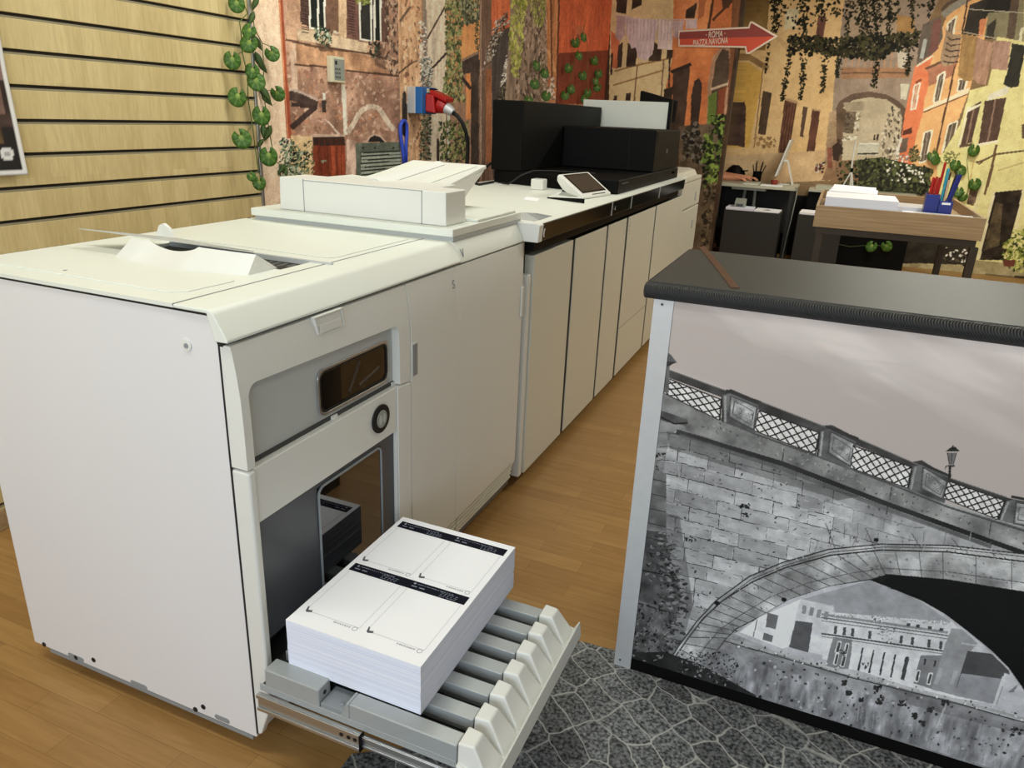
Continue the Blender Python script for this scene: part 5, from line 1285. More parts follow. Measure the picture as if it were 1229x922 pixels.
# parapet: coping, panelled piers, iron lattice
S.poly(p6([(158, 362), (330, 425), (345, 420), (440, 460), (620, 530), (650, 528), (730, 570), (890, 640), (920, 634), (1010, 690), (1180, 748), (1300, 770), (1300, 790), (1180, 766), (1000, 706), (890, 657), (720, 588), (610, 550), (430, 482), (320, 446), (158, 386)]), (66, 66, 66), 0.3, 30, 48)
S.line(p6([(158, 362), (330, 425), (440, 460), (620, 530), (730, 570), (890, 640), (1010, 690), (1180, 748)]), 1.2, (112, 112, 110))
for q in ([(318, 440), (340, 432), (428, 468), (420, 555), (320, 520)], [(612, 548), (640, 540), (722, 578), (712, 665), (606, 622)], [(892, 655), (920, 648), (1002, 692), (990, 765), (880, 722)], [(1172, 760), (1200, 752), (1300, 775), (1300, 855), (1152, 815)]):
    S.poly(p6(q), (104, 104, 104), 0.4, 24, 49)
    (ax_, ay), (bx_, by), (cx_, cy), (dx_, dy), (ex, ey) = q
    S.poly(p6([(bx_ + 8, by + 12), (cx_ - 8, cy + 8), (dx_ - 8, dy - 16), (bx_ + 2, by + 70)]), (150, 150, 150), 0.5, 40, 50)
    S.line(p6([(bx_ + 4, by + 8), (cx_ - 5, cy + 5), (dx_ - 6, dy - 12), (bx_ - 2, by + 74), (bx_ + 4, by + 8)]), 1.1, (72, 72, 72)); S.line(p6([(ax_ + 10, ay), (ex + 8, ey)]), 2.4, (158, 158, 158)); S.line(p6([(ax_, ay), (ex, ey)]), 1.6, (44, 44, 44))
    S.line(p6([(bx_ + 16, by + 24), (cx_ - 14, cy + 20), (dx_ - 14, dy - 26), (bx_ + 10, by + 62), (bx_ + 16, by + 24)]), 0.9, (84, 84, 84)); S.scatter(p6([(bx_ + 18, by + 26), (cx_ - 16, cy + 22), (dx_ - 16, dy - 28), (bx_ + 12, by + 60)]), 26, (0.5, 1.4), [(90, 90, 90), (176, 176, 176)], (0.3, 0.7))
    S.line(p6([(bx_ - 10, by - 8), (cx_ + 8, cy - 8)]), 3, (58, 58, 58))
def lattice(q, nx=6, ny=2.5):
    q = [np.array(v, float) for v in q]
    f = lambda s_, t: tuple((q[0] * (1 - s_) + q[1] * s_) * (1 - t) + (q[3] * (1 - s_) + q[2] * s_) * t)
    S.poly(p6([tuple(v) for v in q]), (224, 221, 219))
    for k in range(-3, nx + 4):
        for sgn in (1, -1):
            pts = []
            for j in range(41):
                t = j / 40; s_ = (k + sgn * t * ny) / nx
                wig = 0.0
                if 0 <= s_ <= 1:
                    pts.append(f(min(max(s_ + wig, 0), 1), t))
            if len(pts) > 1:
                S.line(p6(pts), 1.7, (26, 26, 26))
    S.line(p6([f(0, 0), f(1, 0)]), 1.6, (48, 48, 48)); S.line(p6([f(0, 1), f(1, 1)]), 1.3, (60, 60, 60)); S.line(p6([f(0, 0), f(0, 1)]), 1.3, (60, 60, 60)); S.line(p6([f(1, 0), f(1, 1)]), 2, (44, 44, 44))
lattice([(150, 386), (316, 452), (311, 514), (142, 432)], 5); lattice([(430, 484), (611, 552), (600, 617), (414, 545)], 6); lattice([(714, 590), (891, 656), (878, 719), (706, 658)], 6); lattice([(1000, 697), (1172, 757), (1150, 814), (986, 749)], 6)
S.poly(p6([(128, 320), (150, 305), (165, 318), (182, 340), (160, 348), (158, 430), (120, 430)]), (100, 100, 100), 0.3, 24); S.poly(p6([(128, 335), (180, 338), (160, 350), (128, 350)]), (56, 56, 56))
# lamp on the parapet
S.line(p6([(1004, 690), (1006, 650)]), 3, (40, 40, 40)); S.poly(p6([(998, 612), (1026, 612), (1016, 648), (1004, 648)]), (120, 118, 118)); S.line(p6([(998, 612), (1004, 648)]), 1.2, (36, 36, 36)); S.line(p6([(1026, 612), (1016, 648)]), 1.2, (36, 36, 36)); S.line(p6([(1012, 612), (1010, 648)]), 0.9, (50, 50, 50))
S.poly(p6([(992, 608), (1008, 596), (1022, 594), (1036, 608)]), (40, 40, 40)); S.line(p6([(1012, 598), (1016, 590)]), 2, (40, 40, 40)); S.line(p6([(998, 652), (1020, 652)]), 2, (40, 40, 40)); S.line(p6([(996, 650), (990, 662)]), 1.2, (50, 50, 50))
# arch: voussoir ring
outer = [(150, 600), (185, 545), (240, 470), (300, 405), (400, 332), (500, 290), (640, 250), (800, 234), (1000, 238), (1300, 272)]
mid = [(180, 570), (215, 520), (260, 460), (320, 405), (410, 348), (510, 305), (645, 268), (800, 252), (1000, 258), (1300, 296)]
inner = [(240, 640), (330, 520), (360, 490), (430, 455), (520, 402), (640, 362), (770, 340), (820, 326), (1000, 342), (1300, 390)]
S.poly(p7(outer + inner[::-1]), (172, 172, 172), 0.36, 20, 51)
for ln, w_, c in ((outer, 1.6, (60, 60, 60)), (mid, 1.8, (50, 50, 50)), ([(x + 6, y + 9) for x, y in outer], 1.1, (84, 84, 84)), ([(x + 4, y + 10) for x, y in mid], 1.2, (170, 170, 170)), ([((a + c_) / 2, (b + d) / 2 + 18) for (a, b), (c_, d) in zip(mid, inner)], 1.0, (92, 92, 92)), (inner, 1.4, (70, 70, 70))):
    S.line(p7(ln), w_, c)
for k in range(26):
    t = k / 25 * (len(mid) - 1); i = min(int(t), len(mid) - 2); f_ = t - i
    a = (mid[i][0] * (1 - f_) + mid[i + 1][0] * f_, mid[i][1] * (1 - f_) + mid[i + 1][1] * f_); b = (inner[i][0] * (1 - f_) + inner[i + 1][0] * f_, inner[i][1] * (1 - f_) + inner[i + 1][1] * f_)
    S.line(p7([a, b]), 1.0, (78, 78, 78))
S.scatter(p7(outer + inner[::-1]), 380, (0.5, 2.4), [(96, 96, 96), (162, 162, 162), (176, 176, 176), (76, 76, 76)], (0.15, 0.4), (0.6, 1.4))
for k in range(34):
    x = S.rd.uniform(560, 1150); y = 232 - S.rd.uniform(0, 60) + max(0, (x - 900) * .1)
    S.line(p7([(x, y), (x + S.rd.uniform(-14, 2), y + S.rd.uniform(10, 50))]), 0.9, S.rd.choice([(176, 176, 176), (96, 96, 96), (160, 160, 160)]), alpha=0.7)
for x in (640, 760, 900, 1020):
    S.line(p7([(x - 10, 170 + (x - 640) * .12), (x + 20, 250)]), 1, (84, 84, 84))
for x, y in ((303, 412), (783, 222), (505, 402)):
    S.ell(*p7([(x, y)])[0], 3.4, 2.6, (30, 30, 30))
# what shows under the arch: pale sky, palace, embankment wall
S.poly(p7([(355, 505), (430, 455), (520, 402), (640, 362), (765, 343), (930, 415), (1060, 500), (1150, 580), (1300, 700), (1300, 800), (1000, 700), (700, 630), (520, 575)]), (196, 196, 200), 0.04, 4)
S.poly(p7([(560, 400), (765, 343), (920, 410), (1010, 470), (660, 445), (655, 420)]), (168, 168, 172), 0.08, 5)
S.poly(p7([(372, 500), (430, 455), (555, 400), (530, 540), (500, 550)]), (240, 240, 243)); S.poly(p7([(455, 440), (488, 450), (480, 492), (450, 484)]), (116, 116, 118)); S.poly(p7([(445, 502), (472, 510), (468, 530), (440, 522)]), (116, 116, 118)); S.line(p7([(425, 460), (412, 515)]), 1.2, (120, 120, 120))
S.poly(p7([(555, 400), (655, 425), (625, 570), (515, 545)]), (220, 220, 223), 0.08, 12); S.poly(p7([(540, 465), (592, 472), (578, 562), (520, 545)]), (92, 92, 94), 0.15, 8)
for k in range(4):
    S.poly(p7([(562 + 22 * k, 418 + 6 * k), (574 + 22 * k, 421 + 6 * k), (570 + 22 * k, 446 + 6 * k), (558 + 22 * k, 443 + 6 * k)]), (150, 150, 154))
S.poly(p7([(650, 440), (1015, 470), (1080, 560), (1180, 640), (1160, 720), (960, 690), (620, 580)]), (222, 222, 224), 0.06, 10)
p9 = lambda t, v: (0 + t * 590, 160 + t * 85 + v)                                                     # along the palace cornice, in p10 coordinates
for v, w_, c in ((4, 3, (150, 150, 152)), (20, 1.6, (112, 112, 114)), (36, 1.3, (140, 140, 142)), (100, 2.0, (86, 86, 88)), (114, 1.4, (150, 150, 150))):
    S.line(p10([p9(-0.1, v), p9(0.97, v)]), w_, c)
S.poly(p10([p9(0.0, 108), p9(0.16, 108), (85, 430), (-40, 420)]), (140, 140, 142), 0.1); S.poly(p10([(435, 360), (545, 360), (500, 530), (400, 500)]), (130, 130, 132), 0.12)
for t in (0.01, 0.085, 0.155, 0.30, 0.565, 0.66, 0.80, 0.90):
    x, y = p9(t, 52); S.poly(p10([(x, y), (x + 15, y + 2), (x + 11, y + 42), (x - 4, y + 40)]), (84, 84, 86))
for t in (0.62, 0.70, 0.80, 0.90):
    x, y = p9(t, -14); S.poly(p10([(x, y), (x + 20, y + 3), (x + 16, y + 18), (x - 2, y + 16)]), (76, 76, 78))
S.scatter(p10([(225, 220), (310, 230), (300, 300), (215, 290)]), 60, (0.5, 1.5), [(96, 96, 98), (236, 236, 238), (150, 150, 152)], (0.4, 0.9)); S.scatter(p10([(195, 160), (280, 170), (280, 200), (190, 190)]), 34, (0.5, 1.4), [(70, 70, 72), (226, 226, 228)], (0.4, 0.9))
S.scatter(p10([(0, 150), (600, 190), (600, 210), (0, 165)]), 150, (0.4, 1.2), [(226, 226, 228), (150, 150, 150)], (0.5, 1))
for k in range(5):
    x = 150 + 54 * k; y = 320 + 11 * k
    S.poly(p10([(x - 52, y - 8), (x + 6, y), (x - 18, y + 120), (x - 74, y + 108)]), (226, 226, 228)); S.poly(p10([(x - 4, y + 2), (x + 14, y + 4), (x - 12, y + 122), (x - 28, y + 116)]), (80, 80, 82)); S.line(p10([(x - 4, y + 4), (x - 28, y + 116)]), 1, (50, 50, 50))
for x, y in ((20, 350), (55, 360), (425, 435), (485, 448), (30, 290), (70, 300)):
    S.line(p10([(x - 6, y), (x + 10, y + 2), (x - 4, y + 58), (x - 20, y + 54), (x - 6, y)]), 1.2, (232, 232, 232)); S.poly(p10([(x - 2, y + 8), (x + 7, y + 9), (x - 4, y + 54), (x - 13, y + 50)]), (70, 70, 72))
for x, y in ((455, 375), (505, 385)):
    S.poly(p10([(x, y), (x + 10, y + 2), (x + 4, y + 34), (x - 6, y + 32)]), (66, 66, 68))
for x, y in ((45, 345), (160, 410), (570, 500)):
    S.scatter(p10([(x - 18, y - 12), (x + 20, y - 12), (x + 8, y + 18), (x - 6, y + 18)]), 16, (0.6, 1.6), [(60, 60, 60), (120, 120, 120)], (0.5, 1))
S.poly(p10([(590, 225), (640, 230), (720, 300), (660, 370), (610, 560), (490, 530), (560, 300)]), (150, 150, 152), 0.1); S.line(p10([(540, 425), (510, 505)]), 5, (176, 176, 178)); S.line(p10([(615, 435), (590, 505)]), 5, (176, 176, 178))
S.poly(p10([(668, 338), (790, 352), (880, 440), (840, 600), (600, 560)]), (86, 86, 88), 0.12, 6); S.poly(p10([(640, 450), (860, 480), (830, 610), (600, 560)]), (148, 148, 152), 0.08); S.line(p10([(640, 300), (760, 320)]), 2, (190, 190, 192)); S.line(p10([(860, 450), (800, 610)]), 4, (206, 206, 208))
S.poly(p10([(870, 450), (960, 560), (960, 680), (810, 620)]), (196, 196, 200)); S.poly(p10([(870, 545), (925, 500), (900, 545)]), (130, 130, 134))
# dark vault
S.poly(p7([(765, 343), (790, 334), (820, 326), (1000, 342), (1300, 390), (1300, 745), (1240, 690), (1180, 605), (1130, 555), (1060, 498), (990, 445), (920, 405), (840, 372)]), (22, 22, 23), 0.15, 8, 52); S.scatter(p7([(770, 340), (820, 322), (830, 336), (785, 348)]), 14, (0.8, 2.4), [(40, 40, 40)], (0.4, 0.8))
# embankment wall with plants and dark stains
S.poly(p7([(330, 535), (520, 578), (700, 632), (1000, 705), (1300, 790), (1300, 1000), (60, 640), (240, 600)]), (140, 140, 142), 0.36, 16, 53)
S.poly(p7([(400, 590), (1229, 810), (1229, 940), (300, 660)]), (160, 160, 164), 0.5, 24, 54, (3.0, 0.7), alpha=0.6)
S.line(p7([(345, 525), (520, 572), (700, 625), (1000, 698), (1300, 782)]), 3.2, (184, 184, 184), 0.2); S.line(p7([(345, 533), (520, 582), (700, 635), (1000, 708), (1300, 792)]), 1.6, (74, 74, 74))
S.scatter(p7([(350, 515), (700, 610), (1000, 685), (1229, 750), (1229, 775), (1000, 705), (700, 632), (350, 540)]), 150, (0.5, 1.9), [(226, 226, 226), (60, 60, 60), (120, 120, 120)], (0.4, 0.9))
S.scatter(p7([(420, 570), (800, 660), (1229, 790), (1229, 900), (700, 780), (350, 670)]), 190, (0.5, 2.6), [(62, 62, 62), (84, 84, 84), (190, 190, 190), (48, 48, 48)], (0.4, 0.9))
for x, y, r in ((216, 530, 8), (236, 580, 10), (342, 598, 8), (485, 632, 5), (905, 740, 11), (406, 660, 4), (556, 600, 6), (80, 550, 5), (140, 582, 3), (440, 700, 6), (54, 497, 4)):
    S.scatter(p10([(x - 2.5 * r, y - 2 * r), (x + 3 * r, y - 2.4 * r), (x + 2.6 * r, y + 2 * r), (x - 2.2 * r, y + 2.6 * r)]), 16, (1.0, 2.4), [(46, 46, 46), (60, 60, 60)], (0.5, 1))
for k in range(90):
    x = S.rd.uniform(330, 1200); y = 600 + (x - 330) * 0.27 + S.rd.uniform(0, 90)
    S.line(p7([(x, y), (x - S.rd.uniform(2, 8), y + S.rd.uniform(16, 50))]), S.rd.uniform(0.5, 1.4), S.rd.choice([(196, 196, 198), (86, 86, 86), (170, 170, 172)]), alpha=0.45)
S.line(p7([(995, 715), (965, 790)]), 2.4, (196, 196, 196), alpha=0.7)
# dark greenery in the lower left corner
S.poly(p7([(20, 560), (150, 560), (260, 600), (420, 690), (420, 720), (20, 620)]), (50, 50, 50), 0.4, 30); S.scatter(p7([(40, 440), (160, 470), (150, 590), (40, 590)]), 130, (0.7, 2.6), [(24, 24, 24), (44, 44, 44), (130, 130, 130)], (0.25, 0.6)); S.scatter(p7([(190, 560), (350, 560), (370, 600), (330, 660), (180, 620)]), 240, (0.7, 2.4), [(26, 26, 26), (44, 44, 44), (150, 150, 150), (70, 70, 70)], (0.25, 0.6))
S.carry_on()
keep = S.c.copy(); sky = (np.abs(S.c[..., 0] - S.c[..., 2]) > 5)
S.grain(0.09, 60, 70); S.c = np.clip(134 + (S.c - 128) * 1.12, 0, 255); S.speck(0.06); S.c[sky] = keep[sky]
pic = S.build('bridge_picture', 'bridge', 0.0, CT, 0.92)

SP = MB().hexa([(0.642, 1.178, 1.0347), (0.655, 1.199, 1.0347), (0.814, 0.674, 1.0347), (0.798, 0.664, 1.0347), (0.642, 1.178, 1.0367), (0.655, 1.199, 1.0367), (0.814, 0.674, 1.0367), (0.798, 0.664, 1.0367)]).build('metal_strip', 'bronze')
tag(SP, 'thin worn bronze strip lying slantwise across the end of the dark counter top', 'strip')

RG = MB().prism([(0.186, 0.089), (0.31, 0.17), (0.40, 0.45), (0.512, 0.677), (0.63, 0.684), (2.6, 0.69), (2.6, -1.6), (0.20, -1.6)], 'z', 0.0004, 0.0022).build('floor_mat', 'cobble')
tag(RG, 'thin grey mat printed like cobblestones, on the floor between drawer and counter', 'mat')

# ------------------------------------------------------------------ equipment standing on the printer worktop
WT = 1.0267
BS = thing('scanner_unit', (-0.25, 3.2, WT), 'large black boxy unit with a tall wing and low front deck on the white worktop', 'scanner')
MB().prism([(-0.66, 2.67), (-0.52, 2.655), (-0.30, 2.60), (-0.12, 2.565), (0.012, 2.553), (0.022, 2.56), (0.022, 3.985), (-0.66, 3.985)], 'z', WT + 0.0003, WT + 0.066).build('base_deck', 'black_plastic', BS, 0.006)
MB().box(-0.69, -0.52, 2.655, 4.0, WT + 0.0665, 1.432).build('tall_wing', 'black_plastic', BS, 0.006)
MB().box(-0.69, -0.662, 2.70, 2.98, WT + 0.001, 1.33).build('rear_cover', 'black_plastic', BS, 0.004)
hs = MB().box(-0.519, 0.021, 3.262, 3.94, WT + 0.0667, 1.317).build('feeder_housing', 'black_plastic', BS, 0.008)
MB().tube([(-0.128, 3.2612, 1.31), (-0.126, 3.2612, 1.22), (-0.119, 3.2612, 1.18), (-0.121, 3.2612, 1.10)], 0.0012, 6).build('housing_seam', 'black', hs)
MB().box(0.0212, 0.0225, 3.30, 3.90, 1.245, 1.305).build('upper_band', 'black_plastic', hs)
disc(MB(), (0.0212, 3.58, 1.20), 'x', 0.02, 0.002, 18, 0.014).build('emblem', 'dark_grey', hs)
MB().box(0.0212, 0.0220, 3.80, 3.88, 1.06, 1.072).build('badge', 'panel_grey', hs)
MB().box(0.0222, 0.023, 2.62, 2.74, WT + 0.045, WT + 0.05).build('front_marks', 'dark_grey', BS)
mb = MB(); mb.tube([(-0.60, 2.60, WT + 0.008), (-0.55, 2.57, WT + 0.008), (-0.50, 2.60, WT + 0.05), (-0.44, 2.62, WT + 0.078), (-0.36, 2.72, WT + 0.076), (-0.22, 2.80, WT + 0.073), (-0.17, 2.80, WT + 0.072)], 0.0045, 8)
tag(mb.build('black_cord', 'cable'), 'thin black cord curving over the edge of the black deck beside the small white cube', 'cable')
mb = MB(); mb.tube([(-0.72, 2.75, WT + 0.10), (-0.715, 2.60, WT + 0.06), (-0.69, 2.48, WT + 0.006), (-0.655, 2.45, WT + 0.006), (-0.66, 2.52, WT + 0.006), (-0.665, 2.64, WT + 0.006)], 0.006, 8)
tag(mb.build('power_cable', 'cable'), 'black cable looping down to the white worktop beside the tall black wing', 'cable')

WP = thing('display_board', (-0.36, 4.1, WT), 'upright white board rising behind the black scanner unit', 'panel')
MB().box(-0.66, -0.092, 4.03, 4.06, WT + 0.0003, 1.478).build('board', 'white_top', WP, 0.003)
MB().box(-0.0915, -0.07, 4.025, 4.075, WT + 0.0003, 1.49).build('edge_frame', 'black_plastic', WP, 0.003)
MO = thing('monitor', (-0.2, 4.3, 1.046), 'dark monitor seen edge-on, tilted behind the upright white board', 'monitor')
MB().hexa([(-0.335, 4.24, 1.36), (-0.13, 4.40, 1.36), (-0.12, 4.43, 1.36), (-0.33, 4.27, 1.36), (-0.335, 4.24, 1.548), (-0.125, 4.40, 1.498), (-0.115, 4.43, 1.498), (-0.33, 4.27, 1.552)]).build('screen', 'black_plastic', MO, 0.003)
mb = MB(); mb.box(-0.25, -0.21, 4.33, 4.36, 1.052, 1.42); mb.build('neck', 'black_plastic', MO, 0.004)
MB().box(-0.34, -0.12, 4.27, 4.42, 1.0455, 1.054).build('foot', 'black_plastic', MO, 0.003)

# slanted touch terminal, keypad, small cube, card
TT = thing('touch_terminal', (-0.15, 2.45, WT), 'white wedge-shaped touch terminal with a dark slanting screen on the printer worktop', 'terminal')
z4_ = lambda x, y: (580 + x / 4.727, 100 + y / 4.727)
q = lambda px, py, z: at(px, py, 'z', z)
to = np.array([-0.0361, 2.2130, WT]); te = np.array([0.1319, 0.9913, 0.0]); tn = np.array([-0.9913, 0.1319, 0.0])
TM = Matrix(((te[0], tn[0], 0, to[0]), (te[1], tn[1], 0, to[1]), (0, 0, 1, to[2]), (0, 0, 0, 1)))
def term(mb, name, mat, bevel=0.0, seg=2):
    bmesh.ops.transform(mb.bm, matrix=TM, verts=mb.bm.verts[:])
    return mb.build(name, mat, TT, bevel, seg=seg)
term(MB().prism([(0.004, 0.0003), (0.0, 0.012), (0.127, 0.099), (0.137, 0.093), (0.137, 0.070), (0.110, 0.038), (0.050, 0.0003)], 'x', 0.0, 0.30), 'housing', 'white', 0.005, 3)
term(MB().box(0.03, 0.27, 0.06, 0.125, 0.0003, 0.03), 'stand', 'black_plastic', 0.003)
sl = lambda u, h: (u * 0.825 - h * 0.565, 0.012 + u * 0.565 + h * 0.825)          # along the slanting face, h off it
for nm, mt, s0_, s1_, u0_, u1_, h0, h1 in (('bezel', 'black_gloss', 0.026, 0.276, 0.022, 0.146, 0.0002, 0.0012), ('screen', 'screen', 0.038, 0.264, 0.031, 0.137, 0.0014, 0.0018), ('card_slot', 'black', 0.10, 0.24, 0.005, 0.010, 0.0002, 0.001)):
    term(MB().prism([sl(u0_, h0), sl(u1_, h0), sl(u1_, h1), sl(u0_, h1)], 'x', s0_, s1_), nm, mt)
KP = thing('keypad', (-0.1, 2.25, WT), 'flat white and black keypad lying against the slanted touch terminal', 'keypad')
k0_, k1_, k2_, k3_ = q(*z4_(362, 645), WT), q(*z4_(560, 672), WT), q(*z4_(574, 655), WT), q(*z4_(425, 625), WT)
kp = [(p[0], p[1]) for p in (k0_, k1_, k2_, k3_)]
kt = [q(*z4_(362, 641), WT + 0.009), q(*z4_(556, 668), WT + 0.009), q(*z4_(576, 650), WT + 0.024), q(*z4_(432, 612), WT + 0.036)]
MB().hexa([(p[0], p[1], WT + 0.0003) for p in kt] + [(p[0], p[1], p[2] - 0.004) for p in kt]).build('body', 'black_plastic', KP, 0.002)
kc = sum(kt) / 4
MB().hexa([tuple(kc + (p - kc) * 0.95 - np.array([0, 0, 0.0036])) for p in kt] + [tuple(kc + (p - kc) * 0.95) for p in kt]).build('face', 'white', KP, 0.001)
MB().hexa([tuple(kc + (p - kc) * np.array([0.6, 0.6, 1]) * 1.0 + np.array([0, 0, 0.0002])) for p in kt] + [tuple(kc + (p - kc) * np.array([0.6, 0.6, 1]) + np.array([0, 0, 0.0012])) for p in kt]).build('key_field', 'panel_grey', KP)
CB = thing('small_box', (-0.36, 2.62, WT), 'small white cube standing in front of the black deck', 'box')
MB().box(-0.392, -0.328, 2.475, 2.532, WT + 0.0003, WT + 0.05).build('case', 'white', CB, 0.004)
MB().box(-0.385, -0.335, 2.48, 2.527, WT + 0.0502, WT + 0.0515).build('cap', 'grey_recess', CB, 0.0005)
cd = [q(*z4_(x, y), WT)[:2] for x, y in ((225, 660), (305, 671), (322, 655), (245, 645))]
tag(MB().prism([tuple(p) for p in cd], 'z', WT + 0.0003, WT + 0.0013).build('paper_slip', 'paper'), 'small white slip of paper lying alone on the printer worktop', 'paper')

# ------------------------------------------------------------------ on the side wall: control box, power socket, plug, strap, arrow sign, poster
XW = X_WALL
CX = thing('control_box', (XW, 2.32, 1.53), 'small cream control box with a grey keypad plate fixed on the printed house wall', 'control box')
c0, c1 = at(397.5, 70, 'x', XW + 0.03), at(414.5, 100, 'x', XW + 0.03)
yb0, yb1, zb0, zb1 = c0[1], c1[1], 1.476, 1.594
MB().box(XW + 0.0005, XW + 0.03, yb0, yb1, zb0, zb1).build('case', 'cream_box', CX, 0.004)
MB().box(XW + 0.0302, XW + 0.0325, yb0 + 0.02, yb1 - 0.006, zb0 + 0.012, zb1 - 0.012).build('face_plate', 'panel_grey', CX, 0.001)
MB().box(XW + 0.0326, XW + 0.0335, yb0 + 0.026, yb0 + 0.042, zb1 - 0.038, zb1 - 0.02).build('display', 'black', CX)
for r in range(3):
    for k in range(3):
        MB().box(XW + 0.0326, XW + 0.034, yb0 + 0.026 + 0.016 * k, yb0 + 0.034 + 0.016 * k, zb0 + 0.02 + 0.018 * r, zb0 + 0.03 + 0.018 * r).build('key', 'dark_grey', CX)

sy0_, sy1_ = 2.985, 3.155
SO = thing('power_socket', (XW, 3.07, 1.42), 'grey and blue wall socket box with a red flap on the printed ivy wall', 'socket')
MB().box(XW + 0.0005, XW + 0.055, sy0_, sy1_, 1.347, 1.492).build('back_box', 'alu', SO, 0.004)
MB().box(XW + 0.0552, XW + 0.10, sy0_, sy1_, 1.347, 1.492).build('front_box', 'blue', SO, 0.004)
MB().box(XW + 0.1001, XW + 0.104, sy0_ + 0.055, sy0_ + 0.11, 1.462, 1.485).build('label_plate', 'cream_box', SO)
mb = MB(); mb.hexa([(XW + 0.1002, sy0_ + 0.035, 1.36), (XW + 0.1002, sy1_ - 0.005, 1.36), (XW + 0.1002, sy1_ - 0.005, 1.458), (XW + 0.1002, sy0_ + 0.035, 1.458), (XW + 0.16, sy0_ + 0.045, 1.352), (XW + 0.16, sy1_ - 0.01, 1.352), (XW + 0.15, sy1_ - 0.01, 1.45), (XW + 0.15, sy0_ + 0.045, 1.45)])
mb.build('socket_collar', 'red', SO, 0.008, seg=3)
mb = MB(); mb.hexa([(XW + 0.12, sy0_ + 0.05, 1.452), (XW + 0.12, sy1_ - 0.02, 1.452), (XW + 0.225, sy1_ - 0.02, 1.415), (XW + 0.225, sy0_ + 0.05, 1.415), (XW + 0.12, sy0_ + 0.05, 1.480), (XW + 0.12, sy1_ - 0.02, 1.480), (XW + 0.228, sy1_ - 0.02, 1.438), (XW + 0.228, sy0_ + 0.05, 1.438)])
mb.build('hinged_flap', 'red', SO, 0.006, seg=3)
MB().box(XW + 0.1001, XW + 0.125, sy0_ + 0.08, sy0_ + 0.14, 1.4805, 1.487).build('hinge', 'black_plastic', SO)
PL = thing('power_plug', (XW + 0.2, 3.08, 1.39), 'red plug with a thick black cable hanging out of the wall socket', 'plug')
mb = MB(); mb.tube([(XW + 0.1605, 3.08, 1.400), (XW + 0.185, 3.08, 1.393), (XW + 0.205, 3.08, 1.384)], [0.044, 0.042, 0.034], 20); mb.build('plug_body', 'red', PL, 0.002)
mb = MB(); mb.tube([(XW + 0.2055, 3.08, 1.383), (XW + 0.235, 3.08, 1.37), (XW + 0.252, 3.08, 1.36)], [0.032, 0.028, 0.02], 18); mb.build('collar', 'alu', PL, 0.002)
mb = MB(); mb.tube([(XW + 0.25, 3.08, 1.361), (XW + 0.275, 3.085, 1.345), (XW + 0.30, 3.10, 1.31), (XW + 0.315, 3.12, 1.26), (XW + 0.32, 3.14, 1.20), (XW + 0.315, 3.15, 1.12), (XW + 0.30, 3.15, 0.9), (XW + 0.29, 3.15, 0.4), (XW + 0.29, 3.15, 0.012), (XW + 0.42, 3.15, 0.012)], 0.0115, 12); mb.build('cable', 'cable', PL, smooth=True)
BL = MB()
bp = [at(493, y, 'x', XW + 0.012) for y in (150, 175, 195)]
yl = 2.93
BL.tube([(XW + 0.012, yl + 0.020, 1.06), (XW + 0.012, yl + 0.022, 1.17), (XW + 0.012, yl + 0.034, 1.24), (XW + 0.012, yl + 0.030, 1.285), (XW + 0.013, yl + 0.008, 1.305), (XW + 0.014, yl - 0.022, 1.302), (XW + 0.014, yl - 0.040, 1.280), (XW + 0.012, yl - 0.040, 1.245), (XW + 0.012, yl - 0.028, 1.19), (XW + 0.012, yl - 0.008, 1.12), (XW + 0.012, yl - 0.002, 1.06)], 0.0105, 10)
tag(BL.build('strap_loop', 'blue_strap', smooth=True), 'bright blue strap loop hanging on the wall below the socket box', 'strap')

SG = thing('arrow_sign', (-0.2, Y_TURN - 0.02, 2.1), 'red arrow-shaped street sign with white lettering on the dim mural wall', 'sign')
yy = Y_TURN - 0.012
AR = [tuple(at(x, y, 'y', yy)[[0, 2]]) for x, y in ((814, 36.5), (898, 32), (900, 26), (903, 25.5), (934, 43.5), (899, 65), (895, 64.5), (894, 57.5), (814, 56))]
gx, gz = sum(p[0] for p in AR) / 9, sum(p[1] for p in AR) / 9
MB().prism(AR, 'y', yy, yy + 0.011).build('edge_board', 'sign_edge', SG, 0.002)
def inset(poly, d):
    n_ = len(poly); out = []
    area = sum(poly[i][0] * poly[(i + 1) % n_][1] - poly[(i + 1) % n_][0] * poly[i][1] for i in range(n_)) / 2
    sg = 1 if area > 0 else -1
    for i in range(n_):
        p0, p1, p2 = Vector(poly[i - 1]), Vector(poly[i]), Vector(poly[(i + 1) % n_])
        e1, e2 = (p1 - p0).normalized(), (p2 - p1).normalized()
        n1, n2 = Vector((-e1.y, e1.x)) * sg, Vector((-e2.y, e2.x)) * sg
        m_ = (n1 + n2); m_ = m_ / max(m_.length_squared / 2, 0.35)
        out.append(tuple(p1 + m_ * d))
    return out
AI = inset(AR, 0.016)
MB().prism(AI, 'y', yy - 0.0016, yy - 0.0002).build('face', 'red_sign', SG)
up_ = [AI[0], AI[1], AI[2], AI[3], AI[4], (AI[0][0], (AI[0][1] * 0.46 + AI[8][1] * 0.54))]
MB().prism(up_, 'y', yy - 0.0022, yy - 0.0018).build('upper_band', 'red_dark', SG)
dx_ = Vector((AI[1][0] - AI[0][0], 0, AI[1][1] - AI[0][1])).normalized(); uz_ = Vector((-dx_.z, 0, dx_.x))
o1, o2 = at(858.5, 44.6, 'y', yy - 0.003), at(852, 53.6, 'y', yy - 0.003)
l1 = text_mesh('lettering', '\u00b7 ROMA \u00b7', 0.077, 'sign_edge', o1, dx_, uz_, SG, align='CENTER'); l2 = text_mesh('lettering', 'PIAZZA NAVONA', 0.077, 'sign_edge', o2, dx_, uz_, SG, align='CENTER')
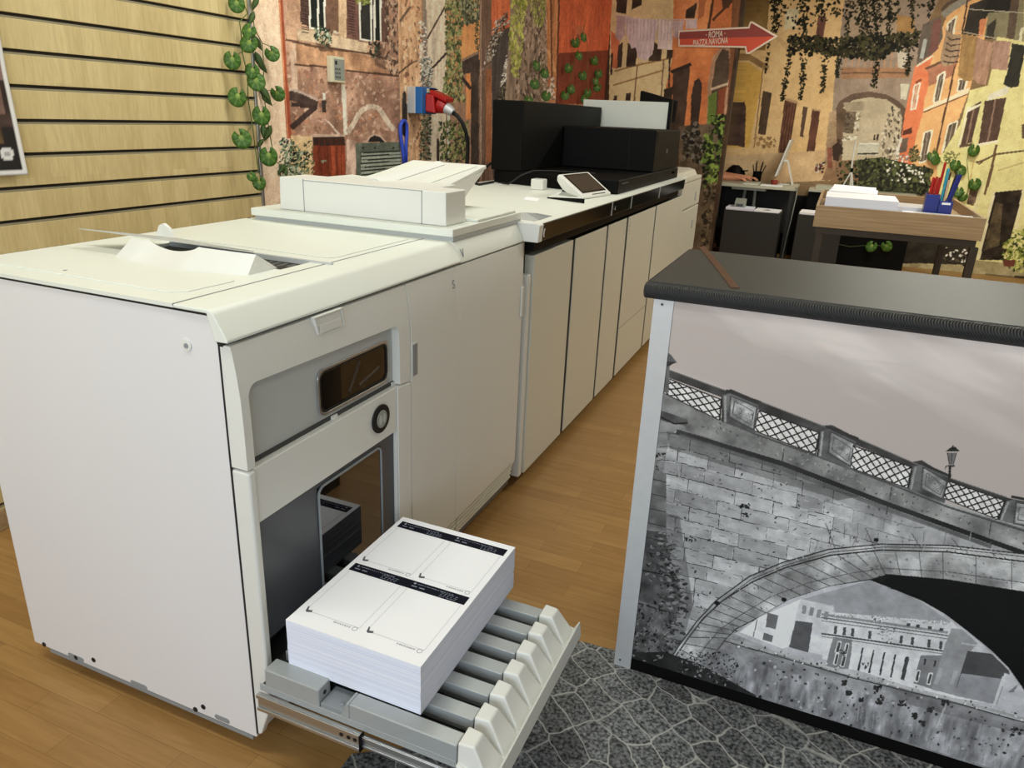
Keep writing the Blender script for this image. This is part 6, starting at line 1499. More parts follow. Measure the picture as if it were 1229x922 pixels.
for l in (l1, l2):                       # condensed lettering
    c_ = Vector(tuple(map(float, o1 if l is l1 else o2)))
    sx = (38 / 884.0 * 7.6) / max(max(v.co.x for v in l.data.vertices) - min(v.co.x for v in l.data.vertices), 1e-3) if l is l2 else (13 / 884.0 * 7.6) / max(max(v.co.x for v in l1.data.vertices) - min(v.co.x for v in l1.data.vertices), 1e-3) * 1.6
    l.data.transform(Matrix.Translation(c_) @ Matrix.Diagonal((sx, 1, 1, 1)) @ Matrix.Translation(-c_))

PO = thing('poster', (XW + 0.02, 0.4, 1.3), 'dark glossy poster with a white border hanging on the slatted wall', 'poster')
py0, py1, pz0, pz1 = 0.16, 0.648, 1.126, 1.72
ny, nz = 90, 100
def curl(y, z):
    return XW + 0.006 + 0.016 * ((y - py0) / (py1 - py0)) ** 4 * max(0, 1 - (z - pz0) / 0.3) + 0.003
P_ = Sheet(np.linspace(py0, py1, ny), np.linspace(pz0, pz1, nz), 'x', XW + 0.02, (232, 230, 228))
rect = lambda a, b, c, d: [(a, c), (b, c), (b, d), (a, d)]
P_.fill(rect(py0 + .012, py1 - .012, pz0 + .014, pz1 - .012), (58, 44, 40), 0.5, 14)
P_.fill(rect(py0 + .012, py1 - .012, pz0 + .014, pz0 + .14), (32, 28, 30), 0.15, 10); P_.fill(rect(py0 + .2, py1 - .012, 1.4, 1.6), (150, 116, 110), 0.3, 9, 4)
P_.fill(rect(py1 - 0.12, py1 - .03, 1.30, 1.40), (96, 74, 66), 0.5, 20); P_.fill(rect(py1 - 0.3, py1 - .05, 1.22, 1.3), (88, 66, 44), 0.5, 24); P_.fill(rect(py1 - 0.2, py1 - .14, 1.25, 1.27), (140, 40, 40), 0.4, 24)
for cy_, cz_, r_ in ((0.598, 1.19, 0.02), (0.552, 1.19, 0.014), (0.54, 1.22, 0.016), (0.50, 1.19, 0.012), (0.545, 1.155, 0.01), (0.44, 1.21, 0.02)):
    P_.fill([(cy_ + r_ * math.cos(t), cz_ + r_ * math.sin(t)) for t in np.linspace(0, 2 * PI, 20)[:-1]], (226, 224, 222)); P_.fill(rect(cy_ - r_ * .45, cy_ + r_ * .45, cz_ - r_ * .3, cz_ + r_ * .25), (176, 172, 172))
po = P_.build('printed_sheet', 'poster_print', 0.0, PO)
for v in po.data.vertices:
    v.co.x = curl(v.co.y, v.co.z)
sm = po.modifiers.new('thick', 'SOLIDIFY'); sm.thickness = 0.0012; sm.offset = -1
# ------------------------------------------------------------------ leaf garlands
def leaf_mesh(name, kind):
    me = bpy.data.meshes.new(name)
    vs, cs, fs = [], [], []
    R = random.Random(3)
    if kind == 'round':
        n, rings = 36, 3
        vs.append((0, 0.42, 0.0)); cs.append((176, 196, 96))
        for j in range(1, rings + 1):
            for k in range(n):
                a = PI / 2 + 0.20 + (2 * PI - 0.40) * k / (n - 1)
                r = 1.0 * (1 - 0.10 * math.cos(2 * a)) * (j / rings)
                x, y = r * math.cos(a), 0.42 + r * math.sin(a) * 0.95
                if math.sin(a) > 0: y = 0.42 + (y - 0.42) * 0.85
                z = 0.16 * (j / rings) ** 2 * math.cos(5 * a) * 0.35 - 0.18 * (x * x)
                vs.append((x, y - 0.42, z))
                vein = (k % 5 == 2)
                cs.append((92, 130, 48) if vein else [(62, 98, 34), (70, 108, 37), (57, 92, 32)][(k + j) % 3])
        for k in range(n - 1):
            fs.append((0, 1 + k, 2 + k))
        for j in range(1, rings):
            for k in range(n - 1):
                a = 1 + (j - 1) * n + k; b = 1 + j * n + k
                fs.append((a, b, b + 1, a + 1))
    else:
        n = 9
        for k in range(n + 1):
            t = k / n; w = 0.34 * math.sin(PI * t ** 0.8)
            z = -0.25 * t * t
            for x, c in ((-w, (38, 58, 26)), (0, (86, 112, 60)), (w, (44, 66, 30))):
                vs.append((x, 0.6 - 1.6 * t, z + (0.05 if x == 0 else 0))); cs.append(c)
        for k in range(n):
            for i in (0, 1):
                fs.append((3 * k + i, 3 * k + 3 + i, 3 * k + 4 + i, 3 * k + 1 + i))
    me.from_pydata(vs, [], fs); me.update()
    a = me.color_attributes.new('ink', 'FLOAT_COLOR', 'POINT')
    rgba = np.ones((len(vs), 4), np.float32); rgba[:, :3] = lin(np.array(cs, float))
    a.data.foreach_set('color', rgba.ravel())
    me.materials.append(M['leaf']); me.shade_smooth()
    return me
LEAF = leaf_mesh('round_leaf', 'round'); SLIM = leaf_mesh('slim_leaf', 'slim')
_proto = {}
def add_leaf(parent, p, r, out, roll, tilt, turn, me):
    """Hang one leaf at p: `out` is the way off the wall."""
    key = me.name
    if key not in _proto:
        o = bpy.data.objects.new('leaf', me); _proto[key] = o
        so = o.modifiers.new('thick', 'SOLIDIFY'); so.thickness = 0.03
    else:
        o = _proto[key].copy()
    COL.objects.link(o)
    z = Vector(out); up = Vector((0, 0, 1)); x = up.cross(z).normalized(); y = z.cross(x)
    B = Matrix((x, y, z)).transposed()
    rot = B @ Matrix.Rotation(roll, 3, 'Z') @ Matrix.Rotation(tilt, 3, 'X') @ Matrix.Rotation(turn, 3, 'Y')
    mw = Matrix.Translation(Vector(tuple(map(float, p)))) @ (rot @ Matrix.Diagonal((r, r, r))).to_4x4()
    o.parent = parent
    o.matrix_parent_inverse = Matrix.Translation(-world_loc_rest(parent))
    o.matrix_basis = mw
    return o

def garland(label, leaves, stems, ax, val, out, cat='garland', group=None, slim=(), face=None):
    face = face or out
    p0 = at(*stems[0][0], ax, val)
    g = thing('leaf_garland', tuple(map(float, p0)), label, cat, group)
    off = np.array(out, float)
    mb = MB()
    for st in stems:
        pts = [at(x, y, ax, val) + off * (0.006 + 0.01 * (i % 2)) for i, (x, y) in enumerate(st)]
        mb.tube(pts, 0.0022, 6)
    for x, y, r in leaves:                                     # little stalks towards the nearest stem point
        best = min((q for st in stems for q in st), key=lambda q: (q[0] - x) ** 2 + (q[1] - y) ** 2)
        a, b = at(*best, ax, val) + off * 0.01, at(x, y, ax, val) + off * 0.02
        if np.linalg.norm(b - a) < 0.3:
            mb.tube([a, (a + b) / 2 + np.array([0, 0, 0.01]), b], 0.0016, 5)
    mb.build('stem', 'stem', g)
    for i, (x, y, r) in enumerate(leaves):
        d = 0.034 + 0.012 * (i % 3)
        add_leaf(g, at(x, y, ax, val + out['xyz'.index(ax)] * d), r, face, rnd.uniform(-0.6, 0.6), rnd.uniform(-0.35, 0.1), rnd.uniform(-0.35, 0.35), LEAF)
    for i, (x, y, r) in enumerate(slim):
        add_leaf(g, at(x, y, ax, val + out['xyz'.index(ax)] * 0.012), r, face, rnd.uniform(-0.7, 0.7), rnd.uniform(-0.4, 0.1), rnd.uniform(-0.6, 0.6), SLIM)
    return g

e6 = lambda x, y: (260 + x / 3.84, y / 3.84)
Lf = [(92, 15, .052), (150, 140, .046), (148, 198, .056), (72, 275, .054), (165, 325, .048), (182, 372, .060), (97, 445, .060), (207, 530, .062), (115, 637, .062), (240, 718, .064), (196, 842, .046), (160, 812, .032), (255, 245, .050), (280, 430, .050)]
Sl = [(180, 5, .05), (165, 75, .045), (185, 190, .05), (190, 270, .06), (205, 300, .05), (215, 420, .06), (225, 455, .05), (215, 595, .05), (240, 605, .06), (205, 655, .035), (305, 775, .045), (320, 785, .04)]
garland('garland of round green leaves trailing down the metal edge of the slatted wall', [(*e6(x, y), r * 0.68) for x, y, r in Lf],
        [[e6(108, -20), e6(128, 62), e6(100, 100), e6(98, 150), e6(112, 240), e6(128, 340), e6(140, 460), e6(152, 580), e6(172, 680), e6(180, 790)], [e6(150, -10), e6(160, 130), e6(205, 200), e6(203, 300), e6(210, 420), e6(222, 560), e6(262, 740), e6(300, 775)]],
        'x', X_WALL + 0.008, (1, 0, 0), face=(0.66, -0.75, 0.0), slim=[(*e6(x, y), r * 0.8) for x, y, r in Sl])
b3 = lambda x, y: (580 + x / 3.84, y / 3.84)
Lo = [(425, 195), (465, 170), (443, 255), (513, 278), (395, 313), (458, 347), (532, 338), (520, 372), (526, 402), (405, 410), (482, 428), (468, 456), (378, 438)]
garland('sparse garland of green leaves spread over the flat orange-red wall', [(*b3(x, y), .044) for x, y in Lo],
        [[b3(470, 90), b3(445, 180), b3(420, 260), b3(400, 340), b3(390, 440)], [b3(470, 160), b3(480, 260), b3(470, 350), b3(478, 470)], [b3(510, 250), b3(530, 340), b3(520, 420)]], 'x', X_WALL + 0.012, (1, 0, 0), face=(0.75, -0.66, 0.0))
garland('short dark leaf sprig behind the tall black wing of the scanner', [(*b3(x, y), .044) for x, y in ((285, 335), (238, 385), (292, 440), (248, 300), (212, 462))],
        [[b3(262, 250), b3(265, 330), b3(268, 400), b3(275, 470)]], 'x', X_WALL + 0.012, (1, 0, 0), face=(0.75, -0.66, 0.0))
q3 = lambda x, y: (860 + x / 3.33, y / 3.33)
Lr = [(865, 622, .060), (1030, 600, .062), (955, 658, .056), (975, 680, .060), (1032, 735, .064), (965, 765, .056), (985, 785, .05), (878, 640, .05)]
garland('leafy garland on the sunny yellow house wall behind the blue pen holder', [(*q3(x, y), r) for x, y, r in Lr],
        [[q3(1020, 560), q3(1000, 640), q3(1010, 740), q3(990, 800)], [q3(870, 590), q3(900, 650), q3(960, 660)]], 'y', Y_FAR - 0.004, (0, -1, 0))
garland('low sprig of pale round leaves seen beneath the wooden tray table', [(986, 294, .05), (997, 285, .05), (1046, 295.5, .06), (1064, 295.5, .06), (992, 281, .04)],
        [[(980, 300), (992, 290), (1020, 296), (1046, 294), (1070, 296)]], 'y', 7.597, (0, -1, 0))

# ------------------------------------------------------------------ tray-topped table and what lies in it
TB = thing('tray_table', (1.35, 4.9, 0), 'dark-legged table whose top is a wide shallow pale wooden tray', 'table')
tx0, tx1, ty0, ty1, tz0, tz1 = 0.878, 1.82, 4.2, 5.6, 0.772, 0.905
MB().box(tx0, tx1, ty0, ty0 + 0.018, tz0, tz1).build('front_board', 'table_wood', TB, 0.002)
MB().box(tx0, tx1, ty1 - 0.018, ty1, tz0, tz1).build('rear_board', 'table_wood', TB, 0.002)
for x in (tx0, tx1 - 0.018):
    MB().box(x, x + 0.018, ty0 + 0.0185, ty1 - 0.0185, tz0, tz1).build('side_board', 'table_wood', TB, 0.002)
MB().box(tx0 + 0.0185, tx1 - 0.0185, ty0 + 0.0185, ty1 - 0.0185, tz0 + 0.002, 0.84).build('tray_floor', 'table_wood', TB)
mb = MB(); mb.box(tx0 + 0.02, tx1 - 0.02, ty0 + 0.015, ty0 + 0.055, 0.73, 0.771); mb.box(tx0 + 0.02, tx1 - 0.02, ty1 - 0.055, ty1 - 0.015, 0.73, 0.771); mb.box(tx0 + 0.02, tx0 + 0.06, ty0 + 0.055, ty1 - 0.055, 0.73, 0.771); mb.box(tx1 - 0.06, tx1 - 0.02, ty0 + 0.055, ty1 - 0.055, 0.73, 0.771)
mb.build('frame', 'dark_metal', TB, 0.002)
for x in (tx0 + 0.026, tx1 - 0.045):
    for y in (ty0 + 0.015, ty1 - 0.06):
        MB().box(x, x + 0.045, y, y + 0.045, 0.0, 0.7295).build('leg', 'dark_metal', TB, 0.002)
FZ = 0.8403
WS = thing('paper_stack', (1.13, 4.45, FZ), 'neat thick block of blank white paper in the wooden tray', 'paper stack')
mb = MB(); rings = []
for k in range(25):
    z = FZ + 0.0003 + 0.118 * k / 24; a = rnd.uniform(-.0012, .0012)
    rings.append([mb.bm.verts.new(p) for p in ((0.925 + a, 4.235, z), (1.345 + a, 4.235, z), (1.345 + a, 4.69, z), (0.925 + a, 4.69, z))])
for P1, P2 in zip(rings, rings[1:]):
    for k in range(4):
        mb.bm.faces.new((P1[k], P1[(k + 1) % 4], P2[(k + 1) % 4], P2[k]))
mb.bm.faces.new(rings[0][::-1]); mb.bm.faces.new(rings[-1]); mb.build('sheets', 'layers', WS)
MB().box(0.925, 1.345, 4.235, 4.69, FZ + 0.1187, FZ + 0.119).build('top_sheet', 'paper', WS)
def sheet(name, pts, z, h, mat, label, cat='paper', group=None, marks=None):
    o = MB().prism(pts, 'z', z, z + h).build(name, mat)
    tag(o, label, cat, group)
    return o
sheet('paper_pile', [(1.36, 4.24), (1.79, 4.225), (1.795, 4.55), (1.40, 4.58)], FZ + 0.0003, 0.040, 'layers', 'low pile of loose white sheets right in front of the blue pen holder')
M['leaflet'] = plain('printed_leaflet', (206, 208, 206), 0.4, var=0.32, scale=11)
sheet('leaflet', [(1.45, 4.30), (1.78, 4.29), (1.785, 4.52), (1.46, 4.55)], FZ + 0.0408, 0.001, 'leaflet', 'grey-patterned leaflet lying on the low pile of loose sheets', 'leaflet')
sheet('paper_pile', [(1.36, 4.80), (1.60, 4.78), (1.62, 5.10), (1.38, 5.13)], FZ + 0.0003, 0.045, 'layers', 'pile of white sheets behind the blue pen holder')
sheet('leaflet', [(1.39, 4.82), (1.58, 4.80), (1.60, 5.08), (1.41, 5.1)], FZ + 0.0458, 0.001, 'leaflet', 'pale leaflet on the pile behind the blue pen holder', 'leaflet')
sheet('paper_pile', [(0.93, 4.98), (1.25, 4.95), (1.27, 5.40), (0.95, 5.44)], FZ + 0.0003, 0.10, 'layers', 'tall pile of sheets behind the thick block of blank paper')
OP = MB().hexa([(0.945, 5.0, FZ + 0.1012), (1.24, 4.92, FZ + 0.1012), (1.25, 5.30, FZ + 0.1012), (0.96, 5.38, FZ + 0.1012), (0.945, 5.0, FZ + 0.104), (1.24, 4.92, FZ + 0.104), (1.25, 5.30, FZ + 0.125), (0.96, 5.38, FZ + 0.125)]).build('folder', 'paper')
tag(OP, 'white open folder lying on the tall pile at the back of the tray', 'folder')

OG = thing('pen_holder', (1.6, 4.68, FZ), 'deep blue stepped pen holder on the tray table', 'pen holder')
def hollow(mb, x0, x1, y0, y1, z0, z1, t=0.004):
    mb.ring([(x0, y0), (x1, y0), (x1, y1), (x0, y1)], [(x0 + t, y0 + t), (x1 - t, y0 + t), (x1 - t, y1 - t), (x0 + t, y1 - t)], 'z', z0, z1)
    mb.box(x0 + t, x1 - t, y0 + t, y1 - t, z0, z0 + 0.004)
hz = FZ + 0.0003
mb = MB(); hollow(mb, 1.525, 1.605, 4.64, 4.74, hz, hz + 0.150); mb.build('tall_cup', 'blue_deep', OG, 0.002)
mb = MB(); hollow(mb, 1.6055, 1.685, 4.625, 4.74, hz, hz + 0.115); mb.build('low_cup', 'blue_deep', OG, 0.002)
MB().box(1.62, 1.67, 4.6236, 4.6249, hz + 0.092, hz + 0.105).build('paper_tab', 'paper', OG)
def pen(x, y, dx, dy, z0, L, mat, label, group, r=0.0055, cap=None):
    a = Vector((x, y, z0)); b = Vector((x + dx, y + dy, z0 + L)); m_ = a.lerp(b, 0.62)
    t = thing('pen', tuple(a), label, 'pen', group)
    MB().tube([a, a.lerp(b, 0.05), m_], [r * 0.5, r, r], 10).build('barrel', mat, t)
    MB().tube([m_.lerp(b, 0.005), b.lerp(m_, 0.06), b], [r * 1.12, r * 1.12, r * 0.8], 10).build('cap', cap or mat, t)
z0 = hz + 0.0045
for i, (x, dx, L) in enumerate(((1.542, 0.004, 0.25), (1.556, 0.010, 0.255), (1.572, 0.012, 0.25), (1.585, 0.006, 0.245), (1.563, 0.004, 0.24))):
    pen(x, 4.658 + 0.016 * i, dx, 0.02, z0, L, 'red', 'red pen among the short red pens in the tall blue cup', 'short red pens', 0.007)
pen(1.588, 4.70, 0.008, 0.01, z0, 0.345, 'red', 'long red pen rising above all others in the blue holder', None, 0.0075)
pen(1.618, 4.66, 0.0, 0.02, z0, 0.31, 'cyan', 'light blue pen next to the red ones in the holder', None, 0.0085, 'cyan')
pen(1.63, 4.645, 0.004, 0.01, z0, 0.24, 'beige_pen', 'beige pen below the light blue one in the holder', None, 0.007)
for i in range(2):
    pen(1.630 + 0.014 * i, 4.715, 0.012 + 0.02 * i, 0.02, z0, 0.285, 'dark_metal', 'thin dark pencil between the light blue and the dark blue pens', 'dark pencils in the blue holder', 0.005)
for i in range(3):
    pen(1.636 + 0.010 * i, 4.655 + 0.025 * i, 0.045, 0.015, z0, 0.275, 'blue_deep', 'dark blue pen leaning over the outer side of the holder', 'dark blue pens', 0.008)

# ------------------------------------------------------------------ office corner: two desks
DK1 = thing('desk', (0.1, 7.65, 0), 'pale-topped office desk with a white computer monitor, beyond the mural partition', 'desk')
MB().box(-0.5, 0.612, 7.2, 7.93, 0.756, 0.781).build('desk_top', 'desk_top', DK1, 0.003)
MB().box(-0.46, 0.59, 7.86, 7.88, 0.25, 0.755).build('dark_under_desk_panel', 'charcoal', DK1)  # dark sheet added to give the darkness under the desk
MB().box(-0.02, 0.32, 7.23, 7.5, 0.73, 0.7555).build('under_tray', 'panel_grey', DK1, 0.003)
for a, b in (((0.10, 7.42), (0.06, 7.42)), ((0.20, 7.42), (0.235, 7.42))):
    mb = MB(); mb.tube([(a[0], a[1], 0.7295), (b[0], b[1], 0.0)], 0.016, 10); mb.build('trestle_leg', 'panel_grey', DK1)
for x in (-0.46, 0.575):
    for y in (7.25, 7.84):
        MB().box(x - 0.018, x + 0.018, y - 0.018, y + 0.018, 0.0, 0.7555).build('leg', 'charcoal', DK1, 0.002)
PD = thing('drawer_cabinet', (0.25, 7.1, 0), 'low charcoal drawer cabinet with papers on top in front of the monitor desk', 'cabinet')
MB().box(-0.025, 0.525, 6.93, 7.36, 0.02, 0.55).build('carcass', 'charcoal', PD, 0.003)
MB().box(-0.02, 0.52, 6.926, 6.9298, 0.03, 0.54).build('front_panel', 'charcoal', PD, 0.001)
mb = MB()
for x in (0.02, 0.48):
    for y in (6.98, 7.31):
        mb.lathe([(0.02, 0.0), (0.02, 0.02)], x, y, 10)
mb.build('feet', 'black_plastic', PD)
sheet('paper_pile', [(-0.015, 6.94), (0.25, 6.94), (0.25, 7.2), (-0.015, 7.2)], 0.5503, 0.022, 'layers', 'flat pile of white papers on the low charcoal cabinet under the phone base')
sheet('magazine', [(0.26, 6.94), (0.50, 6.95), (0.51, 7.22), (0.27, 7.24)], 0.5503, 0.012, 'paper', 'white magazine with a dark patch on the low charcoal cabinet', 'magazine')
MB_ = MB().prism([(0.33, 7.02), (0.42, 7.05), (0.38, 7.12)], 'z', 0.5624, 0.5627).build('dark_patch', 'ink', bpy.data.objects['magazine'])
DV = thing('phone_base', (0.1, 7.1, 0.5725), 'small pale grey desk device standing on the paper pile under the desk', 'device')
MB().prism([(7.02, 0.5726), (7.14, 0.5726), (7.14, 0.650), (7.10, 0.655), (7.02, 0.615)], 'x', 0.055, 0.16).build('housing', 'panel_grey', DV, 0.004)
MB().prism([(7.0165, 0.58), (7.0195, 0.58), (7.0195, 0.605), (7.0165, 0.605)], 'x', 0.075, 0.14).build('front_slot', 'dark_grey', DV)

IM = thing('computer_monitor', (0.45, 7.65, 0.781), 'slim white computer monitor seen from its edge, leaning back on the desk', 'monitor')
t0, t1 = at(949, 168, 'y', 7.42), at(930.5, 212, 'y', 7.42)
mb = MB(); mb.hexa([(t1[0] - 0.012, 7.42, t1[2]), (t1[0] + 0.008, 7.42, t1[2]), (t1[0] + 0.008, 7.95, t1[2]), (t1[0] - 0.012, 7.95, t1[2]), (t0[0] - 0.012, 7.42, t0[2]), (t0[0] + 0.008, 7.42, t0[2]), (t0[0] + 0.008, 7.95, t0[2]), (t0[0] - 0.012, 7.95, t0[2])])
mb.build('case', 'white', IM, 0.005)
mb = MB(); mb.hexa([(t1[0] - 0.0135, 7.435, t1[2] + 0.02), (t1[0] - 0.0125, 7.435, t1[2] + 0.02), (t1[0] - 0.0125, 7.935, t1[2] + 0.02), (t1[0] - 0.0135, 7.935, t1[2] + 0.02), (t0[0] - 0.0155, 7.435, t0[2] - 0.015), (t0[0] - 0.0145, 7.435, t0[2] - 0.015), (t0[0] - 0.0145, 7.935, t0[2] - 0.015), (t0[0] - 0.0155, 7.935, t0[2] - 0.015)])
mb.build('screen', 'black_gloss', IM)
s0, s1 = at(945.5, 193, 'y', 7.6), at(951, 224, 'y', 7.6)
xs0 = t1[0] + (t0[0] - t1[0]) * (s0[2] - t1[2]) / (t0[2] - t1[2]) + 0.009
mb = MB(); mb.hexa([(s1[0] - 0.03, 7.6, 0.7815), (s1[0], 7.6, 0.7815), (s1[0], 7.78, 0.7815), (s1[0] - 0.03, 7.78, 0.7815), (s1[0] - 0.012, 7.6, 0.792), (s1[0], 7.6, 0.80), (s1[0], 7.78, 0.80), (s1[0] - 0.012, 7.78, 0.792)])
mb.hexa([(s1[0] - 0.012, 7.6, 0.79), (s1[0], 7.6, 0.79), (s1[0], 7.78, 0.79), (s1[0] - 0.012, 7.78, 0.79), (s0[0] - 0.01, 7.6, s0[2]), (s0[0], 7.6, s0[2]), (s0[0], 7.78, s0[2]), (s0[0] - 0.01, 7.78, s0[2])])
mb.hexa([(xs0 - 0.004, 7.62, s0[2] - 0.012), (s0[0], 7.62, s0[2] - 0.012), (s0[0], 7.76, s0[2] - 0.012), (xs0 - 0.004, 7.76, s0[2] - 0.012), (xs0, 7.62, s0[2] + 0.004), (s0[0], 7.62, s0[2] + 0.004), (s0[0], 7.76, s0[2] + 0.004), (xs0, 7.76, s0[2] + 0.004)])
mb.hexa([(s1[0] - 0.2, 7.6, 0.7815), (s1[0] - 0.03, 7.6, 0.7815), (s1[0] - 0.03, 7.78, 0.7815), (s1[0] - 0.2, 7.78, 0.7815), (s1[0] - 0.2, 7.6, 0.787), (s1[0] - 0.03, 7.6, 0.79), (s1[0] - 0.03, 7.78, 0.79), (s1[0] - 0.2, 7.78, 0.787)])
mb.build('stand', 'white', IM, 0.002)
KB = thing('keyboard', (0.2, 7.4, 0.781), 'low pale keyboard under the hands on the desk', 'keyboard')
MB().box(0.08, 0.22, 7.32, 7.74, 0.7813, 0.79).build('base', 'white', KB, 0.002)
for i in range(5):
    for j in range(14):
        if (i, j) in ((0, 5), (0, 6), (0, 7)): continue
        MB().box(0.09 + 0.025 * i, 0.111 + 0.025 * i, 7.33 + 0.0285 * j, 7.354 + 0.0285 * j, 0.7901, 0.7925).build('key', 'desk_top', KB)
sheet('notepad', [(0.26, 7.27), (0.47, 7.26), (0.47, 7.40), (0.26, 7.41)], 0.7813, 0.008, 'paper', 'white notepad on the desk edge below the monitor', 'notepad')
CU = thing('red_cup', (0.37, 7.5, 0.781), 'small dark red cup on the desk under the monitor', 'cup')
mb = MB(); mb.lathe([(0.028, 0.7813), (0.033, 0.80), (0.036, 0.83), (0.0325, 0.83), (0.03, 0.80), (0.026, 0.787)], 0.372, 7.5, 20); mb.build('body', 'red_dark', CU)
mb = MB(); mb.tube([(0.405, 7.5, 0.822), (0.422, 7.5, 0.818), (0.424, 7.5, 0.802), (0.404, 7.5, 0.796)], 0.0045, 8); mb.build('handle', 'red_dark', CU)
PC = thing('pencil_cup', (0.16, 7.82, 0.781), 'dark pencil cup full of dark pencils at the back of the desk', 'pencil cup')
mb = MB(); mb.lathe([(0.045, 0.7813), (0.047, 0.89), (0.043, 0.89), (0.041, 0.787)], 0.16, 7.82, 18); mb.build('cup', 'black_plastic', PC)
for k in range(6):
    a = k * 1.05; pen(0.16 + 0.018 * math.cos(a), 7.82 + 0.018 * math.sin(a), 0.05 * math.cos(a) + 0.01, 0.02 * math.sin(a), 0.7885, 0.17 + 0.02 * (k % 3), 'dark_metal', 'dark pencil standing in the dark cup at the back of the desk', 'pencils in the dark cup', 0.005)
BG = MB()
rows = []
for j, (z, w, d) in enumerate(((0.7815, 0.10, 0.07), (0.80, 0.115, 0.08), (0.86, 0.11, 0.075), (0.91, 0.07, 0.05), (0.94, 0.03, 0.02))):
    rows.append([BG.bm.verts.new((-0.08 + w * math.cos(2 * PI * k / 14) + (0.02 * math.sin(3 * k)) * 0.4, 7.84 + d * math.sin(2 * PI * k / 14), z)) for k in range(14)])
for A_, B_ in zip(rows, rows[1:]):
    for k in range(14):
        BG.bm.faces.new((A_[k], A_[(k + 1) % 14], B_[(k + 1) % 14], B_[k]))
BG.bm.faces.new(rows[0][::-1]); BG.bm.faces.new(rows[-1])
BG.hexa([(-0.02, 7.79, 0.87), (0.06, 7.80, 0.885), (0.06, 7.87, 0.885), (-0.02, 7.89, 0.87), (-0.02, 7.79, 0.885), (0.055, 7.80, 0.895), (0.055, 7.87, 0.895), (-0.02, 7.89, 0.885)])
tag(BG.build('cap', M['black_plastic'], smooth=True), 'black peaked cap lying on the desk behind the forearms', 'cap')
mb = MB(); mb.tube([(0.60, 7.215, 0.79), (0.622, 7.19, 0.785), (0.626, 7.185, 0.7), (0.615, 7.185, 0.5), (0.60, 7.19, 0.3), (0.585, 7.2, 0.01)], 0.005, 8)
tag(mb.build('white_cable', 'panel_grey'), 'pale cable hanging from the corner of the monitor desk', 'cable')

DK2 = thing('desk', (1.2, 7.9, 0), 'second pale-topped desk with papers, mostly behind the tray table', 'desk')
MB().box(0.72, 1.75, 7.56, 7.97, 0.735, 0.76).build('desk_top', 'desk_top', DK2, 0.003)
MB().box(0.722, 1.748, 7.60, 7.62, 0.01, 0.7345).build('dark_under_desk_panel', 'black_plastic', DK2)
for x in (0.75, 1.7):
    MB().box(x - 0.018, x + 0.018, 7.621, 7.95, 0.0, 0.7345).build('side_panel', 'charcoal', DK2)
sheet('laptop_tray', [(0.78, 7.7), (1.02, 7.68), (1.04, 7.9), (0.80, 7.93)], 0.7603, 0.035, 'desk_top', 'pale flat tray on the second desk', 'tray')
PD2 = thing('drawer_cabinet', (0.85, 7.3, 0), 'dark drawer cabinet half behind the left legs of the tray table', 'cabinet')
PD2['label'] = 'dark drawer cabinet with a white paper on top, half behind the tray table legs'
MB().box(0.68, 1.1, 6.95, 7.45, 0.02, 0.56).build('carcass', 'charcoal', PD2, 0.003)
mb = MB()
for x in (0.72, 1.06):
    for y in (7.0, 7.4):
        mb.lathe([(0.02, 0.0), (0.02, 0.02)], x, y, 10)
mb.build('feet', 'black_plastic', PD2)
MB().box(0.685, 1.095, 6.946, 6.9498, 0.03, 0.55).build('front_panel', 'charcoal', PD2, 0.001)
sheet('paper', [(0.69, 6.97), (0.90, 6.96), (0.91, 7.26), (0.70, 7.27)], 0.5603, 0.02, 'paper', 'white papers on the dark drawer cabinet beside the tray table')
TS = thing('tripod_stand', (1.09, 7.78, 0.76), 'slender white tripod stand rising from the second desk before the archway', 'tripod')
mb = MB(); mb.tube([(1.118, 7.78, 0.80), (1.09, 7.78, 1.02), (1.084, 7.78, 1.25)], 0.009, 10); mb.build('pole', 'white', TS)
for dx, dy in ((-0.075, -0.03), (0.05, -0.02), (0.01, 0.08)):
    mb = MB(); mb.tube([(1.1, 7.78, 0.96), (1.1 + dx, 7.78 + dy, 0.7605)], 0.006, 8); mb.build('leg', 'white', TS)
mb = MB(); mb.lathe([(0.014, 0.945), (0.014, 0.985)], 1.099, 7.78, 12); mb.build('collar', 'black_plastic', TS)

# ------------------------------------------------------------------ seated person at the desk
def skin_mesh(name, verts, edges, radii, roots, mat, parent, sub=2):
    me = bpy.data.meshes.new(name); me.from_pydata(verts, edges, []); me.update()
    o = bpy.data.objects.new(name, me); COL.objects.link(o)
    o.modifiers.new('skin', 'SKIN')
    sv = me.skin_vertices[0].data if me.skin_vertices else None
    if sv is None:
        bpy.context.view_layer.objects.active = o
        bpy.ops.object.select_all(action='DESELECT'); o.select_set(True)
        bpy.ops.mesh.customdata_skin_add(); sv = me.skin_vertices[0].data
    for i, r in enumerate(radii):
        r = r if isinstance(r, tuple) else (r, r)
        sv[i].radius = r
        sv[i].use_root = i in roots
    o.modifiers['skin'].use_smooth_shade = True
    s_ = o.modifiers.new('sub', 'SUBSURF'); s_.levels = sub; s_.render_levels = sub
    me.materials.append(M[mat])
    hang(o, parent)
    return o
PX, PY = -0.72, 7.62
PE = thing('person', (PX, PY, 0), 'person seated at the desk, only the bare forearms and hands showing past the partition', 'person')
V_, E_, R_2 = [], [], []
def nd(p, r, link=None):
    V_.append(p); R_2.append(r); i = len(V_) - 1
    if link is not None: E_.append((link, i))
    return i
pel = nd((PX, PY, 0.53), (0.13, 0.15)); bel = nd((PX, PY, 0.68), (0.115, 0.13), pel); che = nd((PX + 0.02, PY, 0.86), (0.12, 0.14), bel); upc = nd((PX + 0.03, PY, 0.99), (0.095, 0.11), che)
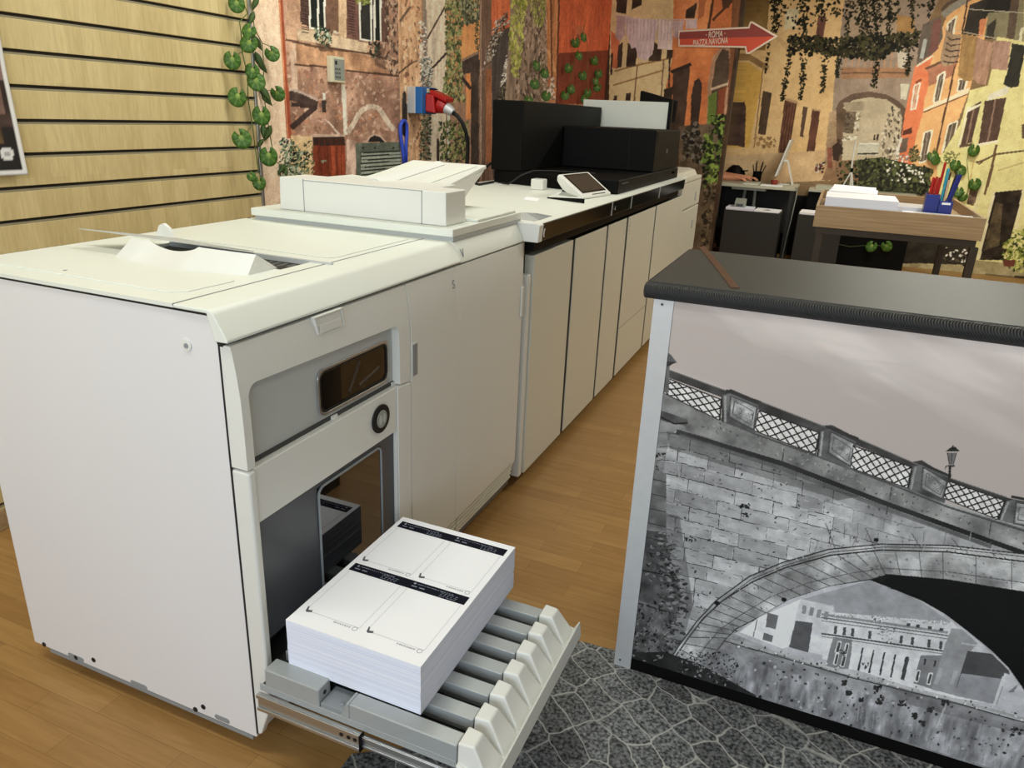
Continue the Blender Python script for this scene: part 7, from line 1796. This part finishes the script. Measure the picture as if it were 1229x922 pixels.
nk = nd((PX + 0.05, PY, 1.09), 0.055, upc); jaw = nd((PX + 0.075, PY, 1.155), (0.065, 0.075), nk); fac = nd((PX + 0.085, PY, 1.215), (0.078, 0.092), jaw); crn = nd((PX + 0.07, PY, 1.29), (0.07, 0.085), fac); nd((PX + 0.065, PY, 1.325), 0.04, crn)
hands = []
for sg, ex, wx, wy, palm in ((-1, -0.47, -0.06, 7.455, 0.02), (1, -0.42, 0.04, 7.66, 0.12)):
    sh_ = nd((PX + 0.03, PY + sg * 0.17, 1.0), 0.062, upc); ua = nd((PX + 0.12, PY + sg * 0.22, 0.90), 0.05, sh_)
    el = nd((ex, PY + sg * 0.2, 0.835), 0.045, ua); fa = nd((ex + 0.2, (PY + sg * 0.2 + wy) / 2, 0.830), 0.043, el); wr = nd((wx, wy, 0.823), (0.027, 0.032), fa)
    pm = nd((wx + 0.045, wy, 0.824), (0.018, 0.038), wr); nd((wx + 0.085, wy, 0.822), (0.014, 0.038), pm)
    hands.append((wx, wy, sg))
    hp = nd((PX + 0.06, PY + sg * 0.10, 0.52), 0.09, pel); kn = nd((PX + 0.46, PY + sg * 0.12, 0.53), 0.065, hp); an = nd((PX + 0.42, PY + sg * 0.12, 0.10), 0.042, kn); nd((PX + 0.56, PY + sg * 0.12, 0.045), 0.038, an)
roots = {pel}
for wx, wy, sg in hands:
    for j, (dy, L) in enumerate(((-0.030, 0.062), (-0.010, 0.072), (0.010, 0.075), (0.030, 0.066))):
        L = L if sg > 0 else L
        a = nd((wx + 0.075, wy + dy, 0.823), 0.0095); roots.add(a)
        b = nd((wx + 0.075 + L * 0.5, wy + dy * 1.15, 0.828), 0.009, a); c = nd((wx + 0.075 + L * 0.85, wy + dy * 1.2, 0.815), 0.008, b); nd((wx + 0.075 + L * 1.05, wy + dy * 1.2, 0.801), 0.007, c)
    a = nd((wx + 0.03, wy - sg * 0.03, 0.822), 0.011); roots.add(a)
    b = nd((wx + 0.06, wy - sg * 0.052, 0.815), 0.010, a); nd((wx + 0.095, wy - sg * 0.058, 0.803), 0.008, b)
skin_mesh('body', V_, E_, R_2, roots, 'skin', PE)
v2 = [(PX, PY, 0.54), (PX, PY, 0.68), (PX + 0.02, PY, 0.86), (PX + 0.03, PY, 0.99), (PX + 0.045, PY, 1.045)]; e2 = [(0, 1), (1, 2), (2, 3), (3, 4)]; r2 = [(0.14, 0.165), (0.13, 0.145), (0.135, 0.155), (0.11, 0.125), 0.068]
for sg in (-1, 1):
    i = len(v2); v2 += [(PX + 0.03, PY + sg * 0.17, 1.0), (PX + 0.11, PY + sg * 0.215, 0.91), (PX + 0.17, PY + sg * 0.215, 0.872)]; e2 += [(3, i), (i, i + 1), (i + 1, i + 2)]; r2 += [0.076, 0.062, 0.058]
skin_mesh('shirt', v2, e2, r2, {0}, 'shirt', PE)
v3 = [(PX, PY, 0.545)]; e3 = []; r3 = [(0.15, 0.17)]
for sg in (-1, 1):
    i = len(v3); v3 += [(PX + 0.06, PY + sg * 0.10, 0.525), (PX + 0.46, PY + sg * 0.12, 0.53), (PX + 0.42, PY + sg * 0.12, 0.12)]; e3 += [(0, i), (i, i + 1), (i + 1, i + 2)]; r3 += [0.10, 0.076, 0.056]
skin_mesh('trousers', v3, e3, r3, {0}, 'trousers', PE)
skin_mesh('hair', [(PX + 0.03, PY, 1.19), (PX + 0.04, PY, 1.27), (PX + 0.075, PY, 1.335)], [(0, 1), (1, 2)], [0.07, (0.085, 0.098), 0.06], {0}, 'hair', PE)
mb = MB(); mb.tube([(PX + 0.175, PY, 1.232), (PX + 0.19, PY, 1.205), (PX + 0.165, PY, 1.195)], [0.008, 0.014, 0.01], 8); mb.build('nose', 'skin', PE)
for sg in (-1, 1):
    mb = MB(); mb.lathe([(0.003, 1.222), (0.009, 1.228), (0.009, 1.236), (0.003, 1.242)], PX + 0.157, PY + sg * 0.032, 10); mb.build('eye', 'black', PE)
    mb = MB(); mb.tube([(PX + 0.075, PY + sg * 0.09, 1.245), (PX + 0.07, PY + sg * 0.102, 1.225), (PX + 0.08, PY + sg * 0.092, 1.195)], [0.008, 0.013, 0.008], 8); mb.build('ear', 'skin', PE)
mb = MB(); mb.tube([(PX + 0.155, PY - 0.024, 1.17), (PX + 0.164, PY, 1.168), (PX + 0.155, PY + 0.024, 1.17)], 0.005, 6); mb.build('mouth', 'red_dark', PE)
CH = thing('office_chair', (PX, PY, 0), 'dark office chair under the seated person behind the mural partition', 'chair')
MB().prism(rrect(PX - 0.22, PX + 0.24, PY - 0.23, PY + 0.23, 0.06), 'z', 0.33, 0.385).build('seat', 'charcoal', CH, 0.01)
MB().hexa([(PX - 0.27, PY - 0.2, 0.45), (PX - 0.22, PY - 0.2, 0.45), (PX - 0.22, PY + 0.2, 0.45), (PX - 0.27, PY + 0.2, 0.45), (PX - 0.31, PY - 0.19, 0.95), (PX - 0.27, PY - 0.19, 0.95), (PX - 0.27, PY + 0.19, 0.95), (PX - 0.31, PY + 0.19, 0.95)]).build('backrest', 'charcoal', CH, 0.012)
mb = MB(); mb.tube([(PX - 0.1, PY, 0.33), (PX - 0.26, PY, 0.36), (PX - 0.265, PY, 0.5)], 0.018, 8); mb.build('back_bar', 'black_plastic', CH)
mb = MB(); mb.tube([(PX, PY, 0.06), (PX, PY, 0.329)], 0.025, 12); mb.build('post', 'chrome', CH)
for k in range(5):
    a = 2 * PI * k / 5; mb = MB(); mb.tube([(PX, PY, 0.08), (PX + 0.27 * math.cos(a), PY + 0.27 * math.sin(a), 0.05), (PX + 0.27 * math.cos(a), PY + 0.27 * math.sin(a), 0.0)], [0.022, 0.016, 0.016], 8); mb.build('leg', 'black_plastic', CH)
# ------------------------------------------------------------------ light: shop window daylight behind the camera, ceiling lamps, added fill lights
def area(name, loc, rot, sx, sy, power, col):
    l = bpy.data.lights.new(name, 'AREA'); l.shape = 'RECTANGLE'; l.size = sx; l.size_y = sy; l.energy = power; l.color = col
    o = bpy.data.objects.new(name, l); o.location = loc; o.rotation_euler = rot
    COL.objects.link(o)
    return o
area('window_daylight', (0.9, Y_FRONT + 0.06, 1.72), (PI / 2, 0, 0), 4.3, 1.7, 92, (0.80, 0.90, 1.0))
area('ceiling_lamp_front', (-0.35, -0.5, 2.9), (0, 0, 0), 1.2, 0.3, 22, (0.98, 1.0, 0.92))
area('ceiling_lamp_middle', (-0.35, 1.7, 2.9), (0, 0, 0), 1.2, 0.3, 24, (0.98, 1.0, 0.90))
area('fill_light_aisle', (1.9, 3.4, 2.9), (0, 0, 0), 0.3, 1.2, 34, (0.99, 1.0, 0.90))  # added fill, brightens the printer doors and the murals
area('fill_light_office', (1.8, 6.1, 2.9), (0, 0, 0), 1.2, 0.3, 52, (1.0, 0.98, 0.86))  # added fill, brightens the murals at the far end

w = bpy.data.worlds.new('world'); scene.world = w; w.use_nodes = True
nt = w.node_tree; bg = nt.nodes['Background']
sky = nt.nodes.new('ShaderNodeTexSky'); sky.sky_type = 'NISHITA'; sky.sun_disc = False; sky.sun_elevation = math.radians(35)
nt.links.new(sky.outputs['Color'], bg.inputs['Color']); bg.inputs['Strength'].default_value = 0.12

# ------------------------------------------------------------------ camera
cd_ = bpy.data.cameras.new('camera'); cam = bpy.data.objects.new('camera', cd_); COL.objects.link(cam)
cd_.sensor_fit = 'HORIZONTAL'; cd_.sensor_width = 36.0; cd_.lens = FPX * 36.0 / 1229.0
cd_.clip_start = 0.05; cd_.clip_end = 60
R = Matrix((Vector(_r), Vector(_u), Vector(-_f))).transposed().to_4x4(); R.translation = Vector(CAM)
cam.matrix_world = R
scene.camera = cam
vs = scene.view_settings
scene.display_settings.display_device = 'sRGB'
vs.view_transform = 'Standard'; vs.look = 'None'; vs.gamma = 1.0; vs.exposure = 0.0; vs.use_curve_mapping = False
